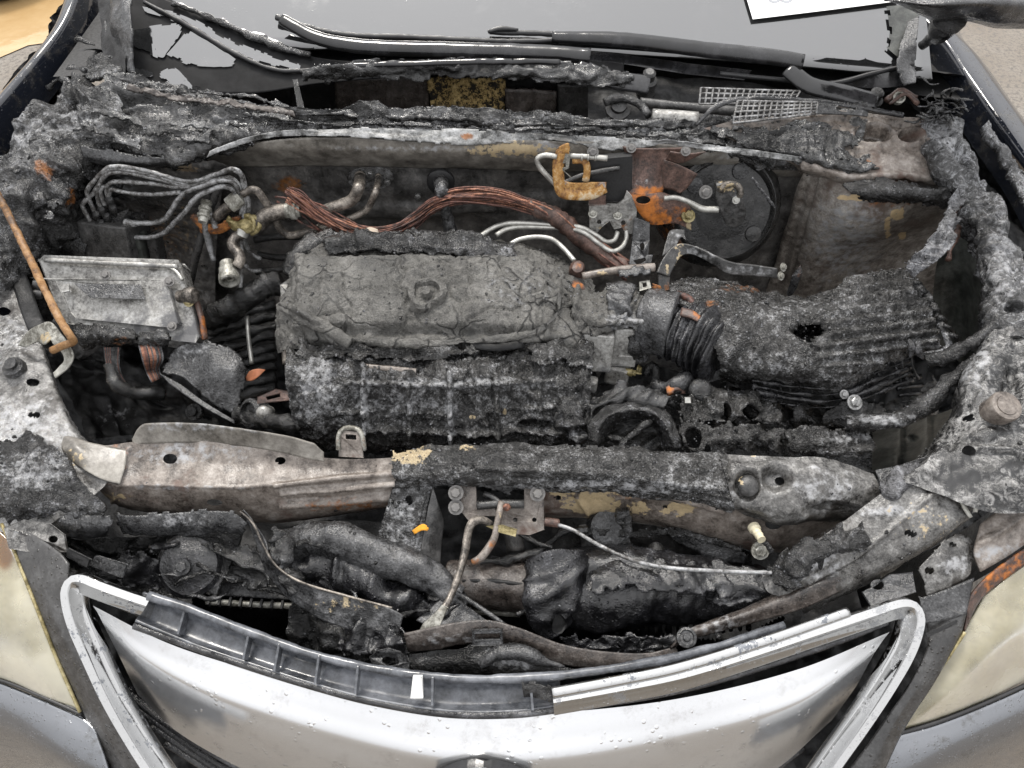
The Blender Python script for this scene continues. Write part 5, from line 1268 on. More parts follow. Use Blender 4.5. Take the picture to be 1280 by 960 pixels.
tube('bellows', [(836, 418, .825), (858, 424, .832), (878, 430, .838), (900, 440, .842)], [0.040, 0.043, 0.045, 0.046], K['plastic'], ih, n=36, step=0.0012, rf=lambda s: 1 + 0.075 * np.sin(s * 2 * math.pi / 0.0125), disp=[('f', 14, 0.014), ('f', 60, .0015)])
tube('hose_clamp', [(846, 368, .862), (858, 372, .865), (868, 382, .865)], 0.006, K['copperdark'], ih, n=8, spots=[])
sheet('scorched_band', [[(852, 384, .885), (866, 388, .888), (880, 398, .886)], [(850, 394, .882), (866, 398, .886), (880, 406, .884)]], K['rustbrown'], ih, res=0.003, th=0.003, spots=[('m2', 872, 392, 8, 6, .7)])
plate('torn_flap', [(875, 468, .80), (908, 462, .81), (905, 472, .80), (885, 478, .79)], K['gplastic'], ih, th=0.003)
# ------------------------------------------------------------------ air filter box
ab = thing('air_filter_box', (1020, 430, .70), 'collapsed ribbed air filter box crusted with grey ash at right', 'air box')
def lid_h(px, py, v):
    u = py + 0.18 * (px - 1050)
    rip = np.sin(u * 2 * math.pi / 13.0 + 1.2 * np.sin(px * 0.02)) * sst(1010, 1060, px) * (1 - sst(448, 465, py))
    rip2 = np.sin((px * 0.8 + py * 0.6) * 2 * math.pi / 26) * sst(880, 920, px) * (1 - sst(985, 1010, px)) * 0.7
    return 0.0042 * rip + 0.003 * rip2
sheet('lid', [[(838, 352, .83), (900, 348, .845), (960, 362, .85), (1010, 372, .86), (1085, 340, .87), (1135, 340, .865)],
      [(838, 372, .86), (910, 372, .87), (960, 382, .88), (1020, 385, .888), (1090, 362, .89), (1152, 362, .885)],
      [(880, 400, .875), (925, 400, .88), (970, 402, .89), (1030, 402, .895), (1105, 392, .896), (1168, 392, .888)],
      [(892, 432, .868), (935, 432, .874), (980, 434, .882), (1040, 434, .884), (1112, 420, .888), (1178, 420, .878)],
      [(898, 460, .838), (940, 462, .848), (985, 464, .856), (1045, 470, .855), (1085, 452, .862), (1130, 436, .868), (1182, 436, .862)],
      [(900, 475, .79), (942, 478, .80), (988, 480, .80), (1048, 488, .80), (1090, 466, .82), (1135, 446, .83), (1186, 444, .82)]],
      K['slag'], ab, res=0.0020, disp=[('f', 8, 0.005), ('w', 20, 0.002), ('g', 120, 0.0026), ('f', 260, 0.001)], hf=lid_h, dust=0.6, ragged=0.005,
      holes=[(1012, 412, 15, 14, .45)], bumps=[('e', 925, 410, 25, 15, .008, .6)], spots=[('m2', 887, 385, 10, 6, .6), ('m2', 930, 360, 40, 6, .35), ('m3', 980, 450, 70, 14, .25)], label='rippled ash-grey lid with one burnt-through hole')
sheet('filter_inside', [[(990, 390, .84), (1040, 390, .84)], [(990, 440, .83), (1040, 440, .83)]], K['charmid'], ab, res=0.0025, disp=[('w', 40, 0.012), ('f', 120, .002)])
for k in range(7):
    x0, y0 = 1138 + k * 7.5, 352 + k * 11
    tube('rim_rib', [(x0 + 4, y0, .89), (x0 + 12, y0 + 3, .888), (x0 + 16, y0 + 12, .87)], 0.0035, K['ash'], ab, n=7, step=0.003, disp=[('f', 90, 0.0015)])
tube('rim', [(1132, 348, .88), (1150, 360, .884), (1165, 380, .884), (1176, 405, .882), (1186, 430, .875), (1180, 440, .868), (1150, 442, .868)], 0.0045, K['ash'], ab, n=9, step=0.003, disp=[('f', 70, 0.003)], dust=0.3)
tube('rim', [(1150, 372, .87), (1162, 392, .87), (1170, 412, .868), (1172, 432, .862)], 0.004, K['ashlight'], ab, n=9, step=0.003, disp=[('f', 70, 0.003)])
for ps in [[(1136, 424, .885), (1140, 432, .88), (1138, 446, .86)], [(1150, 426, .885), (1148, 438, .875), (1154, 448, .86)]]:
    tube('rim_clip', ps, [0.002, 0.006, 0.002], K['ashlight'], ab, n=8, flat=((0, -.5, .86), .5))
# melted lattice under the lid
def zlat(x, y): return .815 - (y - 465) * 0.0011
for k in range(16):
    x0 = 960 + k * 12 + random.uniform(-2, 2)
    y0 = 500 - max(0, x0 - 1040) * 0.32
    tube('lattice_bar', [(x0, y0 - 26, zlat(x0, y0 - 26)), (x0 + random.uniform(2, 7), y0 - 10, zlat(x0, y0 - 10) + .004), (x0 + random.uniform(4, 12), y0 + 5, zlat(x0, y0 + 5))], 0.0022, K['gplastic'], ab, n=6, step=0.004, flat=((1, 0, 0), .5), disp=[('f', 60, 0.0016)])
for j in range(4):
    o = j * 8
    tube('lattice_bar', [(940, 476 + o * .8, .822 - o * .001), (1000, 484 + o, .815 - o * .001), (1050, 484 + o, .815 - o * .001), (1100, 464 + o * 1.1, .825 - o * .001), (1140, 450 + o, .83 - o * .001)], 0.0028, K['plastic'], ab, n=6, step=0.004, disp=[('f', 40, 0.004)])
plate('box_wall', [(912, 490, .80), (965, 488, .80), (970, 503, .785), (925, 504, .78)], K['gplastic'], ab, th=0.003)
sheet('lower_case', [[(905, 482, .78), (960, 500, .77), (1040, 510, .76), (1110, 500, .76), (1170, 470, .77)], [(905, 540, .66), (960, 560, .66), (1040, 560, .66), (1110, 560, .66), (1170, 530, .66)]], K['char'], ab, res=0.004, disp=[('w', 18, 0.010), ('f', 50, 0.006)])
for k in range(5):
    tube('inner_rib', [(1118 + k * 3, 478 + k * 8, .80), (1132 + k * 4, 474 + k * 9, .80), (1150 + k * 2, 470 + k * 11, .79)], 0.003, K['plastic'], ab, n=6, disp=[('f', 40, 0.003)])
lathe('clip_boss', (1145, 505, .77), (0, -.5, .8), [(0.013, 0), (0.013, .004), (0.008, .005), (0.007, .001)], K['greenpanel'], ab, n=16)
YLIM[0] = 0.60
# ------------------------------------------------------------------ anti-lock brake unit with its pipes
bu = thing('brake_pump', (150, 300, .62), 'black brake pump block with grey bent pipes, left rear of bay', 'brake pump')
box('valve_block', (146, 296, .775), (0.085, 0.07, 0.07), K['darksteel'], bu, rot=(-18, 0, -8), bevel=0.003)
plate('block_front', [(112, 296, .815), (137, 272, .84), (160, 262, .848), (140, 296, .815)], K['charmid'], bu, th=0.03, d=(0, .4, -1))
lathe('motor', (98, 300, .78), (-.75, .2, .25), [(0.030, -.03), (0.032, 0), (0.032, .02), (0.024, .028), (0.010, .03)], K['charmid'], bu, n=22, disp=[('f', 30, 0.002)])
lathe('motor', (82, 318, .77), (-.6, -.5, .3), [(0.026, -.03), (0.028, 0), (0.026, .015), (0.016, .02)], K['char'], bu, n=20, disp=[('f', 30, 0.003)])
box('connector', (170, 308, .79), (0.034, 0.03, 0.05), K['greenpanel'], bu, rot=(-18, 0, -4), bevel=0.003)
box('connector', (196, 310, .77), (0.016, 0.03, 0.05), K['darksteel'], bu, rot=(-18, 0, -4), bevel=0.003)
PT = [
 [(117, 283, .84), (103, 257, .86), (108, 250, .862), (118, 240, .87), (130, 220, .88), (140, 210, .885), (165, 213, .885), (195, 220, .882), (235, 229, .876), (262, 222, .878), (285, 213, .882), (300, 216, .88), (306, 232, .86), (306, 260, .83), (304, 278, .82)],
 [(120, 268, .848), (109, 243, .865), (110, 236, .868), (128, 216, .878), (138, 209, .888), (160, 209, .888), (192, 216, .886), (238, 227, .882), (270, 218, .884), (290, 211, .887), (299, 214, .884), (306, 236, .86)],
 [(127, 262, .85), (122, 245, .865), (126, 228, .875), (134, 218, .88), (150, 215, .882), (190, 222, .878), (232, 231, .872), (262, 226, .874), (285, 222, .874), (298, 230, .86), (302, 245, .845), (302, 268, .825)],
 [(137, 250, .858), (133, 238, .868), (137, 229, .874), (150, 227, .876), (185, 229, .872), (215, 233, .868), (238, 233, .87)],
 [(131, 256, .855), (126, 240, .87), (130, 232, .874)],
 [(136, 246, .86), (138, 237, .868), (150, 239, .868), (180, 243, .864), (205, 242, .864), (226, 240, .865)],
 [(162, 279, .835), (175, 279, .838), (195, 278, .84), (207, 273, .845), (215, 262, .853), (222, 250, .86), (232, 240, .866), (250, 233, .872), (268, 227, .877), (282, 225, .878), (294, 230, .87), (299, 242, .855)],
 [(150, 296, .825), (165, 297, .826), (190, 296, .828), (205, 291, .832), (218, 278, .842), (232, 264, .85), (245, 247, .86), (262, 238, .868), (280, 233, .872), (292, 238, .862), (297, 250, .848)],
]
for k, ps in enumerate(PT):
    tube('brake_pipe', ps, 0.0042 if k >= 6 else 0.0036, K['pipe'], bu, n=9, step=0.003, disp=[('f', 150, 0.0006)])
for c, a in [((117, 284, .84), (.3, -.3, .9)), ((121, 270, .848), (.3, -.3, .9)), ((128, 264, .85), (.2, -.2, .9)), ((138, 252, .858), (.2, -.2, .9)), ((134, 272, .845), (.2, -.2, .9)), ((142, 262, .85), (.2, -.2, .9)), ((127, 280, .842), (.2, -.2, .9))]:
    lathe('pipe_nut', c, a, [(0.006, -.012), (0.0065, -.002), (0.0065, .008), (0.0045, .010)], K['charmid'], bu, n=6, smooth=False)
for c in ((161, 279, .836), (149, 296, .826)):
    lathe('pipe_nut', c, (-1, 0, .05), [(0.0055, -.012), (0.0062, -.004), (0.0075, 0), (0.0075, .006), (0.005, .008)], K['pipe'], bu, n=12)
# ------------------------------------------------------------------ control unit in scorched aluminium case
ec = thing('control_unit', (150, 380, .68), 'scorched flat aluminium control unit case under the brake pump', 'control unit')
A = [(51, 323, .845), (226, 329, .845), (248, 422, .79), (82, 404, .79)]
plate('case', [(50, 326, .842), (56, 321, .847), (222, 327, .847), (228, 332, .844), (238, 372, .82), (250, 420, .79), (244, 426, .787), (180, 420, .786), (90, 406, .787), (80, 400, .79)], K['alu'], ec, th=0.022, bevel=0.003, spots=[('m3', 70, 345, 12, 20, .6)])
plate('lid', [(72, 352, .834), (84, 349, .838), (205, 352, .838), (212, 362, .832), (224, 404, .806), (218, 408, .803), (96, 396, .803), (88, 390, .806)], K['alu'], ec, th=0.006, bevel=0.0025)
plate('lid_label', [(92, 354, .8405), (176, 356, .8405), (182, 374, .831), (112, 372, .831)], K['gplastic'], ec, th=0.001, bevel=0)
tube('case_flange', [(56, 325, .848), (140, 329, .849), (222, 333, .848)], 0.004, K['alu'], ec, n=8)
tube('case_flange', [(208, 331, .848), (221, 340, .843), (228, 350, .838)], 0.003, K['silver'], ec, n=8)
plate('case_tab', [(76, 357, .838), (86, 355, .839), (87, 364, .834), (78, 365, .833)], K['alu'], ec, th=0.003)
for c, r in (((132, 344, .843), .0055), ((212, 352, .84), .0055), ((215, 408, .806), .005)):
    bolt(c, (0, -.45, .9), r, K['boltdark'], ec)
lathe('mount_stud', (232, 370, .824), (.9, -.15, .3), [(0.010, -.012), (0.011, .0), (0.0135, .004), (0.0135, .014), (0.010, .019), (0.004, .02)], K['tanpipe'], ec, n=18)
bolt((236, 377, .822), (0, -.7, .7), 0.0055, K['braze'], ec)
tube('mount_strap', [(244, 372, .815), (252, 398, .80), (256, 424, .78)], 0.007, K['rustbrown'], ec, n=9, flat=((1, 0, 0), .6), spots=[('m2', 255, 410, 8, 14, .7)])
lathe('side_knob', (50, 356, .828), (-1, -.2, .3), [(0.008, -.005), (0.009, .003), (0.007, .009)], K['darksteel'], ec, n=14)
lathe('side_knob', (48, 368, .82), (-1, -.2, .3), [(0.007, -.005), (0.008, .003), (0.006, .008)], K['darksteel'], ec, n=14)
sheet('plug_block', [[(90, 402, .80), (130, 405, .802), (172, 410, .802)], [(94, 418, .795), (130, 420, .798), (170, 424, .798)], [(102, 440, .77), (132, 436, .775), (168, 432, .775)]], K['ash'], ec, res=0.0025, th=0.012, disp=[('f', 30, 0.006), ('f', 110, 0.002)], dust=0.4, ragged=0.004, spots=[('m2', 150, 428, 10, 6, .5)])
sheet('plug_block', [[(172, 414, .80), (192, 412, .804), (211, 416, .80)], [(172, 424, .795), (192, 423, .80), (211, 426, .796)], [(176, 438, .775), (192, 438, .778), (210, 436, .775)]], K['charmid'], ec, res=0.0025, th=0.012, disp=[('f', 30, 0.005), ('f', 110, 0.002)], dust=0.2)
for k in range(16):
    t = k / 15
    x = 174 + 26 * t
    tube('bare_wire', [(x, 432 - 2 * t, .785), (x + 4, 448, .775), (180 + 16 * t + 3, 464 - 4 * t, .755), (190 + 12 * t, 478 - 6 * t, .74)], 0.0013, random.choice([K['copper'], K['copperdark'], K['charmid'], K['ashlight']]), ec, n=5, step=0.005)
for k in range(14):
    t = k / 13
    tube('bare_wire', [(130 + 20 * t, 434, .778), (133 + 16 * t, 455, .76), (140 + 14 * t, 476 - 4 * t, .74), (160 + 8 * t, 492 - 6 * t, .72), (208, 494 - 5 * t, .70)], 0.0016, random.choice([K['charmid'], K['copperdark'], K['char'], K['char']]), ec, n=5, step=0.005)
tube('charred_loom', [(138, 455, .755), (145, 478, .738), (165, 490, .722), (205, 492, .70)], 0.011, K['char'], ec, n=12, step=0.004, disp=[('f', 60, 0.003)])
# ------------------------------------------------------------------ grey guard plate
gp = thing('guard_plate', (250, 490, .66), 'dark grey curved metal guard plate with one small hole', 'guard')
sheet('curved_guard', [[(214, 436, .77), (240, 426, .785), (275, 428, .785), (300, 442, .77), (312, 460, .755)], [(208, 450, .765), (235, 448, .765), (262, 455, .77), (290, 465, .765), (308, 475, .75)], [(200, 466, .76), (226, 472, .75), (250, 492, .735), (276, 512, .725), (296, 522, .72)]],
      K['gplastic'], gp, res=0.003, th=0.003, ragged=0.004, disp=[('f', 10, 0.004)], holes=[(227, 475, 4, 3)], spots=[('m3', 230, 438, 24, 12, .45)])
sheet('guard_flange', [[(199, 466, .762), (225, 480, .75), (255, 502, .735), (294, 526, .72)], [(212, 480, .752), (235, 496, .742), (262, 513, .73), (294, 530, .718)]], K['gplastic'], gp, res=0.003, th=0.003)
sheet('bay_side', [[(60, 440, .70), (110, 460, .66), (180, 480, .62), (260, 500, .60)], [(90, 500, .66), (140, 500, .62), (200, 505, .58), (270, 520, .56)], [(110, 550, .62), (150, 545, .58), (210, 540, .55), (280, 545, .55)]], K['soot'], car, res=0.004, disp=[('f', 9, 0.014), ('w', 18, 0.006), ('f', 60, 0.003)], spots=[('m3', 145, 520, 20, 14, .3)])
lathe('horn_nut', (243, 515, .62), (0, -.5, .8), [(0.014, -.01), (0.014, .004), (0.009, .006), (0.008, .014)], K['charmid'], car, n=12)

# ------------------------------------------------------------------ hood prop rod and its clip
tube('prop_rod', [(-40, 175, .955), (0, 248, .945), (30, 308, .935), (55, 360, .925), (78, 405, .915), (88, 420, .91), (92, 427, .90), (84, 430, .892), (74, 434, .885), (65, 438, .88)], 0.0052, K['rod'], n=12, step=0.004, disp=[('f', 130, 0.0006)],
     label='long thin rusty orange prop rod slanting down the left side', cat='prop rod')
rc = thing('rod_clip', (60, 430, .84), 'pale cream bent metal clip holding the foot of the rusty rod', 'clip')
sheet('tongue', [[(22, 432, .848), (35, 414, .865), (50, 405, .885), (62, 402, .892), (74, 414, .888), (84, 430, .885), (91, 446, .875), (84, 460, .862), (68, 472, .845)],
      [(32, 434, .846), (46, 428, .858), (54, 430, .878), (62, 424, .884), (66, 430, .88), (76, 440, .872), (80, 450, .864), (74, 458, .855), (66, 466, .843)]], K['zinc'], rc, res=0.0025, th=0.0022, disp=[('f', 20, 0.001)], spots=[('m1', 58, 422, 10, 8, .6), ('m2', 68, 436, 6, 5, .7)])

# ------------------------------------------------------------------ refrigerant pipes and fittings
ac = thing('coolant_pipes', (300, 290, .70), 'cut brown metal pipes with silver fittings left of the engine', 'pipes')
tube('pipe', [(262, 264, .83), (266, 275, .84), (270, 285, .845)], 0.005, K['pipe'], ac, n=12)
lathe('ringed_fitting', (256, 264, .85), (.06, .9, .4), [(0.007, -.02), (0.008, -.012), (0.0105, -.011), (0.0105, -.006), (0.008, -.005), (0.008, 0), (0.0105, .001), (0.0105, .006), (0.008, .007), (0.008, .012), (0.0095, .013), (0.0095, .017), (0.006, .018)], K['zinc'], ac, n=18)
tube('pipe', [(257, 272, .842), (258, 288, .83), (262, 306, .81), (267, 326, .79)], [0.006, 0.0065, 0.0055, 0.0045], K['pipe'], ac, n=12, spots=[('m3', 262, 310, 8, 20, .7)])
tube('pipe', [(270, 272, .835), (283, 260, .84), (296, 250, .85)], [0.0085, 0.0085, 0.009], K['tanpipe'], ac, n=14)
lathe('collar', (293, 252, .85), (.75, .5, .35), [(0.009, -.012), (0.0125, -.011), (0.0135, .0), (0.0125, .012), (0.009, .014), (0.007, .016)], K['zinc'], ac, n=20)
tube('pipe', [(303, 243, .86), (314, 237, .862), (322, 239, .858), (330, 250, .845), (337, 260, .83), (342, 272, .81), (352, 288, .79), (362, 294, .785), (378, 291, .79), (400, 284, .80)], 0.0062, K['tanpipe'], ac, n=12, step=0.003)
tube('pipe', [(322, 281, .852), (334, 270, .855), (348, 265, .855), (362, 263, .855)], [0.0135, 0.0138, 0.013, 0.012], K['tanpipe'], ac, n=18, step=0.003)
lathe('collar', (366, 263, .856), (1, .05, 0), [(0.010, -.012), (0.0125, -.011), (0.0125, -.004), (0.0145, -.003), (0.0145, .006), (0.011, .007), (0.010, .012), (0.006, .013)], K['zinc'], ac, n=22)
sheet('rust_tab', [[(236, 270, .84), (250, 266, .845), (262, 280, .845), (290, 272, .845), (302, 270, .848)], [(246, 282, .835), (254, 285, .836), (265, 286, .838), (285, 284, .838), (298, 278, .84)], [(250, 290, .82), (256, 292, .82), (264, 292, .825), (275, 290, .825), (285, 286, .83)]], K['rust'], ac, res=0.0028, th=0.003, ragged=0.003, disp=[('f', 20, 0.004)])
sheet('clamp', [[(284, 270, .86), (296, 276, .868), (304, 272, .872), (314, 270, .87)], [(282, 276, .858), (295, 284, .866), (308, 284, .872), (320, 276, .868)], [(290, 288, .848), (300, 292, .855), (312, 292, .86), (322, 284, .858)]], K['braze'], ac, res=0.0028, th=0.004, disp=[('f', 16, 0.004)], bumps=[('s', [(284, 276), (300, 280), (312, 276)], 3, .003)])
tube('clamp_band', [(312, 272, .868), (320, 272, .872), (325, 278, .868), (322, 287, .858), (314, 292, .85)], 0.0045, K['braze'], ac, n=9)
tube('clamp_band', [(306, 270, .868), (313, 270, .872), (318, 278, .868), (315, 288, .858)], 0.004, K['braze'], ac, n=9)
tube('pipe', [(304, 292, .855), (296, 296, .85), (290, 304, .845), (294, 312, .842), (299, 318, .84), (300, 326, .835), (296, 334, .83)], 0.0085, K['tanpipe'], ac, n=14, step=0.003)
lathe('collar', (304, 290, .856), (.3, .6, .5), [(0.009, -.008), (0.010, 0), (0.009, .008)], K['silver'], ac, n=16)
lathe('open_coupling', (287, 350, .82), (.25, -.80, -.15), [(0.010, -.036), (0.0125, -.034), (0.0125, -.024), (0.0145, -.023), (0.0145, -.010), (0.0165, -.009), (0.0165, .002), (0.0145, .004), (0.012, .004), (0.0115, -.008), (0.008, -.008), (0.0075, -.003), (0.004, -.003), (0.004, -.012)], K['zinc'], ac, n=24)
tube('hose_stub', [(302, 300, .83), (303, 330, .80), (300, 365, .78)], 0.003, K['pipe'], ac, n=8)
tube('thin_line', [(306, 240, .85), (311, 252, .84), (310, 270, .83), (306, 298, .80), (312, 314, .78), (326, 324, .77)], 0.0036, K['pipe'], ac, n=8, step=0.004)
tube('thin_line', [(307, 330, .76), (312, 338, .755), (327, 338, .755)], 0.0036, K['pipe'], ac, n=8)
tube('strut_leg', [(272, 232, .82), (258, 275, .78), (245, 320, .74), (236, 360, .70)], 0.007, K['darksteel'], ac, n=10)
for ps in [[(318, 300, .70), (345, 296, .70), (400, 296, .70)], [(322, 318, .68), (350, 322, .68), (390, 318, .68)], [(320, 340, .66), (360, 336, .66)]]:
    tube('pipe', ps, 0.006, K['char'], ac, n=8)
# pipes that leave the firewall through an oval plate
ep = thing('evaporator_plate', PY(470, 225, .735), 'oval silver plate on the firewall with two brown pipes', 'pipe plate')
plate('oval_plate', [PY(463 + 29 * math.cos(a), 223 + 14 * math.sin(a), .728) for a in np.linspace(0, 2 * math.pi, 21)[:-1]], K['pipe'], ep, th=0.004, bevel=0.001)
tube('pipe', [PY(450, 220, .72), (448, 235, .85), (440, 250, .83), (420, 258, .82), (400, 265, .81)], 0.0095, K['tanpipe'], ep, n=14, step=0.003)
tube('pipe', [PY(473, 220, .72), (470, 238, .85), (463, 255, .83), (455, 265, .82), (435, 274, .81), (400, 286, .80)], 0.0055, K['tanpipe'], ep, n=12, step=0.003)
bolt(PY(462, 218, .724), (0, -1, .2), 0.006, K['boltsteel'], ep)
bolt(PY(484, 228, .724), (0, -1, .2), 0.004, K['boltsteel'], ep)
# grommet hose
gh = thing('heater_hose', (550, 250, .75), 'charred grey heater hose rising into a round black grommet', 'hose')
lathe('grommet', PY(551, 226, .728), (0, -1, .1), [(0.024, 0), (0.024, .006), (0.018, .010), (0.012, .010), (0.012, .002)], K['rubber'], gh, n=24)
tube('hose', [PY(551, 228, .72), (552, 236, .86), (556, 260, .82), (562, 285, .79), (572, 310, .76)], [0.013, 0.012, 0.0105, 0.0105, 0.010], K['gplastic'], gh, n=14, step=0.004, disp=[('f', 60, 0.002)], spots=[('m3', 551, 240, 10, 8, .4)])
# ------------------------------------------------------------------ copper wiring harness
wh = thing('wiring_harness', (560, 270, .80), 'bundle of bare copper wires sagging behind the engine', 'wire bundle')
path = [(362, 244, .845), (378, 254, .85), (400, 268, .855), (430, 284, .862), (458, 292, .868), (490, 290, .870), (520, 274, .866), (545, 255, .862), (575, 246, .862), (620, 247, .862), (660, 256, .862), (695, 272, .858), (725, 295, .85), (755, 318, .84), (785, 338, .83)]
pv = np.array([list(V(q)) for q in path])
for k in range(44):
    r0, a0 = 0.0135 * math.sqrt(random.random()), random.uniform(0, 6.28)
    tw = random.uniform(3.0, 5.5)
    nz_ = RNG.normal(0, 0.0022, (len(path), 3))
    q = []
    for i, p in enumerate(pv):
        t = i / (len(path) - 1)
        spread = 1.35 if (i in (0, 1, 13, 14)) else (0.72 if 4 <= i <= 5 else 1.0)
        a = a0 + tw * t
        q.append(Vector(p + np.array([0.15 * r0 * math.cos(a), r0 * math.cos(a) * spread * .8, r0 * math.sin(a) * spread]) + nz_[i]))
    lo = 0 if random.random() < .8 else random.randint(0, 3)
    hi = len(q) if random.random() < .7 else random.randint(11, 14)
    dark = random.random() < (.3 + .5 * (r0 > .011))
    tube('copper_wire', q[lo:hi], 0.0014, K['copperdark'] if dark else K['copper'], wh, n=5, step=0.006)
tube('charred_sheath', [tuple(p) for p in path[10:]], [0.009, 0.013, 0.014, 0.013, 0.012], K['rustbrown'], wh, n=12, step=0.004, disp=[('r', 60, 0.003)])
sheet('tape_band', [[(452, 288, .885), (462, 283, .888), (472, 286, .886)], [(454, 298, .88), (464, 296, .885), (476, 296, .88)]], plain('scorched_tape', (0.33, 0.27, 0.21), .6, 0, .2, 60, .1), wh, res=0.003, th=0.002, disp=[('f', 20, 0.002)])
for ps in [[(344, 246, .84), (358, 248, .845), (380, 262, .845)], [(346, 252, .835), (368, 262, .84), (400, 288, .84)], [(350, 258, .83), (380, 280, .83), (412, 292, .835)]]:
    tube('loose_wire', ps, 0.002, K['copperdark'], wh, n=5)
lathe('stud', PY(523, 243, .73), (0, -1, .1), [(0.006, 0), (0.006, .01), (0.003, .012)], K['boltsteel'], car, n=10)

# ------------------------------------------------------------------ brackets, valve and fuel lines before the booster
yv = thing('valve_bracket', (730, 230, .84), 'yellow-rusted bent strap with silver tube stub on firewall', 'bracket')
tube('strap', [(703, 188, .875), (698, 205, .872), (699, 228, .868), (703, 240, .865), (720, 243, .866), (740, 242, .867), (756, 234, .868)], 0.0095, K['yellowrust'], yv, n=10, flat=((.2, -.8, .55), .4), step=0.003)
sheet('lower_strap', [[(694, 214, .872), (698, 240, .866), (715, 246, .866), (740, 245, .868), (757, 240, .87)], [(704, 214, .873), (706, 226, .872), (716, 229, .872), (740, 228, .873), (758, 228, .874)]], K['yellowrust'], yv, res=0.0026, th=0.0025, disp=[('f', 18, 0.0015)], spots=[('m3', 752, 234, 6, 8, .8), ('m3', 704, 225, 5, 10, .6)])
tube('loop', [(716, 200, .878), (730, 201, .88), (734, 212, .877), (732, 226, .873)], 0.006, K['yellowrust'], yv, n=9, flat=((.2, -.8, .55), .4))
plate('tab', [(696, 186, .88), (702, 182, .884), (706, 180, .886), (711, 182, .885), (713, 194, .882), (711, 210, .876), (704, 213, .874), (696, 206, .877)], K['zinc'], yv, th=0.003, holes=[[(700, 205, .878), (707, 204, .878), (707, 209, .876), (701, 210, .876)]], spots=[('m2', 704, 185, 10, 7, .8)])
sheet('rust_ear', [[(692, 190, .882), (700, 183, .885), (710, 179, .888), (714, 184, .887)], [(696, 196, .879), (702, 192, .882), (710, 192, .883), (712, 194, .883)]], K['yellowrust'], yv, res=0.0025, th=0.002, ragged=0.002, disp=[('f', 25, 0.003)])
tube('silver_tube', [(713, 195, .885), (735, 196, .886), (759, 198, .886)], [0.0042, 0.0042, 0.0045], K['silver'], yv, n=12)
for x in (727, 735, 744):
    lathe('tube_ring', (x, 196.5, .886), (1, 0, 0), [(0.0045, -.0018), (0.0058, -.001), (0.0058, .001), (0.0045, .0018)], K['silver'], yv, n=14)
tube('silver_tube', [(696, 196, .88), (682, 194, .878), (672, 198, .873), (674, 208, .866), (686, 222, .857), (700, 236, .85)], 0.0042, K['silver'], yv, n=12, step=0.003)
tube('grey_tube', [(702, 230, .85), (725, 220, .855), (750, 214, .858), (775, 210, .86)], 0.004, K['darksteel'], yv, n=10)
plate('backing_box', [(738, 200, .845), (790, 196, .855), (790, 236, .83), (775, 252, .82), (742, 252, .815)], K['black'], yv, th=0.02)
bolt((741, 190, .89), (0, -.8, .5), 0.006, K['boltdark'], yv)
rb = thing('rusty_bracket', (815, 240, .82), 'large rust-brown bracket turning bright orange, bolted below the cowl lip', 'bracket')
sheet('upright', [[(778, 184, .668, 'y'), (800, 186, .664, 'y'), (830, 186, .664, 'y'), (858, 186, .668, 'y')], [(783, 200, .664, 'y'), (805, 202, .658, 'y'), (826, 202, .658, 'y'), (838, 200, .664, 'y')], [(784, 228, .645, 'y'), (800, 232, .638, 'y'), (815, 232, .638, 'y'), (832, 226, .645, 'y')], [(783, 240, .635, 'y'), (798, 244, .628, 'y'), (812, 244, .628, 'y'), (828, 240, .635, 'y')]], K['rustbrown'], rb, res=0.0025, th=0.003, disp=[('f', 10, 0.002), ('f', 80, 0.0005)], bumps=[('s', [(788, 195), (787, 235)], 3, .003), ('s', [(832, 200), (828, 235)], 3, .003), ('e', 790, 185, 7, 5, .003, .4)], spots=[('m2', 808, 242, 30, 9, .9), ('m3', 805, 228, 16, 4, .35)])
sheet('foot', [[(782, 238, .636, 'y'), (800, 242, .629, 'y'), (815, 242, .629, 'y'), (828, 240, .636, 'y')], [(786, 250, .85), (802, 254, .852), (822, 252, .852), (845, 255, .85), (862, 258, .85)], [(797, 264, .845), (806, 270, .845), (815, 277, .842), (840, 276, .842), (864, 280, .842)], [(806, 275, .84), (813, 280, .838), (820, 281, .838), (845, 279, .838), (864, 288, .838)]], K['rustbrown'], rb, res=0.0025, th=0.003, disp=[('f', 12, 0.002)], holes=[(804, 250, 9, 5)], spots=[('m2', 800, 258, 26, 20), ('m2', 822, 272, 20, 10), ('m2', 845, 268, 16, 12, .55), ('m1', 862, 284, 5, 6, .7)])
sheet('side_flange', [[(838, 190, .92), (862, 192, .92), (882, 190, .92)], [(832, 200, .90), (850, 204, .90), (862, 200, .905)]], K['rustbrown'], rb, res=0.003, th=0.002, disp=[('f', 15, 0.002)])
sheet('shield', [[(830, 200, .88), (852, 208, .875), (872, 218, .87)], [(828, 222, .862), (845, 228, .858), (858, 236, .852)], [(830, 236, .852), (842, 238, .85), (850, 242, .846)]], K['rustbrown'], rb, res=0.004, th=0.002)
for c in ((789, 185, .93), (857, 189, .925)):
    bolt(c, (0, -.7, .7), 0.005, K['boltdark'], rb)
bolt((860, 270, .852), (.1, -.6, .8), 0.0075, K['braze'], rb, h=.009)
vp = thing('valve_plate', (765, 275, .82), 'scorched small valve plate with two bolts and bent tubes', 'valve plate')
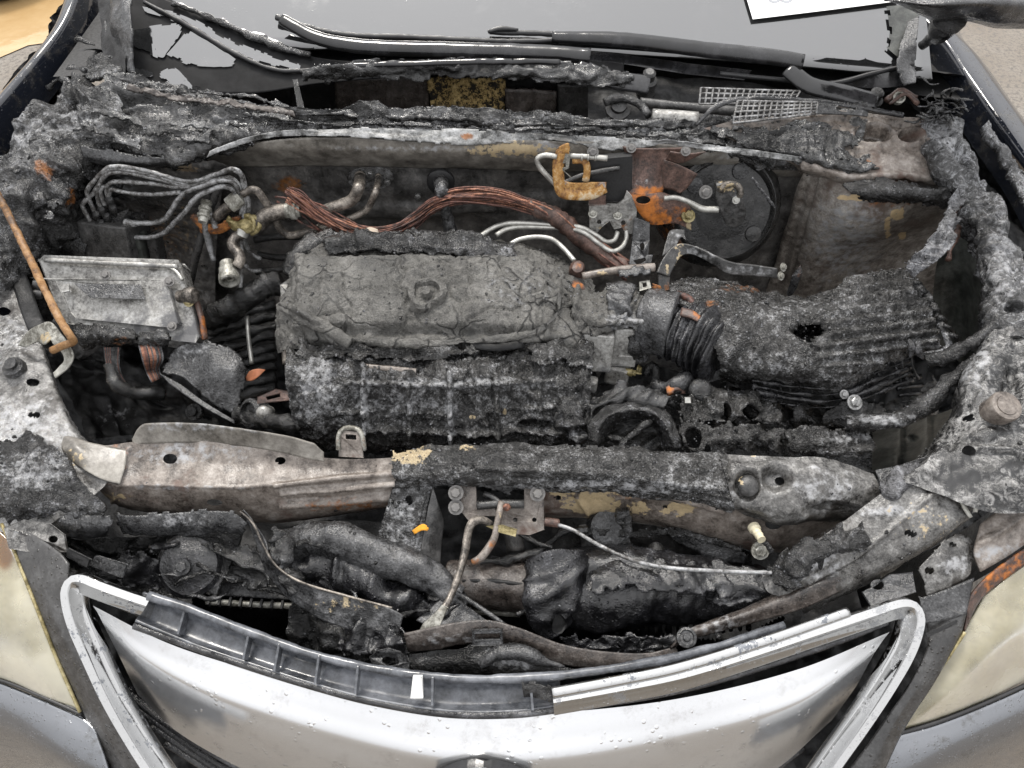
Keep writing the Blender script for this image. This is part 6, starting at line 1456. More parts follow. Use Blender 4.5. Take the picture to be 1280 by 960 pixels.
plate('plate', [(736, 256, .868), (772, 256, .87), (780, 250, .875), (784, 240, .882), (790, 246, .882), (796, 262, .87), (794, 290, .85), (782, 293, .848), (778, 284, .853), (768, 286, .851), (762, 276, .856), (752, 284, .852), (745, 292, .848), (737, 284, .853)], K['alu'], vp, th=0.004, holes=[ell(749, 278, 3, 3, .856, 8), ell(779, 279, 3, 3.5, .855, 8)], spots=[('m1', 752, 288, 6, 5, .8), ('m2', 780, 285, 8, 6, .6), ('m2', 748, 262, 14, 4, .5)])
plate('upper_tab', [(736, 246, .872), (757, 245, .874), (757, 256, .868), (737, 257, .868)], K['rustbrown'], vp, th=0.003)
for c in ((741, 267, .866), (772, 269, .866)):
    bolt(c, (0, -.55, .8), 0.005, K['zinc'], vp)
tube('fuel_line', [(583, 305, .865), (600, 295, .868), (618, 284, .87), (640, 279, .87), (690, 281, .87), (725, 284, .868), (745, 294, .862), (758, 302, .857), (768, 300, .858), (772, 290, .862)], 0.0040, K['silver'], vp, n=10, step=0.003)
tube('fuel_line', [(620, 294, .868), (632, 287, .87), (650, 284, .87), (700, 285, .87), (728, 290, .868), (748, 304, .86), (764, 314, .853), (776, 310, .854), (783, 298, .858), (783, 288, .86)], 0.0040, K['silver'], vp, n=10, step=0.003)
tube('fuel_line', [(638, 305, .872), (650, 299, .875), (672, 296, .877), (690, 299, .876), (704, 310, .872), (718, 326, .868)], 0.0038, K['silver'], vp, n=10, step=0.003)
sb = thing('support_stay', (870, 330, .80), 'forked grey-olive steel stay bolted toward the right tower', 'stay')
plate('post', [(794, 272, .875), (812, 278, .872), (812, 300, .862), (810, 318, .85), (816, 318, .85), (812, 336, .838), (786, 334, .842), (790, 300, .862)], K['gplastic'], sb, th=0.003, holes=[ell(803, 308, 3, 5, .858, 8), [(792, 326, .846), (806, 322, .848), (808, 325, .846), (798, 332, .842)]], spots=[('m3', 800, 300, 10, 30, .4)])
sheet('arm', [[(823, 340, .868), (830, 322, .875), (845, 306, .882), (862, 306, .885), (890, 318, .885), (915, 328, .882), (945, 332, .88), (972, 336, .878)], [(838, 346, .855), (842, 336, .862), (852, 320, .87), (866, 318, .872), (890, 330, .87), (910, 342, .866), (945, 345, .864), (972, 348, .864)]], K['darksteel'], sb, res=0.0025, th=0.004, disp=[('f', 14, 0.0015)], spots=[('m1', 850, 318, 6, 20, .5), ('m3', 880, 318, 30, 8, .5), ('m3', 940, 338, 30, 8, .4), ('m1', 835, 338, 5, 8, .5)])
sheet('upper_fork', [[(828, 320, .872), (833, 300, .882), (838, 288, .886), (856, 286, .888)], [(845, 310, .875), (848, 302, .88), (852, 296, .883), (858, 300, .882)]], K['darksteel'], sb, res=0.0026, th=0.003, disp=[('f', 14, 0.002)], spots=[('m3', 845, 300, 10, 14, .4), ('m1', 850, 310, 6, 8, .4)])
plate('drop_leg', [(824, 330, .866), (838, 334, .862), (836, 362, .84), (824, 364, .838)], K['darksteel'], sb, th=0.003, spots=[('m1', 830, 345, 5, 14, .6), ('m2', 832, 360, 6, 6, .7)])
tube('cross_rod', [(728, 345, .875), (750, 341, .878), (780, 337, .88), (818, 334, .88)], [0.0055, 0.006, 0.007, 0.0065], K['brownsteel'], sb, n=12, spots=[('m1', 752, 342, 10, 5, .5)])
sheet('scaled_rod', [[(770, 336, .884), (795, 332, .886), (815, 328, .884)], [(772, 350, .876), (795, 346, .879), (815, 342, .878)]], K['gplastic'], sb, res=0.0028, th=0.003, ragged=0.004, disp=[('w', 30, 0.004)])
plate('square_clip', [(799, 352, .878), (812, 350, .879), (814, 360, .873), (800, 363, .871)], K['zinc'], sb, th=0.006, holes=[[(803, 354, .876), (808, 353, .877), (809, 358, .874), (804, 359, .873)]])
sheet('rust_tail', [[(813, 353, .878), (826, 358, .874)], [(816, 360, .872), (829, 364, .868)]], K['rust'], sb, res=0.003, th=0.003, ragged=0.002, disp=[('f', 40, 0.003)])
lathe('rod_knuckle', (722, 336, .872), (0, -.4, .9), [(0.012, -.02), (0.013, 0), (0.010, .008), (0.004, .010)], K['rustbrown'], sb, n=12, disp=[('f', 50, 0.004)], spots=[('m2', 722, 332, 4, 4, .7)])
lathe('rod_knuckle', (720, 358, .868), (0, -.4, .9), [(0.010, -.015), (0.011, 0), (0.008, .006)], K['rustbrown'], sb, n=12, disp=[('f', 50, 0.005)], spots=[('m2', 722, 358, 10, 7, .7)])
for c in ((979, 334, .885), (976, 345, .878)):
    bolt(c, (.6, -.5, .6), 0.0045, K['zinc'], sb)
plate('fin', [(984, 366, .82), (990, 345, .855), (1000, 334, .87), (1002, 342, .862), (996, 360, .835), (986, 374, .81)], K['gplastic'], sb, th=0.003, spots=[('m2', 998, 340, 4, 7, .9)])

# ------------------------------------------------------------------ brake booster
bb = thing('brake_booster', PY(905, 262, .70), 'round black brake booster with scorched centre hub on firewall', 'brake booster')
bc = PY(905, 262, .66)
ax = Vector((0.02, -0.86, 0.5)).normalized()
lathe('shell', bc, ax, [(0.104, -.09), (0.106, -.05), (0.104, -.03), (0.096, -.014), (0.092, -.010), (0.088, -.004), (0.080, -.003), (0.050, .0), (0.030, .002)], K['shell'], bb, n=48, disp=[('f', 14, 0.002)], spots=[('m2', 840, 300, 24, 30, .45)])
lathe('ring', bc, ax, [(0.081, -.005), (0.085, .003), (0.081, .006), (0.077, .0)], K['shell'], bb, n=48)
for a in (75, 140, 320):
    t = Vector((math.cos(R(a)), 0, math.sin(R(a))))
    t = (t - ax * t.dot(ax)).normalized()
    lathe('boss', bc + t * 0.066, ax, [(0.015, -.004), (0.013, .004), (0.006, .006)], K['gplastic' if a in (75, 140) else 'darksteel'], bb, n=16)
sheet('hub', [[(896, 232, .90), (912, 230, .902), (925, 240, .898)], [(895, 248, .893), (912, 246, .90), (930, 252, .892)], [(902, 268, .88), (916, 272, .882), (932, 266, .878)], [(908, 282, .868), (918, 286, .868), (928, 282, .868)]], K['darksteel'], bb, res=0.0026, th=0.02, disp=[('f', 22, 0.005)], spots=[('m1', 910, 234, 12, 6, .55), ('m3', 920, 250, 5, 6, .8)])
tube('hub_rim', [(900, 240, .905), (906, 231, .908), (918, 230, .908), (926, 238, .905), (924, 246, .90)], 0.005, K['tanpipe'], bb, n=9, spots=[('m1', 910, 234, 14, 8, .5)])
bolt((882, 240, .895), ax, 0.007, K['boltdark'], bb)
bolt((920, 250, .905), ax, 0.004, K['silver'], bb)
tube('outlet_pipe', [(830, 248, .872), (845, 247, .874), (862, 253, .874), (878, 261, .874), (898, 262, .876)], [0.0042, 0.0042, 0.0045, 0.0055, 0.0055], K['silver'], bb, n=10, step=0.003)
for k in range(8):
    tube('drip', [(940 + k * 3.5, 222 + k * 4.5, .885 - k * .006), (944 + k * 3.5, 228 + k * 4.5, .88 - k * .006)], 0.0022, K['ashlight'], bb, n=5, disp=[('f', 90, 0.002)])

# ------------------------------------------------------------------ slag below the air box: battery tray ruins
tr = thing('battery_tray', (960, 540, .66), 'burnt battery tray of lumpy char with melted holes, right of engine', 'tray')
sheet('tray_floor', [[(725, 480, .74), (800, 480, .73), (900, 490, .73), (1000, 505, .73), (1110, 520, .72)], [(725, 570, .66), (800, 570, .66), (900, 575, .66), (1000, 580, .66), (1110, 590, .66)]], K['char'], tr, res=0.004, disp=[('f', 14, 0.014), ('f', 50, 0.005)], dust=0.3)
sheet('char_slab', [[(845, 498, .80), (890, 488, .805), (935, 492, .805), (980, 500, .80)], [(845, 520, .80), (890, 510, .806), (935, 508, .808), (982, 518, .80)], [(850, 538, .79), (900, 530, .795), (945, 528, .795), (985, 535, .79)]], K['slag'], tr, res=0.0022, th=0.008, ragged=0.010, disp=[('f', 16, 0.010), ('w', 30, 0.008), ('b', 50, 0.007), ('g', 150, 0.002)], dust=1.0, holes=[(906, 516, 5, 9), (938, 516, 12, 9)])
sheet('char_slab', [[(850, 534, .80), (900, 530, .806), (960, 535, .806), (985, 545, .80)], [(848, 552, .80), (900, 550, .806), (960, 550, .805), (980, 555, .80)], [(850, 565, .785), (900, 565, .79), (960, 562, .79), (978, 566, .785)]], K['slag'], tr, res=0.0022, th=0.008, ragged=0.008, disp=[('f', 16, 0.008), ('w', 30, 0.007), ('b', 60, 0.006), ('g', 150, 0.002)], dust=1.0, holes=[(866, 548, 11, 9), (882, 558, 5, 5)])
sheet('char_slab', [[(980, 540, .812), (1030, 538, .816), (1085, 540, .812)], [(982, 552, .81), (1030, 552, .815), (1090, 555, .81)], [(985, 562, .80), (1030, 565, .80), (1092, 570, .80)]], K['slag'], tr, res=0.0022, th=0.008, ragged=0.006, disp=[('x', 30, 0.006), ('w', 24, 0.007), ('g', 110, 0.004)], dust=1.0, spots=[('m3', 1060, 548, 30, 8, .5)])
sheet('char_post', [[(990, 505, .80), (1005, 502, .80), (1018, 508, .80)], [(990, 525, .79), (1005, 522, .795), (1018, 528, .79)], [(985, 535, .76), (1005, 536, .76), (1022, 538, .76)]], K['ash'], tr, res=0.0026, th=0.006, ragged=0.006, disp=[('f', 30, 0.008)], dust=0.5)
sheet('char_post', [[(1035, 508, .81), (1070, 498, .815), (1105, 500, .81)], [(1030, 525, .80), (1070, 520, .805), (1110, 522, .80)], [(1030, 538, .78), (1070, 540, .78), (1105, 540, .78)]], K['charmid'], tr, res=0.0026, th=0.006, ragged=0.008, disp=[('f', 26, 0.007), ('f', 90, 0.003)], dust=0.6)
for x, y in ((1055, 493), (1068, 503), (1107, 522), (1120, 520)):
    bolt((x, y, .822), (.1, -.5, .85), 0.0045 if x != 1068 else 0.0075, K['boltsteel'], tr)
lathe('round_cap', (876, 487, .815), (0, -.5, .85), [(0.017, -.012), (0.017, 0), (0.014, .005), (0.010, .007), (0.004, .008)], K['charmid'], tr, n=24)
for k in range(4):
    tube('cap_finger', [(866 + k * 6, 492, .812), (866 + k * 6, 500, .806), (866 + k * 6.2, 508, .798)], 0.0032, K['alu'], tr, n=8)
plate('steel_chip', [(857, 497, .818), (863, 497, .818), (863, 503, .814), (857, 503, .814)], K['silver'], tr, th=0.003)
sheet('rust_lug', [[(832, 482, .81), (848, 478, .815), (862, 480, .812)], [(834, 494, .805), (848, 490, .81), (860, 492, .806)]], K['rustbrown'], tr, res=0.0026, th=0.008, ragged=0.003, disp=[('f', 30, 0.005)], spots=[('m2', 838, 488, 8, 8, .7)])
tube('curved_lug', [(818, 480, .79), (835, 486, .80), (850, 478, .81), (860, 468, .81)], [0.010, 0.010, 0.012, 0.010], K['gplastic'], tr, n=12, disp=[('f', 40, 0.003)])
tube('grey_elbow', [(808, 470, .77), (810, 460, .78), (818, 456, .785), (820, 475, .77)], 0.006, K['charmid'], tr, n=10)
# arched tub
at = thing('arched_tub', (790, 530, .70), 'half-round charred tub rim bulging over the crossbeam', 'tub')
sheet('dome', [[(735, 558, .80), (736, 530, .815), (752, 512, .822), (785, 502, .826), (818, 504, .826), (838, 520, .822), (850, 545, .81), (852, 560, .80)], [(746, 558, .805), (748, 535, .822), (762, 520, .83), (786, 513, .833), (812, 515, .833), (828, 527, .83), (838, 546, .82), (842, 560, .808)], [(758, 560, .78), (760, 542, .79), (770, 530, .79), (788, 524, .79), (808, 525, .79), (820, 534, .79), (826, 548, .79), (828, 560, .78)]], K['ash'], at, res=0.0025, th=0.004, disp=[('f', 20, 0.003), ('f', 110, 0.0012)], dust=0.6)
sheet('tub_inside', [[(750, 520, .785), (790, 512, .79), (835, 522, .785)], [(755, 562, .76), (790, 562, .76), (832, 562, .76)]], K['char'], at, res=0.0028, disp=[('w', 26, 0.010), ('f', 70, 0.003)])
for ps in [[(775, 558, .80), (795, 540, .81), (815, 526, .82)], [(760, 545, .80), (780, 550, .80), (800, 552, .80)]]:
    tube('ash_streak', ps, [0.002, 0.005, 0.002], K['ash'], at, n=7, disp=[('f', 60, 0.004)])
sheet('slag_fold', [[(735, 500, .81), (775, 482, .82), (820, 495, .815), (840, 512, .81)], [(728, 515, .80), (755, 500, .825), (790, 494, .83), (830, 508, .822)], [(720, 540, .78), (738, 525, .80), (760, 512, .81), (800, 503, .815)]], K['char'], at, res=0.0025, th=0.006, ragged=0.008, disp=[('w', 26, 0.011), ('g', 90, 0.004)], dust=0.6)
sheet('slag_fold', [[(690, 480, .815), (715, 485, .82), (735, 500, .815)], [(690, 510, .81), (712, 515, .815), (730, 530, .80)], [(695, 548, .78), (712, 552, .785), (735, 558, .78)]], K['ash'], at, res=0.0025, th=0.006, ragged=0.008, disp=[('w', 24, 0.010), ('b', 45, 0.009), ('g', 110, 0.004)], dust=1.0)
box('casting_lug', (712, 484, .80), (0.03, 0.03, 0.03), K['alu'], at, rot=(-20, 8, 10), bevel=0.005)
box('casting_lug', (728, 478, .79), (0.045, 0.02, 0.02), K['alu'], at, rot=(-15, 0, -12), bevel=0.004)

YLIM[0] = None
# ------------------------------------------------------------------ nose of the car: radiator pit, hoses, latch, grille, lamps, bumper
sheet('nose_floor', [[(60, 600, .56), (400, 610, .56), (800, 620, .56), (1200, 640, .56)], [(60, 760, .52), (400, 800, .52), (800, 800, .52), (1200, 760, .52)], [(60, 960, .50), (400, 980, .50), (800, 980, .50), (1200, 960, .50)]], K['soot'], car, res=0.008, disp=[('f', 10, 0.02), ('f', 40, 0.008)])
rd = thing('radiator', (600, 720, .40), 'black condenser and radiator deep behind the grille', 'radiator')
sheet('core', [[(240, 742, .66), (450, 752, .66), (640, 760, .66), (900, 800, .66), (980, 770, .66)], [(240, 790, .50), (450, 810, .50), (640, 830, .50), (900, 850, .50), (980, 820, .50)]], K['soot'], rd, res=0.003, hf=lambda px, py, v: 0.003 * np.sin(v[:, 0] * 2 * math.pi / 0.006))
tube('core_tube', [(258, 752, .672), (310, 755, .672), (372, 758, .672)], 0.0045, K['zinc'], rd, n=8)
tube('core_tube', [(560, 763, .672), (610, 765, .672), (650, 768, .672)], 0.0045, K['zinc'], rd, n=8)
for k in range(9):
    box('fin_clip', (262 + k * 13, 751.5 + k * .8, .6765), (0.003, 0.012, 0.008), K['soot'], rd, bevel=0)
sheet('core_frame', [[(262, 728, .675), (310, 728, .68), (366, 735, .675)], [(262, 744, .67), (310, 746, .675), (370, 750, .67)]], K['gplastic'], rd, res=0.003, th=0.006, disp=[('f', 20, 0.003), ('f', 120, 0.0012)], dust=0.3)
sheet('fan_shroud', [[(345, 660, .66), (420, 650, .66), (500, 655, .66)], [(345, 720, .60), (420, 730, .60), (500, 740, .60)]], K['soot'], rd, res=0.005, disp=[('f', 14, 0.01)])
tube('upper_tank', [(560, 728, .705), (600, 730, .71), (650, 735, .71), (690, 742, .71)], [0.030, 0.032, 0.032, 0.032], K['brownplastic'], rd, n=28, step=0.004, disp=[('f', 14, 0.005), ('w', 20, 0.003)])
tube('tank_seam', [(578, 726, .738), (620, 727, .742), (662, 732, .742)], [0.002, 0.004, 0.002], K['soot'], rd, n=6, flat=((0, -.6, .8), .4))
for ps in [[(735, 655, .70), (740, 690, .68), (742, 720, .66)], [(640, 650, .66), (645, 690, .64)], [(820, 660, .67), (820, 720, .65)], [(880, 670, .67), (885, 715, .65)]]:
    tube('inlet_pipe', ps, 0.014, K['darksteel'], rd, n=14)
sheet('dark_panel', [[(690, 648, .70), (760, 650, .70), (850, 662, .70), (940, 690, .70)], [(690, 715, .62), (760, 715, .62), (850, 720, .62), (940, 730, .62)]], K['darksteel'], rd, res=0.005, disp=[('f', 10, 0.006)])
sheet('lower_flange', [[(725, 660, .735), (790, 662, .735), (850, 660, .735), (930, 684, .735)], [(728, 670, .728), (790, 674, .728), (850, 672, .728), (930, 692, .728)]], K['ash'], rd, res=0.0026, th=0.005, ragged=0.003, disp=[('f', 24, 0.005), ('f', 100, 0.002)], dust=0.5)
sheet('gusset', [[(835, 664, .72), (900, 678, .72), (935, 695, .72)], [(842, 676, .705), (895, 700, .705), (930, 705, .705)]], K['gplastic'], rd, res=0.004, th=0.004)
lathe('tank_cap', (762, 660, .735), (0, -.5, .85), [(0.030, -.04), (0.030, -.02), (0.026, .0), (0.014, .003)], K['gplastic'], rd, n=22)
lathe('tank_cap', (765, 682, .71), (0, -.5, .85), [(0.026, -.03), (0.026, 0), (0.016, .003)], K['charmid'], rd, n=20, disp=[('f', 40, 0.003)])

# charred left pit: horn and melted shrouds
hn = thing('horn', (228, 708, .66), 'round sooty horn disc with centre bolt in left nose pit', 'horn')
lathe('disc', (236, 706, .715), (0.1, -.45, .88), [(0.044, -.02), (0.044, -.006), (0.038, .0), (0.030, .0), (0.022, .004), (0.014, .004)], K['plastic'], hn, n=30, disp=[('f', 40, 0.002)])
bolt((227, 709, .724), (0.1, -.45, .88), 0.0075, K['gplastic'], hn)
sheet('cone', [[(208, 668, .73), (250, 660, .745), (305, 662, .755)], [(205, 695, .70), (255, 690, .715), (296, 695, .72)], [(215, 730, .69), (245, 735, .69), (270, 745, .69)]], K['charmid'], hn, res=0.0028, th=0.003, ragged=0.004, disp=[('f', 14, 0.006), ('f', 90, 0.002)], dust=0.5)
sh = thing('melted_shroud', (330, 700, .70), 'torn grey plastic shroud sheet folding down across left nose pit', 'shroud')
sheet('top_fold', [[(142, 640, .785), (190, 640, .79), (245, 637, .795), (290, 638, .795), (312, 655, .785)], [(148, 652, .775), (195, 655, .778), (245, 656, .78), (280, 655, .782), (306, 664, .775)], [(155, 665, .75), (200, 668, .755), (240, 668, .76), (275, 664, .765), (302, 670, .765)]], K['gplastic'], sh, res=0.0028, th=0.003, ragged=0.004, disp=[('f', 12, 0.005), ('w', 26, 0.002)], spots=[('m3', 225, 648, 30, 10, .4)])
sheet('blade', [[(300, 640, .795), (316, 655, .79), (328, 680, .78), (345, 708, .77), (375, 728, .765), (430, 745, .76), (490, 760, .755), (505, 768, .75)],
      [(298, 646, .785), (311, 662, .78), (321, 690, .765), (344, 730, .745), (382, 762, .735), (430, 784, .73), (472, 798, .73), (496, 802, .73)]], K['gplastic'], sh, res=0.0025, th=0.002, disp=[('f', 9, 0.006), ('w', 14, .003)], spots=[('m1', 440, 755, 60, 8, .35)])
tube('pale_edge', [(300, 639, .797), (316, 654, .792), (328, 679, .782), (345, 707, .772), (375, 727, .767), (430, 744, .762), (490, 760, .757)], 0.0016, K['tanpipe'], sh, n=7)
for ps in [[(342, 660, .775), (352, 675, .77), (358, 695, .765), (350, 712, .76)], [(350, 665, .775), (348, 685, .765), (345, 705, .765)], [(356, 715, .755), (368, 730, .75), (372, 742, .745)]]:
    tube('torn_shred', ps, [0.004, 0.011, 0.004], K['charmid'], sh, n=9, flat=((.6, -.4, .5), .35), step=0.003, disp=[('w', 40, 0.006)], dust=0.2)
sheet('char_bed', [[(365, 755, .70), (420, 765, .70), (480, 780, .70), (520, 790, .70)], [(362, 790, .68), (420, 800, .69), (480, 805, .70), (520, 808, .70)], [(365, 815, .66), (420, 820, .67), (480, 825, .68), (520, 825, .68)]], K['char'], sh, res=0.0026, disp=[('w', 22, 0.008), ('f', 70, 0.004)], dust=0.5)
sheet('left_shelf', [[(0, 612, .79), (50, 622, .795), (100, 640, .795), (142, 642, .79)], [(0, 635, .78), (50, 648, .785), (95, 660, .785), (140, 658, .78)], [(10, 655, .75), (60, 668, .755), (100, 676, .76), (135, 670, .755)]], K['gplastic'], sh, res=0.003, th=0.003, disp=[('f', 10, 0.004), ('f', 80, 0.001)], ragged=0.003, dust=0.2)
sheet('char_bed', [[(40, 655, .72), (100, 672, .72), (160, 670, .70), (210, 672, .69)], [(60, 690, .70), (110, 710, .69), (160, 715, .67), (210, 722, .65)], [(70, 715, .68), (120, 735, .66), (180, 755, .64), (240, 775, .62)]], K['char'], sh, res=0.003, disp=[('f', 12, 0.012), ('w', 24, 0.007), ('f', 70, 0.004)], dust=0.5)
plate('bent_tab', [(112, 706, .765), (120, 695, .77), (158, 706, .765), (152, 722, .755)], K['gplastic'], sh, th=0.003)
# long grey hose curving to the right
gd = thing('curved_duct', (460, 700, .70), 'thick sooty grey hose arching left of the hood latch', 'hose')
tube('duct', [(352, 682, .73), (385, 675, .745), (420, 678, .75), (460, 690, .752), (505, 708, .75), (545, 730, .745), (570, 750, .735)], [0.016, 0.022, 0.023, 0.023, 0.024, 0.024, 0.020], K['gplastic'], gd, n=30, step=0.003, disp=[('f', 10, 0.008), ('w', 14, 0.003), ('f', 90, 0.001)], dust=0.3)
tube('ribbed_hose', [(355, 700, .71), (380, 692, .72), (410, 690, .72)], 0.020, K['charmid'], gd, n=18, step=0.002, rf=lambda s: 1 + .06 * np.sin(s * 2 * math.pi / .01), disp=[('f', 50, .002)])
tube('duct', [(360, 712, .715), (410, 706, .725), (450, 722, .725), (500, 745, .72), (545, 765, .71)], [0.014, 0.018, 0.020, 0.020, 0.016], K['plastic'], gd, n=26, step=0.003, disp=[('w', 18, 0.009), ('f', 60, 0.003)], dust=0.3)
sheet('torn_top', [[(355, 680, .755), (378, 672, .765), (412, 674, .768)], [(362, 690, .75), (385, 682, .762), (415, 686, .764)]], K['ash'], gd, res=0.0025, th=0.003, ragged=0.005, disp=[('w', 40, 0.006)], dust=0.3)
# melted black duct lump on the right
md = thing('melted_duct', (800, 740, .66), 'slumped wet black plastic duct with torn end, right of latch', 'duct')
tube('body', [(690, 740, .705), (730, 735, .715), (790, 738, .715), (850, 742, .71), (905, 748, .705), (960, 735, .70)], [0.040, 0.050, 0.052, 0.046, 0.036, 0.022], K['plastic'], md, n=44, step=0.0025, disp=[('f', 10, 0.012), ('w', 16, 0.005), ('b', 90, 0.0015)])
tube('slumped_sleeve', [(690, 700, .755), (695, 730, .75), (690, 765, .735), (700, 785, .72)], [0.028, 0.034, 0.030, 0.012], K['plastic'], md, n=34, step=0.0025, disp=[('f', 12, 0.010), ('w', 22, 0.007), ('f', 60, 0.002)], dust=0.1)
lathe('torn_hole', (698, 781, .752), (.5, -.6, .6), [(0.003, -.01), (0.009, 0), (0.011, .002), (0.009, .0)], K['soot'], md, n=14, disp=[('f', 60, 0.003)])
sheet('duct_back', [[(742, 705, .755), (790, 700, .76), (850, 704, .758), (930, 712, .75)], [(735, 725, .768), (790, 722, .772), (850, 725, .768), (940, 730, .755)], [(735, 745, .765), (790, 742, .77), (850, 745, .765), (935, 750, .75)]], K['plastic'], md, res=0.0026, th=0.004, ragged=0.01, disp=[('w', 20, 0.007), ('f', 80, 0.002)], dust=0.3)
for k in range(16):
    x = 770 + k * 11
    y = 782 - abs(k - 4) * .9
    tube('hanging_fin', [(x, y - 12, .69), (x, y, .675), (x + 1, y + 14, .655)], 0.0035, K['plastic'], md, n=6, disp=[('f', 60, .002)])
# crumpled torn sheets tangled in the pit
tg = thing('torn_sheets', (560, 760, .66), 'tangle of crumpled black plastic shreds behind the grille', 'debris')
for rows_, mt_, am_ in [
    ([[(355, 700, .72), (400, 712, .73), (450, 735, .735), (500, 760, .735)], [(365, 720, .70), (410, 735, .71), (455, 755, .72), (500, 775, .725)], [(370, 745, .68), (415, 760, .69), (460, 778, .70), (505, 790, .71)]], K['plastic'], .012),
    ([[(440, 770, .73), (480, 778, .735), (510, 786, .74)], [(430, 790, .72), (475, 800, .73), (515, 808, .735)], [(425, 815, .71), (470, 825, .72), (515, 830, .73)]], K['plastic'], .010),
    ([[(540, 742, .73), (575, 735, .74), (600, 750, .735)], [(520, 765, .72), (560, 762, .735), (590, 772, .73)]], K['charmid'], .008),
    ([[(150, 690, .72), (185, 682, .73), (205, 690, .725)], [(150, 715, .70), (180, 712, .71), (205, 720, .705)], [(165, 738, .69), (190, 738, .69), (215, 742, .69)]], K['plastic'], .010),
    ([[(255, 670, .72), (300, 672, .735), (335, 690, .735)], [(262, 700, .70), (305, 705, .71), (345, 718, .715)], [(270, 722, .69), (310, 728, .69), (350, 740, .70)]], K['char'], .010),
    ([[(890, 700, .75), (930, 705, .76), (965, 712, .765)], [(880, 725, .745), (925, 730, .755), (965, 735, .765)], [(870, 755, .73), (915, 758, .74), (955, 755, .755)]], K['plastic'], .010),
    ([[(690, 786, .72), (760, 792, .715), (850, 788, .72)], [(700, 806, .705), (770, 812, .70), (850, 806, .71)], [(712, 822, .70), (775, 826, .70), (845, 822, .70)]], K['plastic'], .009),
    ([[(600, 690, .72), (640, 700, .725), (680, 705, .72)], [(590, 715, .71), (640, 722, .715), (670, 725, .71)]], K['char'], .009),
    ([[(780, 790, .72), (840, 790, .725), (900, 780, .73)], [(790, 808, .71), (845, 806, .72), (905, 795, .725)]], K['plastic'], .006)]:
    sheet('shred', rows_, mt_, tg, res=0.0025, th=0.002, ragged=0.012, disp=[('w', 16, am_), ('w', 40, am_ * .4), ('f', 90, 0.001)], dust=0.2)
for k in range(22):
    x = random.uniform(180, 920); y = 700 + 40 * math.sin((x - 180) / 740 * 3.14) + random.uniform(-20, 40)
    z = .72 + random.uniform(-.01, .02)
    pts_ = [(x, y, z)]
    a_ = random.uniform(-.6, .6)
    for q_ in range(4):
        a_ += random.uniform(-.6, .6)
        pts_.append((pts_[-1][0] + 13 * math.cos(a_), pts_[-1][1] + 11 * math.sin(a_), z + random.uniform(-.012, .012)))
    tube('strand', pts_, [.0015, random.uniform(.002, .006), .0015], random.choice([K['char'], K['plastic'], K['charmid'], K['gplastic']]), tg, n=7, step=.003, flat=((random.random(), random.random(), 1), .5), disp=[('f', 70, .002)])
# brown scorched skirt in front
sk = thing('scorched_skirt', (640, 810, .70), 'brownish scorched plastic skirt strip with clip above grille centre', 'skirt')
sheet('strip', [[(505, 792, .775), (530, 786, .78), (570, 778, .785), (610, 775, .785), (650, 785, .782), (700, 805, .775), (760, 815, .772), (810, 816, .77), (845, 808, .768)],
      [(508, 805, .765), (535, 802, .77), (575, 792, .778), (610, 790, .778), (650, 798, .775), (700, 818, .768), (760, 828, .766), (812, 828, .766), (850, 818, .765)],
      [(510, 814, .75), (540, 812, .755), (580, 805, .76), (612, 803, .762), (650, 812, .76), (700, 830, .755), (760, 838, .755), (815, 838, .757), (855, 826, .76)]],
      K['brownplastic'], sk, res=0.0028, th=0.003, disp=[('f', 10, 0.003), ('f', 90, 0.0007)], spots=[('m3', 560, 800, 40, 8, .35)])
plate('clip_frame', [(590, 788, .79), (628, 787, .79), (628, 806, .775), (590, 807, .775)], K['gplastic'], sk, th=0.003, holes=[[(594, 793, .787), (625, 792, .787), (625, 799, .78), (594, 800, .78)]])
sheet('slope_board', [[(560, 740, .745), (590, 760, .75), (620, 780, .75)], [(520, 775, .74), (545, 785, .745), (580, 780, .755), (612, 780, .755)]], K['gplastic'], sk, res=0.003, th=0.003, disp=[('f', 12, 0.003)], dust=0.3)
tube('board_edge', [(566, 738, .76), (595, 756, .765), (632, 782, .765)], 0.003, K['gplastic'], sk, n=8)
sheet('melted_mass', [[(512, 818, .745), (570, 812, .755), (630, 810, .76), (690, 832, .755), (720, 838, .75)], [(515, 832, .74), (570, 828, .755), (640, 826, .762), (690, 838, .755), (715, 842, .75)], [(520, 842, .73), (570, 845, .735), (640, 848, .74), (690, 848, .74), (710, 846, .74)]], K['char'], sk, res=0.0025, disp=[('w', 18, 0.007), ('f', 60, 0.002)], spots=[('m3', 650, 822, 40, 9, .6)])
tube('grey_drip', [(600, 832, .765), (620, 818, .772), (650, 816, .775), (680, 826, .77), (705, 834, .765)], [0.004, 0.008, 0.009, 0.008, 0.004], K['gplastic'], sk, n=10, disp=[('f', 30, 0.004)])
plate('screw_tab', [(462, 822, .775), (470, 815, .78), (485, 812, .782), (500, 816, .78), (512, 828, .772), (510, 840, .765), (495, 845, .762), (470, 838, .766)], K['gplastic'], sk, th=0.004, holes=[ell(488, 827, 11, 6, .773, 12, .1)])
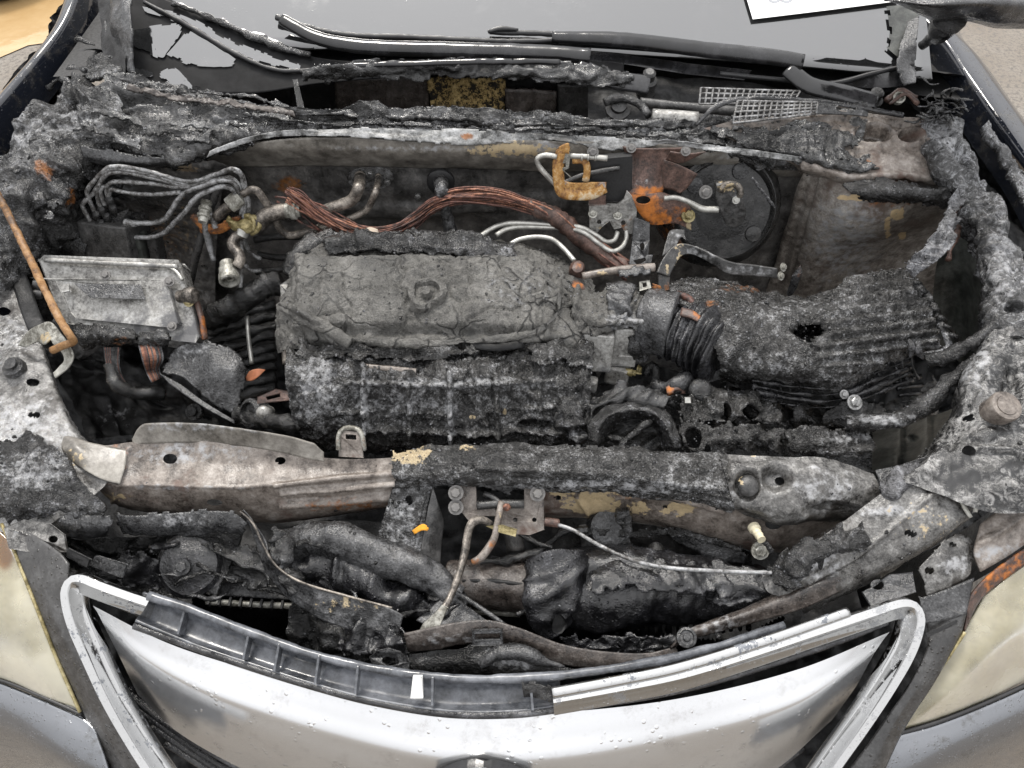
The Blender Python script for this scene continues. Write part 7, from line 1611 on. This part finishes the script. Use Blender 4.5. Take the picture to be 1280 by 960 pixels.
# upright brace beside the latch
ub = thing('upright_brace', (515, 660, .68), 'ash-speckled upright sheet brace with orange rust fleck', 'brace')
sheet('web', [[(492, 606, .80), (515, 604, .802), (541, 607, .80)], [(484, 630, .785), (508, 630, .788), (534, 634, .786)], [(472, 672, .755), (500, 674, .758), (528, 680, .757)], [(471, 688, .745), (498, 694, .747), (524, 705, .745)]], K['ash'], ub, res=0.0024, th=0.0025, disp=[('f', 10, 0.002), ('f', 110, 0.0008)], holes=[(511, 626, 5, 6), (496, 689, 12, 7)], dust=0.5, bumps=[('s', [(533, 612), (518, 665)], 3, .003)], spots=[('m3', 500, 650, 30, 50, .4)])
sheet('side_web', [[(541, 608, .80), (548, 630, .785), (556, 652, .76)], [(534, 640, .78), (540, 660, .765), (552, 682, .74)], [(524, 704, .745), (536, 712, .735), (550, 715, .72)]], K['darksteel'], ub, res=0.003, th=0.002)
sheet('rust_fleck', [[(515, 663, .77), (528, 655, .776), (535, 658, .776)], [(518, 668, .767), (528, 663, .772), (536, 664, .772)]], plain('bright_rust', (0.62, 0.27, 0.02), .8, 0, .3, 80, .3), ub, res=0.002, th=0.0012, ragged=0.002)

# ------------------------------------------------------------------ hood latch
hl = thing('hood_latch', (620, 640, .72), 'scorched steel hood latch with rusty hook and long release lever', 'latch')
plate('bracket_ear', [(576, 607, .80), (594, 607, .80), (596, 628, .79), (604, 634, .788), (618, 634, .788), (622, 645, .78), (598, 645, .78), (586, 650, .775), (577, 640, .782)], K['brownsteel'], hl, th=0.004)
plate('bracket_ear', [(656, 606, .805), (680, 605, .805), (680, 662, .77), (662, 668, .765), (632, 666, .765), (618, 655, .772), (620, 636, .785), (655, 634, .788)], K['brownsteel'], hl, th=0.004, holes=[ell(644, 650, 3, 3, .776, 8), ell(668, 650, 3, 3, .777, 8)])
tube('pivot_bar', [(596, 632, .795), (620, 630, .797), (655, 630, .797)], 0.006, K['darksteel'], hl, n=12)
for c in ((570, 616, .805), (570, 634, .793), (672, 617, .81)):
    bolt(c, (0, -.55, .85), 0.0068, K['boltdark'], hl, h=.009)
lathe('rivet', (632, 634, .80), (.3, -.5, .85), [(0.005, 0), (0.005, .006), (0.003, .008)], K['copper'], hl, n=12)
tube('lever', [(614, 655, .782), (604, 650, .79), (592, 652, .792), (586, 662, .79), (581, 690, .785), (573, 720, .782), (562, 748, .778), (552, 765, .776)], [0.005, 0.006, 0.006, 0.006, 0.0055, 0.005, 0.0045, 0.005], K['tanpipe'], hl, n=10, flat=((.7, .3, .5), .75), step=0.004)
plate('paddle', [(553, 757, .785), (559, 760, .785), (553, 775, .779), (546, 790, .774), (536, 801, .769), (527, 800, .769), (522, 791, .772), (530, 777, .778), (543, 766, .782)], K['zinc'], hl, th=0.003, bevel=.001, spots=[('m2', 540, 772, 8, 8, .3)])
tube('hook', [(627, 628, .802), (625, 640, .80), (621, 658, .795), (618, 672, .79), (610, 686, .785), (600, 698, .78), (590, 703, .778)], [0.006, 0.0062, 0.0058, 0.0058, 0.006, 0.006, 0.004], K['brownsteel'], hl, n=9, flat=((.8, 0, .4), .7), step=0.003, spots=[('m2', 594, 702, 6, 5), ('m2', 617, 680, 5, 6, .8), ('m1', 624, 650, 4, 8, .7)])
plate('catch', [(610, 658, .798), (628, 657, .80), (646, 662, .797), (644, 670, .792), (625, 665, .795)], K['braze'], hl, th=0.003)
tube('dark_strut', [(605, 617, .80), (617, 622, .80), (628, 632, .80)], 0.004, K['darksteel'], hl, n=8)
sheet('char_wad', [[(590, 600, .805), (615, 600, .81), (640, 610, .808)], [(600, 612, .80), (620, 614, .805), (638, 622, .80)]], K['charmid'], hl, res=0.0026, th=0.01, ragged=0.005, disp=[('f', 30, 0.007)], dust=0.4)
lc = thing('release_cable', (820, 690, .74), 'thin steel release cable running right from the hood latch', 'cable')
tube('cable', [(698, 656, .785), (715, 662, .79), (750, 682, .80), (790, 700, .805), (830, 709, .805), (900, 714, .802), (968, 716, .798)], 0.0026, K['pipe'], lc, n=8, step=0.005)
lathe('ferrule', (690, 653, .783), (1, -.1, 0), [(0.006, -.010), (0.006, .008), (0.004, .010)], K['rustbrown'], lc, n=12, spots=[('m2', 690, 653, 6, 4, .5)])
for x, y in ((825, 708), (838, 718)):
    lathe('cable_clip', (x, y, .772), (0, -.5, .85), [(0.008, -.01), (0.007, .002), (0.004, .005)], K['pipe'], lc, n=10, disp=[('f', 70, 0.003)])
tube('charred_lead', [(600, 702, .745), (640, 700, .742), (672, 690, .745), (690, 675, .75), (705, 665, .752), (735, 662, .752)], [0.005, 0.006, 0.005, 0.005, 0.004, 0.004], K['char'], lc, n=9, step=0.003, disp=[('f', 70, 0.003)])
tube('charred_lead', [(648, 668, .762), (672, 678, .758), (690, 684, .756)], 0.0035, K['char'], lc, n=8, disp=[('f', 70, 0.002)])
ws = thing('cream_fastener', (948, 676, .76), 'pale cream threaded fastener with nut hanging from crossbeam', 'fastener')
lathe('stud', (944, 662, .79), (.15, -.8, .3), [(0.008, -.006), (0.008, .0), (0.0055, .002), (0.006, .006), (0.005, .008), (0.006, .012), (0.005, .014), (0.0055, .02)], plain('cream_nylon', (0.55, 0.50, 0.36), .5, 0, .15, 60, .1), ws, n=14)
bolt((950, 688, .775), (0, -.6, .8), 0.008, K['zinc'], ws)
tube('stay', [(948, 672, .785), (958, 680, .78), (965, 690, .775)], 0.004, K['charmid'], ws, n=8)
# second bracket ear hanging below the beam
tube('beam_drip', [(775, 640, .775), (782, 650, .765), (788, 665, .755)], [0.009, 0.010, 0.006], K['charmid'], rs, n=10, disp=[('f', 60, 0.004)])
box('beam_clip', (778, 645, .772), (0.018, 0.012, 0.02), K['charmid'], rs, rot=(-30, 0, 8), bevel=.002)

# ------------------------------------------------------------------ grille
def part_empty(name, loc, parent, label):
    o = bpy.data.objects.new(name, None); COL.objects.link(o); o.parent = parent
    o.location = V(loc) - parent.location
    o['label'] = label
    return o
gr = part_empty('grille', (610, 880, .60), car, 'wide chrome-framed grille, its top trim partly burnt away')
FL = ((0, -.35, .94), .8)
CP = [(-.0125, -.016), (-.012, -.004), (-.0095, .0008), (-.001, .0022), (.001, .0), (.003, -.006), (.010, -.0105), (.012, -.013), (.0122, -.028)]
sweep('chrome_trim', [(183, 759, .812), (150, 748, .815), (115, 735, .819), (100, 729, .819), (90, 730, .817), (86, 742, .813), (93, 775, .80), (112, 820, .779), (138, 875, .752), (170, 930, .724), (200, 975, .704), (230, 1015, .684)], CP, K['chromeworn'], gr, flip=-1)
sweep('chrome_trim', [(692, 880, .804), (760, 868, .805), (850, 850, .807), (930, 826, .81), (1020, 796, .814), (1100, 769, .819), (1128, 760, .82), (1142, 762, .818), (1146, 776, .813), (1135, 812, .80), (1110, 856, .779), (1078, 904, .754), (1045, 950, .729), (1010, 1000, .704)], CP, K['chrome'], gr)
tube('flaked_edge', [(690, 866, .812), (760, 853, .812), (850, 834, .814), (960, 800, .818), (1060, 765, .822)], 0.006, K['chromeworn'], gr, n=10, step=0.004, flat=FL)
# burnt-out channel where the trim is missing
sheet('trim_channel', [[(178, 742, .812), (240, 764, .808), (310, 792, .803), (400, 822, .80), (470, 838, .798), (560, 850, .797), (640, 850, .797), (700, 846, .80)],
      [(176, 750, .795), (238, 776, .79), (308, 803, .786), (398, 832, .783), (468, 848, .78), (560, 862, .778), (640, 862, .778), (700, 858, .78)],
      [(172, 770, .790), (234, 795, .786), (304, 820, .782), (394, 848, .778), (466, 866, .776), (558, 880, .774), (640, 880, .774), (700, 874, .776)],
      [(170, 774, .802), (232, 799, .796), (302, 825, .791), (392, 854, .787), (465, 873, .785), (557, 887, .783), (640, 887, .783), (700, 880, .785)]],
      K['bluegrey'], gr, res=0.0025, disp=[('f', 8, 0.001)], th=0.003)
for x, y in ((230, 775), (310, 806), (348, 820), (398, 835), (447, 848), (541, 862), (664, 868)):
    box('channel_rib', (x, y + 2, .797), (0.003, 0.030, 0.016), K['bluegrey'], gr, rot=(18, 0, -8 + 14 * (x - 200) / 450), bevel=.0008)
tube('channel_edge', [(168, 782, .795), (232, 805, .79), (302, 830, .786), (392, 858, .782), (465, 877, .78), (557, 892, .778), (640, 893, .778), (700, 886, .78), (850, 862, .785), (1000, 818, .79), (1108, 778, .80)], 0.0045, K['plastic'], gr, n=8)
tube('channel_edge', [(186, 745, .815), (240, 762, .811), (310, 790, .806), (400, 820, .803), (470, 836, .801), (560, 847, .80), (640, 848, .80), (720, 842, .803), (850, 820, .806), (980, 782, .81)], 0.005, K['bluegrey'], gr, n=8, disp=[('f', 40, .0012)])
plate('white_clip', [(517, 846, .812), (527, 846, .812), (528, 872, .798), (514, 872, .798)], plain('pale_clip', (.6, .6, .58), .4, 0, .1, 30, .05), gr, th=0.004)
sheet('torn_end', [[(652, 852, .812), (672, 852, .812), (690, 858, .81)], [(655, 872, .80), (672, 874, .80), (690, 880, .80)]], K['charmid'], gr, res=0.0025, th=0.004, ragged=0.003, disp=[('f', 30, .005)])
# bright chromed panel: turns from sky-facing to ground-facing
sheet('panel', [[(116, 757, .795), (205, 802, .789), (300, 834, .783), (430, 870, .779), (560, 892, .777), (690, 891, .777), (850, 873, .779), (1000, 836, .784), (1112, 790, .795)],
      [(122, 766, .788), (192, 812, .779), (285, 850, .772), (430, 896, .763), (560, 920, .760), (690, 920, .760), (850, 898, .763), (1000, 856, .772), (1104, 800, .786)],
      [(130, 782, .776), (182, 828, .765), (268, 872, .756), (430, 926, .742), (560, 953, .738), (690, 953, .738), (850, 926, .742), (1000, 880, .756), (1092, 818, .773)],
      [(150, 822, .735), (195, 868, .71), (285, 920, .685), (430, 975, .665), (560, 1002, .66), (690, 1002, .66), (850, 975, .665), (985, 925, .685), (1070, 858, .725)],
      [(172, 868, .66), (222, 915, .63), (310, 965, .60), (430, 1020, .57), (560, 1050, .56), (690, 1050, .56), (850, 1020, .57), (965, 965, .60), (1040, 900, .655)]],
      K['panelchrome'], gr, res=0.004)
# frame behind: dark recess and slats at both lower corners
sheet('recess', [[(102, 748, .79), (112, 790, .77), (135, 845, .745), (170, 905, .715), (215, 975, .68)], [(110, 760, .765), (124, 804, .735), (152, 860, .70), (192, 918, .66), (240, 985, .62)]], K['bluegrey'], gr, res=0.005, disp=[('f', 8, .001)])
sheet('recess', [[(1128, 782, .79), (1112, 830, .765), (1085, 880, .74), (1050, 930, .71), (1000, 1000, .68)], [(1120, 792, .765), (1100, 840, .735), (1070, 890, .70), (1034, 938, .67), (975, 1010, .63)]], K['bluegrey'], gr, res=0.005, disp=[('f', 8, .001)])
for k in range(4):
    o = k * 21
    tube('slat', [(158 + o * .8, 862 + o, .60 - k * .012), (215 + o, 905 + o, .575 - k * .012), (300 + o, 955 + o, .56 - k * .012), (400 + o, 1000 + o, .56 - k * .012)], 0.009, K['plastic'], gr, n=10, flat=((0, .4, .9), .4))
    tube('slat', [(1052 - o * .8, 868 + o, .60 - k * .012), (1005 - o, 912 + o, .575 - k * .012), (920 - o, 965 + o, .56 - k * .012), (820 - o, 1005 + o, .56 - k * .012)], 0.009, K['plastic'], gr, n=10, flat=((0, .4, .9), .4))
# emblem: dark oval with interlaced chrome ovals, only its top in the picture
em = V((604, 984, .715))
eu, ev = Vector((1, 0, 0)), Vector((0, .52, .85))
en_ = eu.cross(ev).normalized()
if en_.y > 0: en_ = -en_
def oval(cx, cy, rx, ry, off=0.0):
    return [em + eu * (cx + rx * math.cos(a)) + ev * (cy + ry * math.sin(a)) + en_ * off for a in [2 * math.pi * k / 40 for k in range(41)]]
emo = part_empty('emblem', em, gr, 'dark oval emblem with chrome ovals at the grille centre') if False else gr
plate('emblem_disc', oval(0, 0, .058, .040, .012)[:-1], K['gloss'], gr, th=0.012, bevel=.002)
tube('emblem_oval', oval(0, 0, .056, .038, .014), 0.004, K['chrome'], gr, n=8, step=.004)
tube('emblem_oval', oval(0, .004, .013, .034, .016), 0.003, K['chrome'], gr, n=8, step=.004)
tube('emblem_oval', oval(0, .014, .034, .014, .016), 0.003, K['chrome'], gr, n=8, step=.004)

# ------------------------------------------------------------------ headlamps and bumper
hlm = part_empty('headlight', (20, 790, .60), car, 'yellowed left headlamp lens, cut by the picture edge')
sheet('lens', [[(-80, 640, .80), (-30, 650, .80), (4, 668, .795), (16, 690, .79)], [(-80, 740, .76), (-20, 745, .765), (25, 752, .765), (44, 758, .76)], [(-80, 810, .71), (-10, 815, .715), (45, 825, .72), (72, 828, .718)], [(-60, 850, .67), (0, 850, .675), (60, 875, .678), (98, 888, .675)]], K['lens'], hlm, res=0.005, th=0.004, spots=[('m2', 5, 685, 14, 30)])
sheet('lamp_housing', [[(-80, 660, .75), (-30, 668, .75), (0, 685, .745), (14, 700, .745)], [(-80, 745, .71), (-20, 750, .715), (22, 760, .715), (42, 766, .72)], [(-80, 815, .66), (-10, 820, .665), (45, 830, .675), (70, 832, .685)], [(-60, 850, .64), (0, 852, .645), (60, 876, .655), (96, 888, .66)]], K['housing'], hlm, res=0.008)
lathe('lamp_bowl', (-5, 770, .69), (0.2, -.75, .5), [(0.020, -.03), (0.040, -.012), (0.056, .006), (0.060, .006), (0.060, 0)], K['reflector'], hlm, n=30)
tube('lens_edge', [(2, 655, .80), (16, 685, .795), (44, 755, .765), (72, 826, .722), (100, 890, .678)], 0.0022, K['braze'], hlm, n=7)
tube('lens_edge', [(-60, 838, .676), (0, 850, .678), (60, 874, .68), (102, 893, .676)], 0.002, K['rubber'], hlm, n=7)
hrm = part_empty('headlight', (1230, 820, .60), car, 'cloudy cream right headlamp with brown scorched upper edge')
sheet('lens', [[(1232, 745, .80), (1262, 720, .81), (1300, 690, .82), (1350, 660, .82)], [(1204, 790, .775), (1240, 785, .785), (1290, 770, .79), (1350, 750, .79)], [(1160, 856, .73), (1200, 850, .745), (1270, 820, .75), (1350, 790, .75)], [(1120, 914, .685), (1170, 900, .69), (1240, 872, .695), (1350, 815, .70)]], K['lens'], hrm, res=0.005, th=0.004)
sheet('lamp_housing', [[(1230, 755, .76), (1262, 735, .765), (1300, 705, .77), (1350, 675, .77)], [(1206, 795, .735), (1240, 790, .735), (1290, 778, .74), (1350, 758, .74)], [(1164, 858, .70), (1200, 852, .70), (1270, 824, .70), (1350, 795, .70)], [(1124, 913, .67), (1170, 899, .67), (1240, 870, .67), (1350, 814, .67)]], K['housing'], hrm, res=0.008)
lathe('lamp_bowl', (1252, 800, .715), (-0.2, -.75, .5), [(0.020, -.03), (0.040, -.012), (0.056, .006), (0.060, .006), (0.060, 0)], K['reflector'], hrm, n=30)
lathe('lamp_bowl', (1190, 850, .70), (-0.2, -.75, .5), [(0.010, -.02), (0.020, -.008), (0.030, .004), (0.033, .004), (0.033, 0)], K['reflector'], hrm, n=24)
sheet('scorched_rim', [[(1208, 772, .795), (1212, 750, .81), (1235, 722, .82), (1290, 680, .83), (1340, 650, .83)], [(1206, 790, .785), (1225, 752, .80), (1248, 730, .808), (1295, 698, .818), (1340, 668, .82)]], K['rustbrown'], hrm, res=0.004, th=0.003, spots=[('m2', 1250, 715, 40, 30, .5)])
tube('lens_edge', [(1206, 790, .788), (1182, 826, .765), (1150, 872, .73), (1118, 917, .686)], 0.0022, K['braze'], hrm, n=7)
tube('lens_edge', [(1118, 918, .684), (1170, 903, .69), (1240, 875, .695), (1320, 838, .70)], 0.0025, K['rubber'], hrm, n=7)
# bumper skin: strips beside the grille and the wide light wings below the lamps
sheet('bumper_cover', [[(10, 655, .802), (40, 668, .808), (72, 690, .812), (84, 705, .812)], [(22, 700, .79), (48, 708, .797), (74, 722, .80), (84, 732, .797)], [(48, 764, .76), (68, 775, .765), (86, 785, .763), (98, 800, .755)], [(76, 830, .72), (96, 840, .725), (115, 855, .722), (128, 868, .715)], [(104, 892, .675), (124, 905, .68), (148, 922, .678), (160, 932, .672)], [(140, 965, .63), (165, 980, .635), (190, 990, .635), (205, 1000, .63)]], K['strip'], car, res=0.005, th=0.003, disp=[('f', 6, .001)], label='dark wet strip between left headlamp and chrome trim', spots=[])
sheet('bumper_cover', [[(1148, 745, .812), (1170, 755, .812), (1200, 765, .81), (1208, 768, .808)], [(1160, 800, .785), (1175, 795, .792), (1192, 795, .79), (1200, 796, .786)], [(1140, 850, .755), (1152, 848, .758), (1160, 850, .755), (1168, 853, .75)], [(1105, 900, .722), (1115, 905, .722), (1122, 908, .715), (1130, 912, .705)], [(1070, 950, .69), (1085, 955, .69), (1098, 958, .685), (1106, 962, .675)], [(1030, 1000, .65), (1050, 1005, .65), (1070, 1010, .645), (1085, 1015, .64)]], K['strip'], car, res=0.005, th=0.003, disp=[('f', 6, .001)], label='dark wet strip between right headlamp and chrome trim')
sheet('bumper_wing', [[(-80, 820, .668), (0, 853, .672), (60, 878, .674), (100, 895, .67), (118, 912, .668)], [(-80, 850, .655), (0, 880, .66), (60, 908, .662), (108, 930, .66), (130, 945, .655)], [(-80, 880, .63), (0, 905, .635), (50, 932, .637), (95, 958, .635), (140, 980, .63)], [(-80, 905, .57), (0, 935, .57), (50, 960, .57), (100, 985, .57), (150, 1010, .57)], [(-80, 935, .47), (0, 965, .47), (50, 985, .47), (100, 1010, .47), (160, 1040, .47)]], K['paint'], car, res=0.006, th=0.003, label='left bumper wing, shining pale above and dark below')
sheet('bumper_wing', [[(1098, 935, .682), (1118, 921, .684), (1170, 906, .688), (1240, 879, .692), (1350, 830, .70)], [(1085, 960, .672), (1120, 950, .672), (1180, 932, .675), (1250, 900, .68), (1350, 855, .685)], [(1080, 985, .645), (1120, 980, .645), (1190, 955, .645), (1255, 925, .65), (1350, 880, .655)], [(1075, 1010, .57), (1120, 1005, .57), (1190, 985, .57), (1255, 955, .575), (1350, 910, .58)], [(1070, 1040, .47), (1120, 1035, .47), (1190, 1015, .47), (1255, 985, .47), (1350, 940, .47)]], K['paint'], car, res=0.006, th=0.003, label='right bumper wing, shining pale above and dark below')
# lamp bracket plates
sheet('lamp_plate', [[(1145, 712, .825), (1165, 690, .835), (1190, 668, .84), (1212, 672, .838), (1222, 690, .83)], [(1155, 730, .818), (1175, 715, .828), (1200, 700, .83), (1218, 700, .826)], [(1160, 745, .81), (1180, 738, .815), (1205, 730, .816), (1216, 718, .818)]], K['greysteel'], hm, res=0.0025, th=0.003, ragged=0.003, disp=[('f', 12, .004), ('f', 80, .001)], holes=[(1191, 681, 5, 4), (1162, 713, 6, 5)], spots=[('m3', 1195, 705, 20, 12, .7)])
plate('lamp_plate', [(1078, 740, .80), (1112, 718, .81), (1140, 716, .815), (1145, 740, .81), (1090, 758, .80)], K['gplastic'], hm, th=0.003, holes=[ell(1097, 731, 8, 6, .804, 12)])
sheet('lamp_plate', [[(1150, 748, .815), (1180, 738, .82), (1218, 722, .825)], [(1155, 780, .80), (1185, 775, .805), (1208, 768, .808)]], K['gplastic'], hm, res=0.004, th=0.003)
plate('slot_mark', [(1158, 792, .801), (1196, 776, .812), (1196, 780, .81), (1160, 796, .799)], K['soot'], hm, th=0.002)
sheet('lamp_shelf', [[(1225, 655, .845), (1260, 628, .86), (1310, 590, .87)], [(1218, 690, .835), (1255, 665, .845), (1310, 628, .85)], [(1226, 715, .82), (1260, 695, .83), (1310, 660, .835)]], K['brownsteel'], hm, res=0.005, th=0.003, bumps=[('s', [(1225, 680), (1300, 630)], 5, .006)], spots=[('m3', 1250, 690, 40, 10, .6)])
sheet('under_shade_sheet', [[(1070, 735, .74), (1110, 715, .75), (1200, 665, .77), (1290, 600, .78)], [(1080, 770, .70), (1150, 760, .70), (1230, 720, .71), (1320, 660, .72)]], K['soot'], hm, res=0.006)  # black sheet added as painted shade under the lamp plates
plate('nose_plate', [(5, 660, .806), (30, 650, .812), (62, 655, .812), (80, 668, .808), (84, 690, .80), (40, 690, .80), (12, 685, .80)], K['greysteel'], sh, th=0.003, holes=[ell(66, 674, 6, 4.5, .807, 10)], spots=[('m3', 30, 665, 20, 10, .7)])
plate('nose_tab', [(84, 686, .805), (112, 700, .80), (108, 708, .795), (84, 696, .80)], K['soot'], sh, th=0.004)
sheet('pit_wall', [[(-40, 640, .76), (40, 690, .76), (90, 710, .76), (180, 748, .76), (300, 795, .755), (400, 825, .75), (480, 845, .75), (700, 852, .75), (860, 825, .755), (1000, 785, .76), (1120, 745, .77)], [(-40, 640, .50), (40, 690, .50), (90, 710, .50), (180, 748, .50), (300, 795, .50), (400, 825, .50), (480, 845, .50), (700, 852, .50), (860, 825, .50), (1000, 785, .50), (1120, 745, .50)]], K['soot'], car, res=0.008)

# ------------------------------------------------------------------ loose ash and water drops
def scatter(n, src, size, squash, seed, weights):
    rng = np.random.default_rng(seed)
    base = np.array([[0, 0, 1], [.95, 0, .1], [.3, .9, -.1], [-.8, .5, .1], [-.75, -.6, 0], [.35, -.9, .1], [0, 0, -1]], float)
    tri = np.array([[0, 1, 2], [0, 2, 3], [0, 3, 4], [0, 4, 5], [0, 5, 1], [6, 2, 1], [6, 3, 2], [6, 4, 3], [6, 5, 4], [6, 1, 5]])
    VV, TT = [], []
    w = np.array(weights, float); w /= w.sum()
    cnt = (w * n).astype(int)
    k = 0
    for (v, nn), c in zip(src, cnt):
        if c < 1: continue
        ids = rng.integers(0, len(v), c)
        for i in ids:
            s = size[0] + (size[1] - size[0]) * rng.random() ** 3
            a = rng.random() * 6.28
            m = np.array([[math.cos(a), -math.sin(a), 0], [math.sin(a), math.cos(a), 0], [0, 0, 1]])
            q = base * (1 + .5 * (rng.random((7, 3)) - .5)) * np.array([1, .5 + rng.random() * .6, squash]) * s
            q = q @ m.T
            # tilt to the surface
            z = nn[i]; x = np.cross([0, 1, 0], z); x /= np.linalg.norm(x) + 1e-9; y = np.cross(z, x)
            VV.append(q @ np.stack([x, y, z]) + v[i] + z * s * squash * .4)
            TT.append(tri + k); k += 7
    return np.concatenate(VV), np.concatenate(TT)
src = [(v, n) for v, n, d in DUST]
wts = [len(v) * d for v, n, d in DUST]
for nm, mt, cnt, sz, sd_, lb in (('ash_flakes', K['ashlight'], 7000, (.0006, .0026), 3, 'pale loose ash flakes strewn over the burnt bay'), ('char_crumbs', K['char'], 6000, (.0008, .0034), 4, 'black char crumbs strewn over the burnt bay')):
    v, t = scatter(cnt, src, sz, .55, sd_, wts)
    me = mesh_np(nm, v, np.zeros((0, 4), int), t)
    link(nm, me, mt, None, label=lb, cat='ash' if nm == 'ash_flakes' else 'char', kind='stuff', smooth=False)
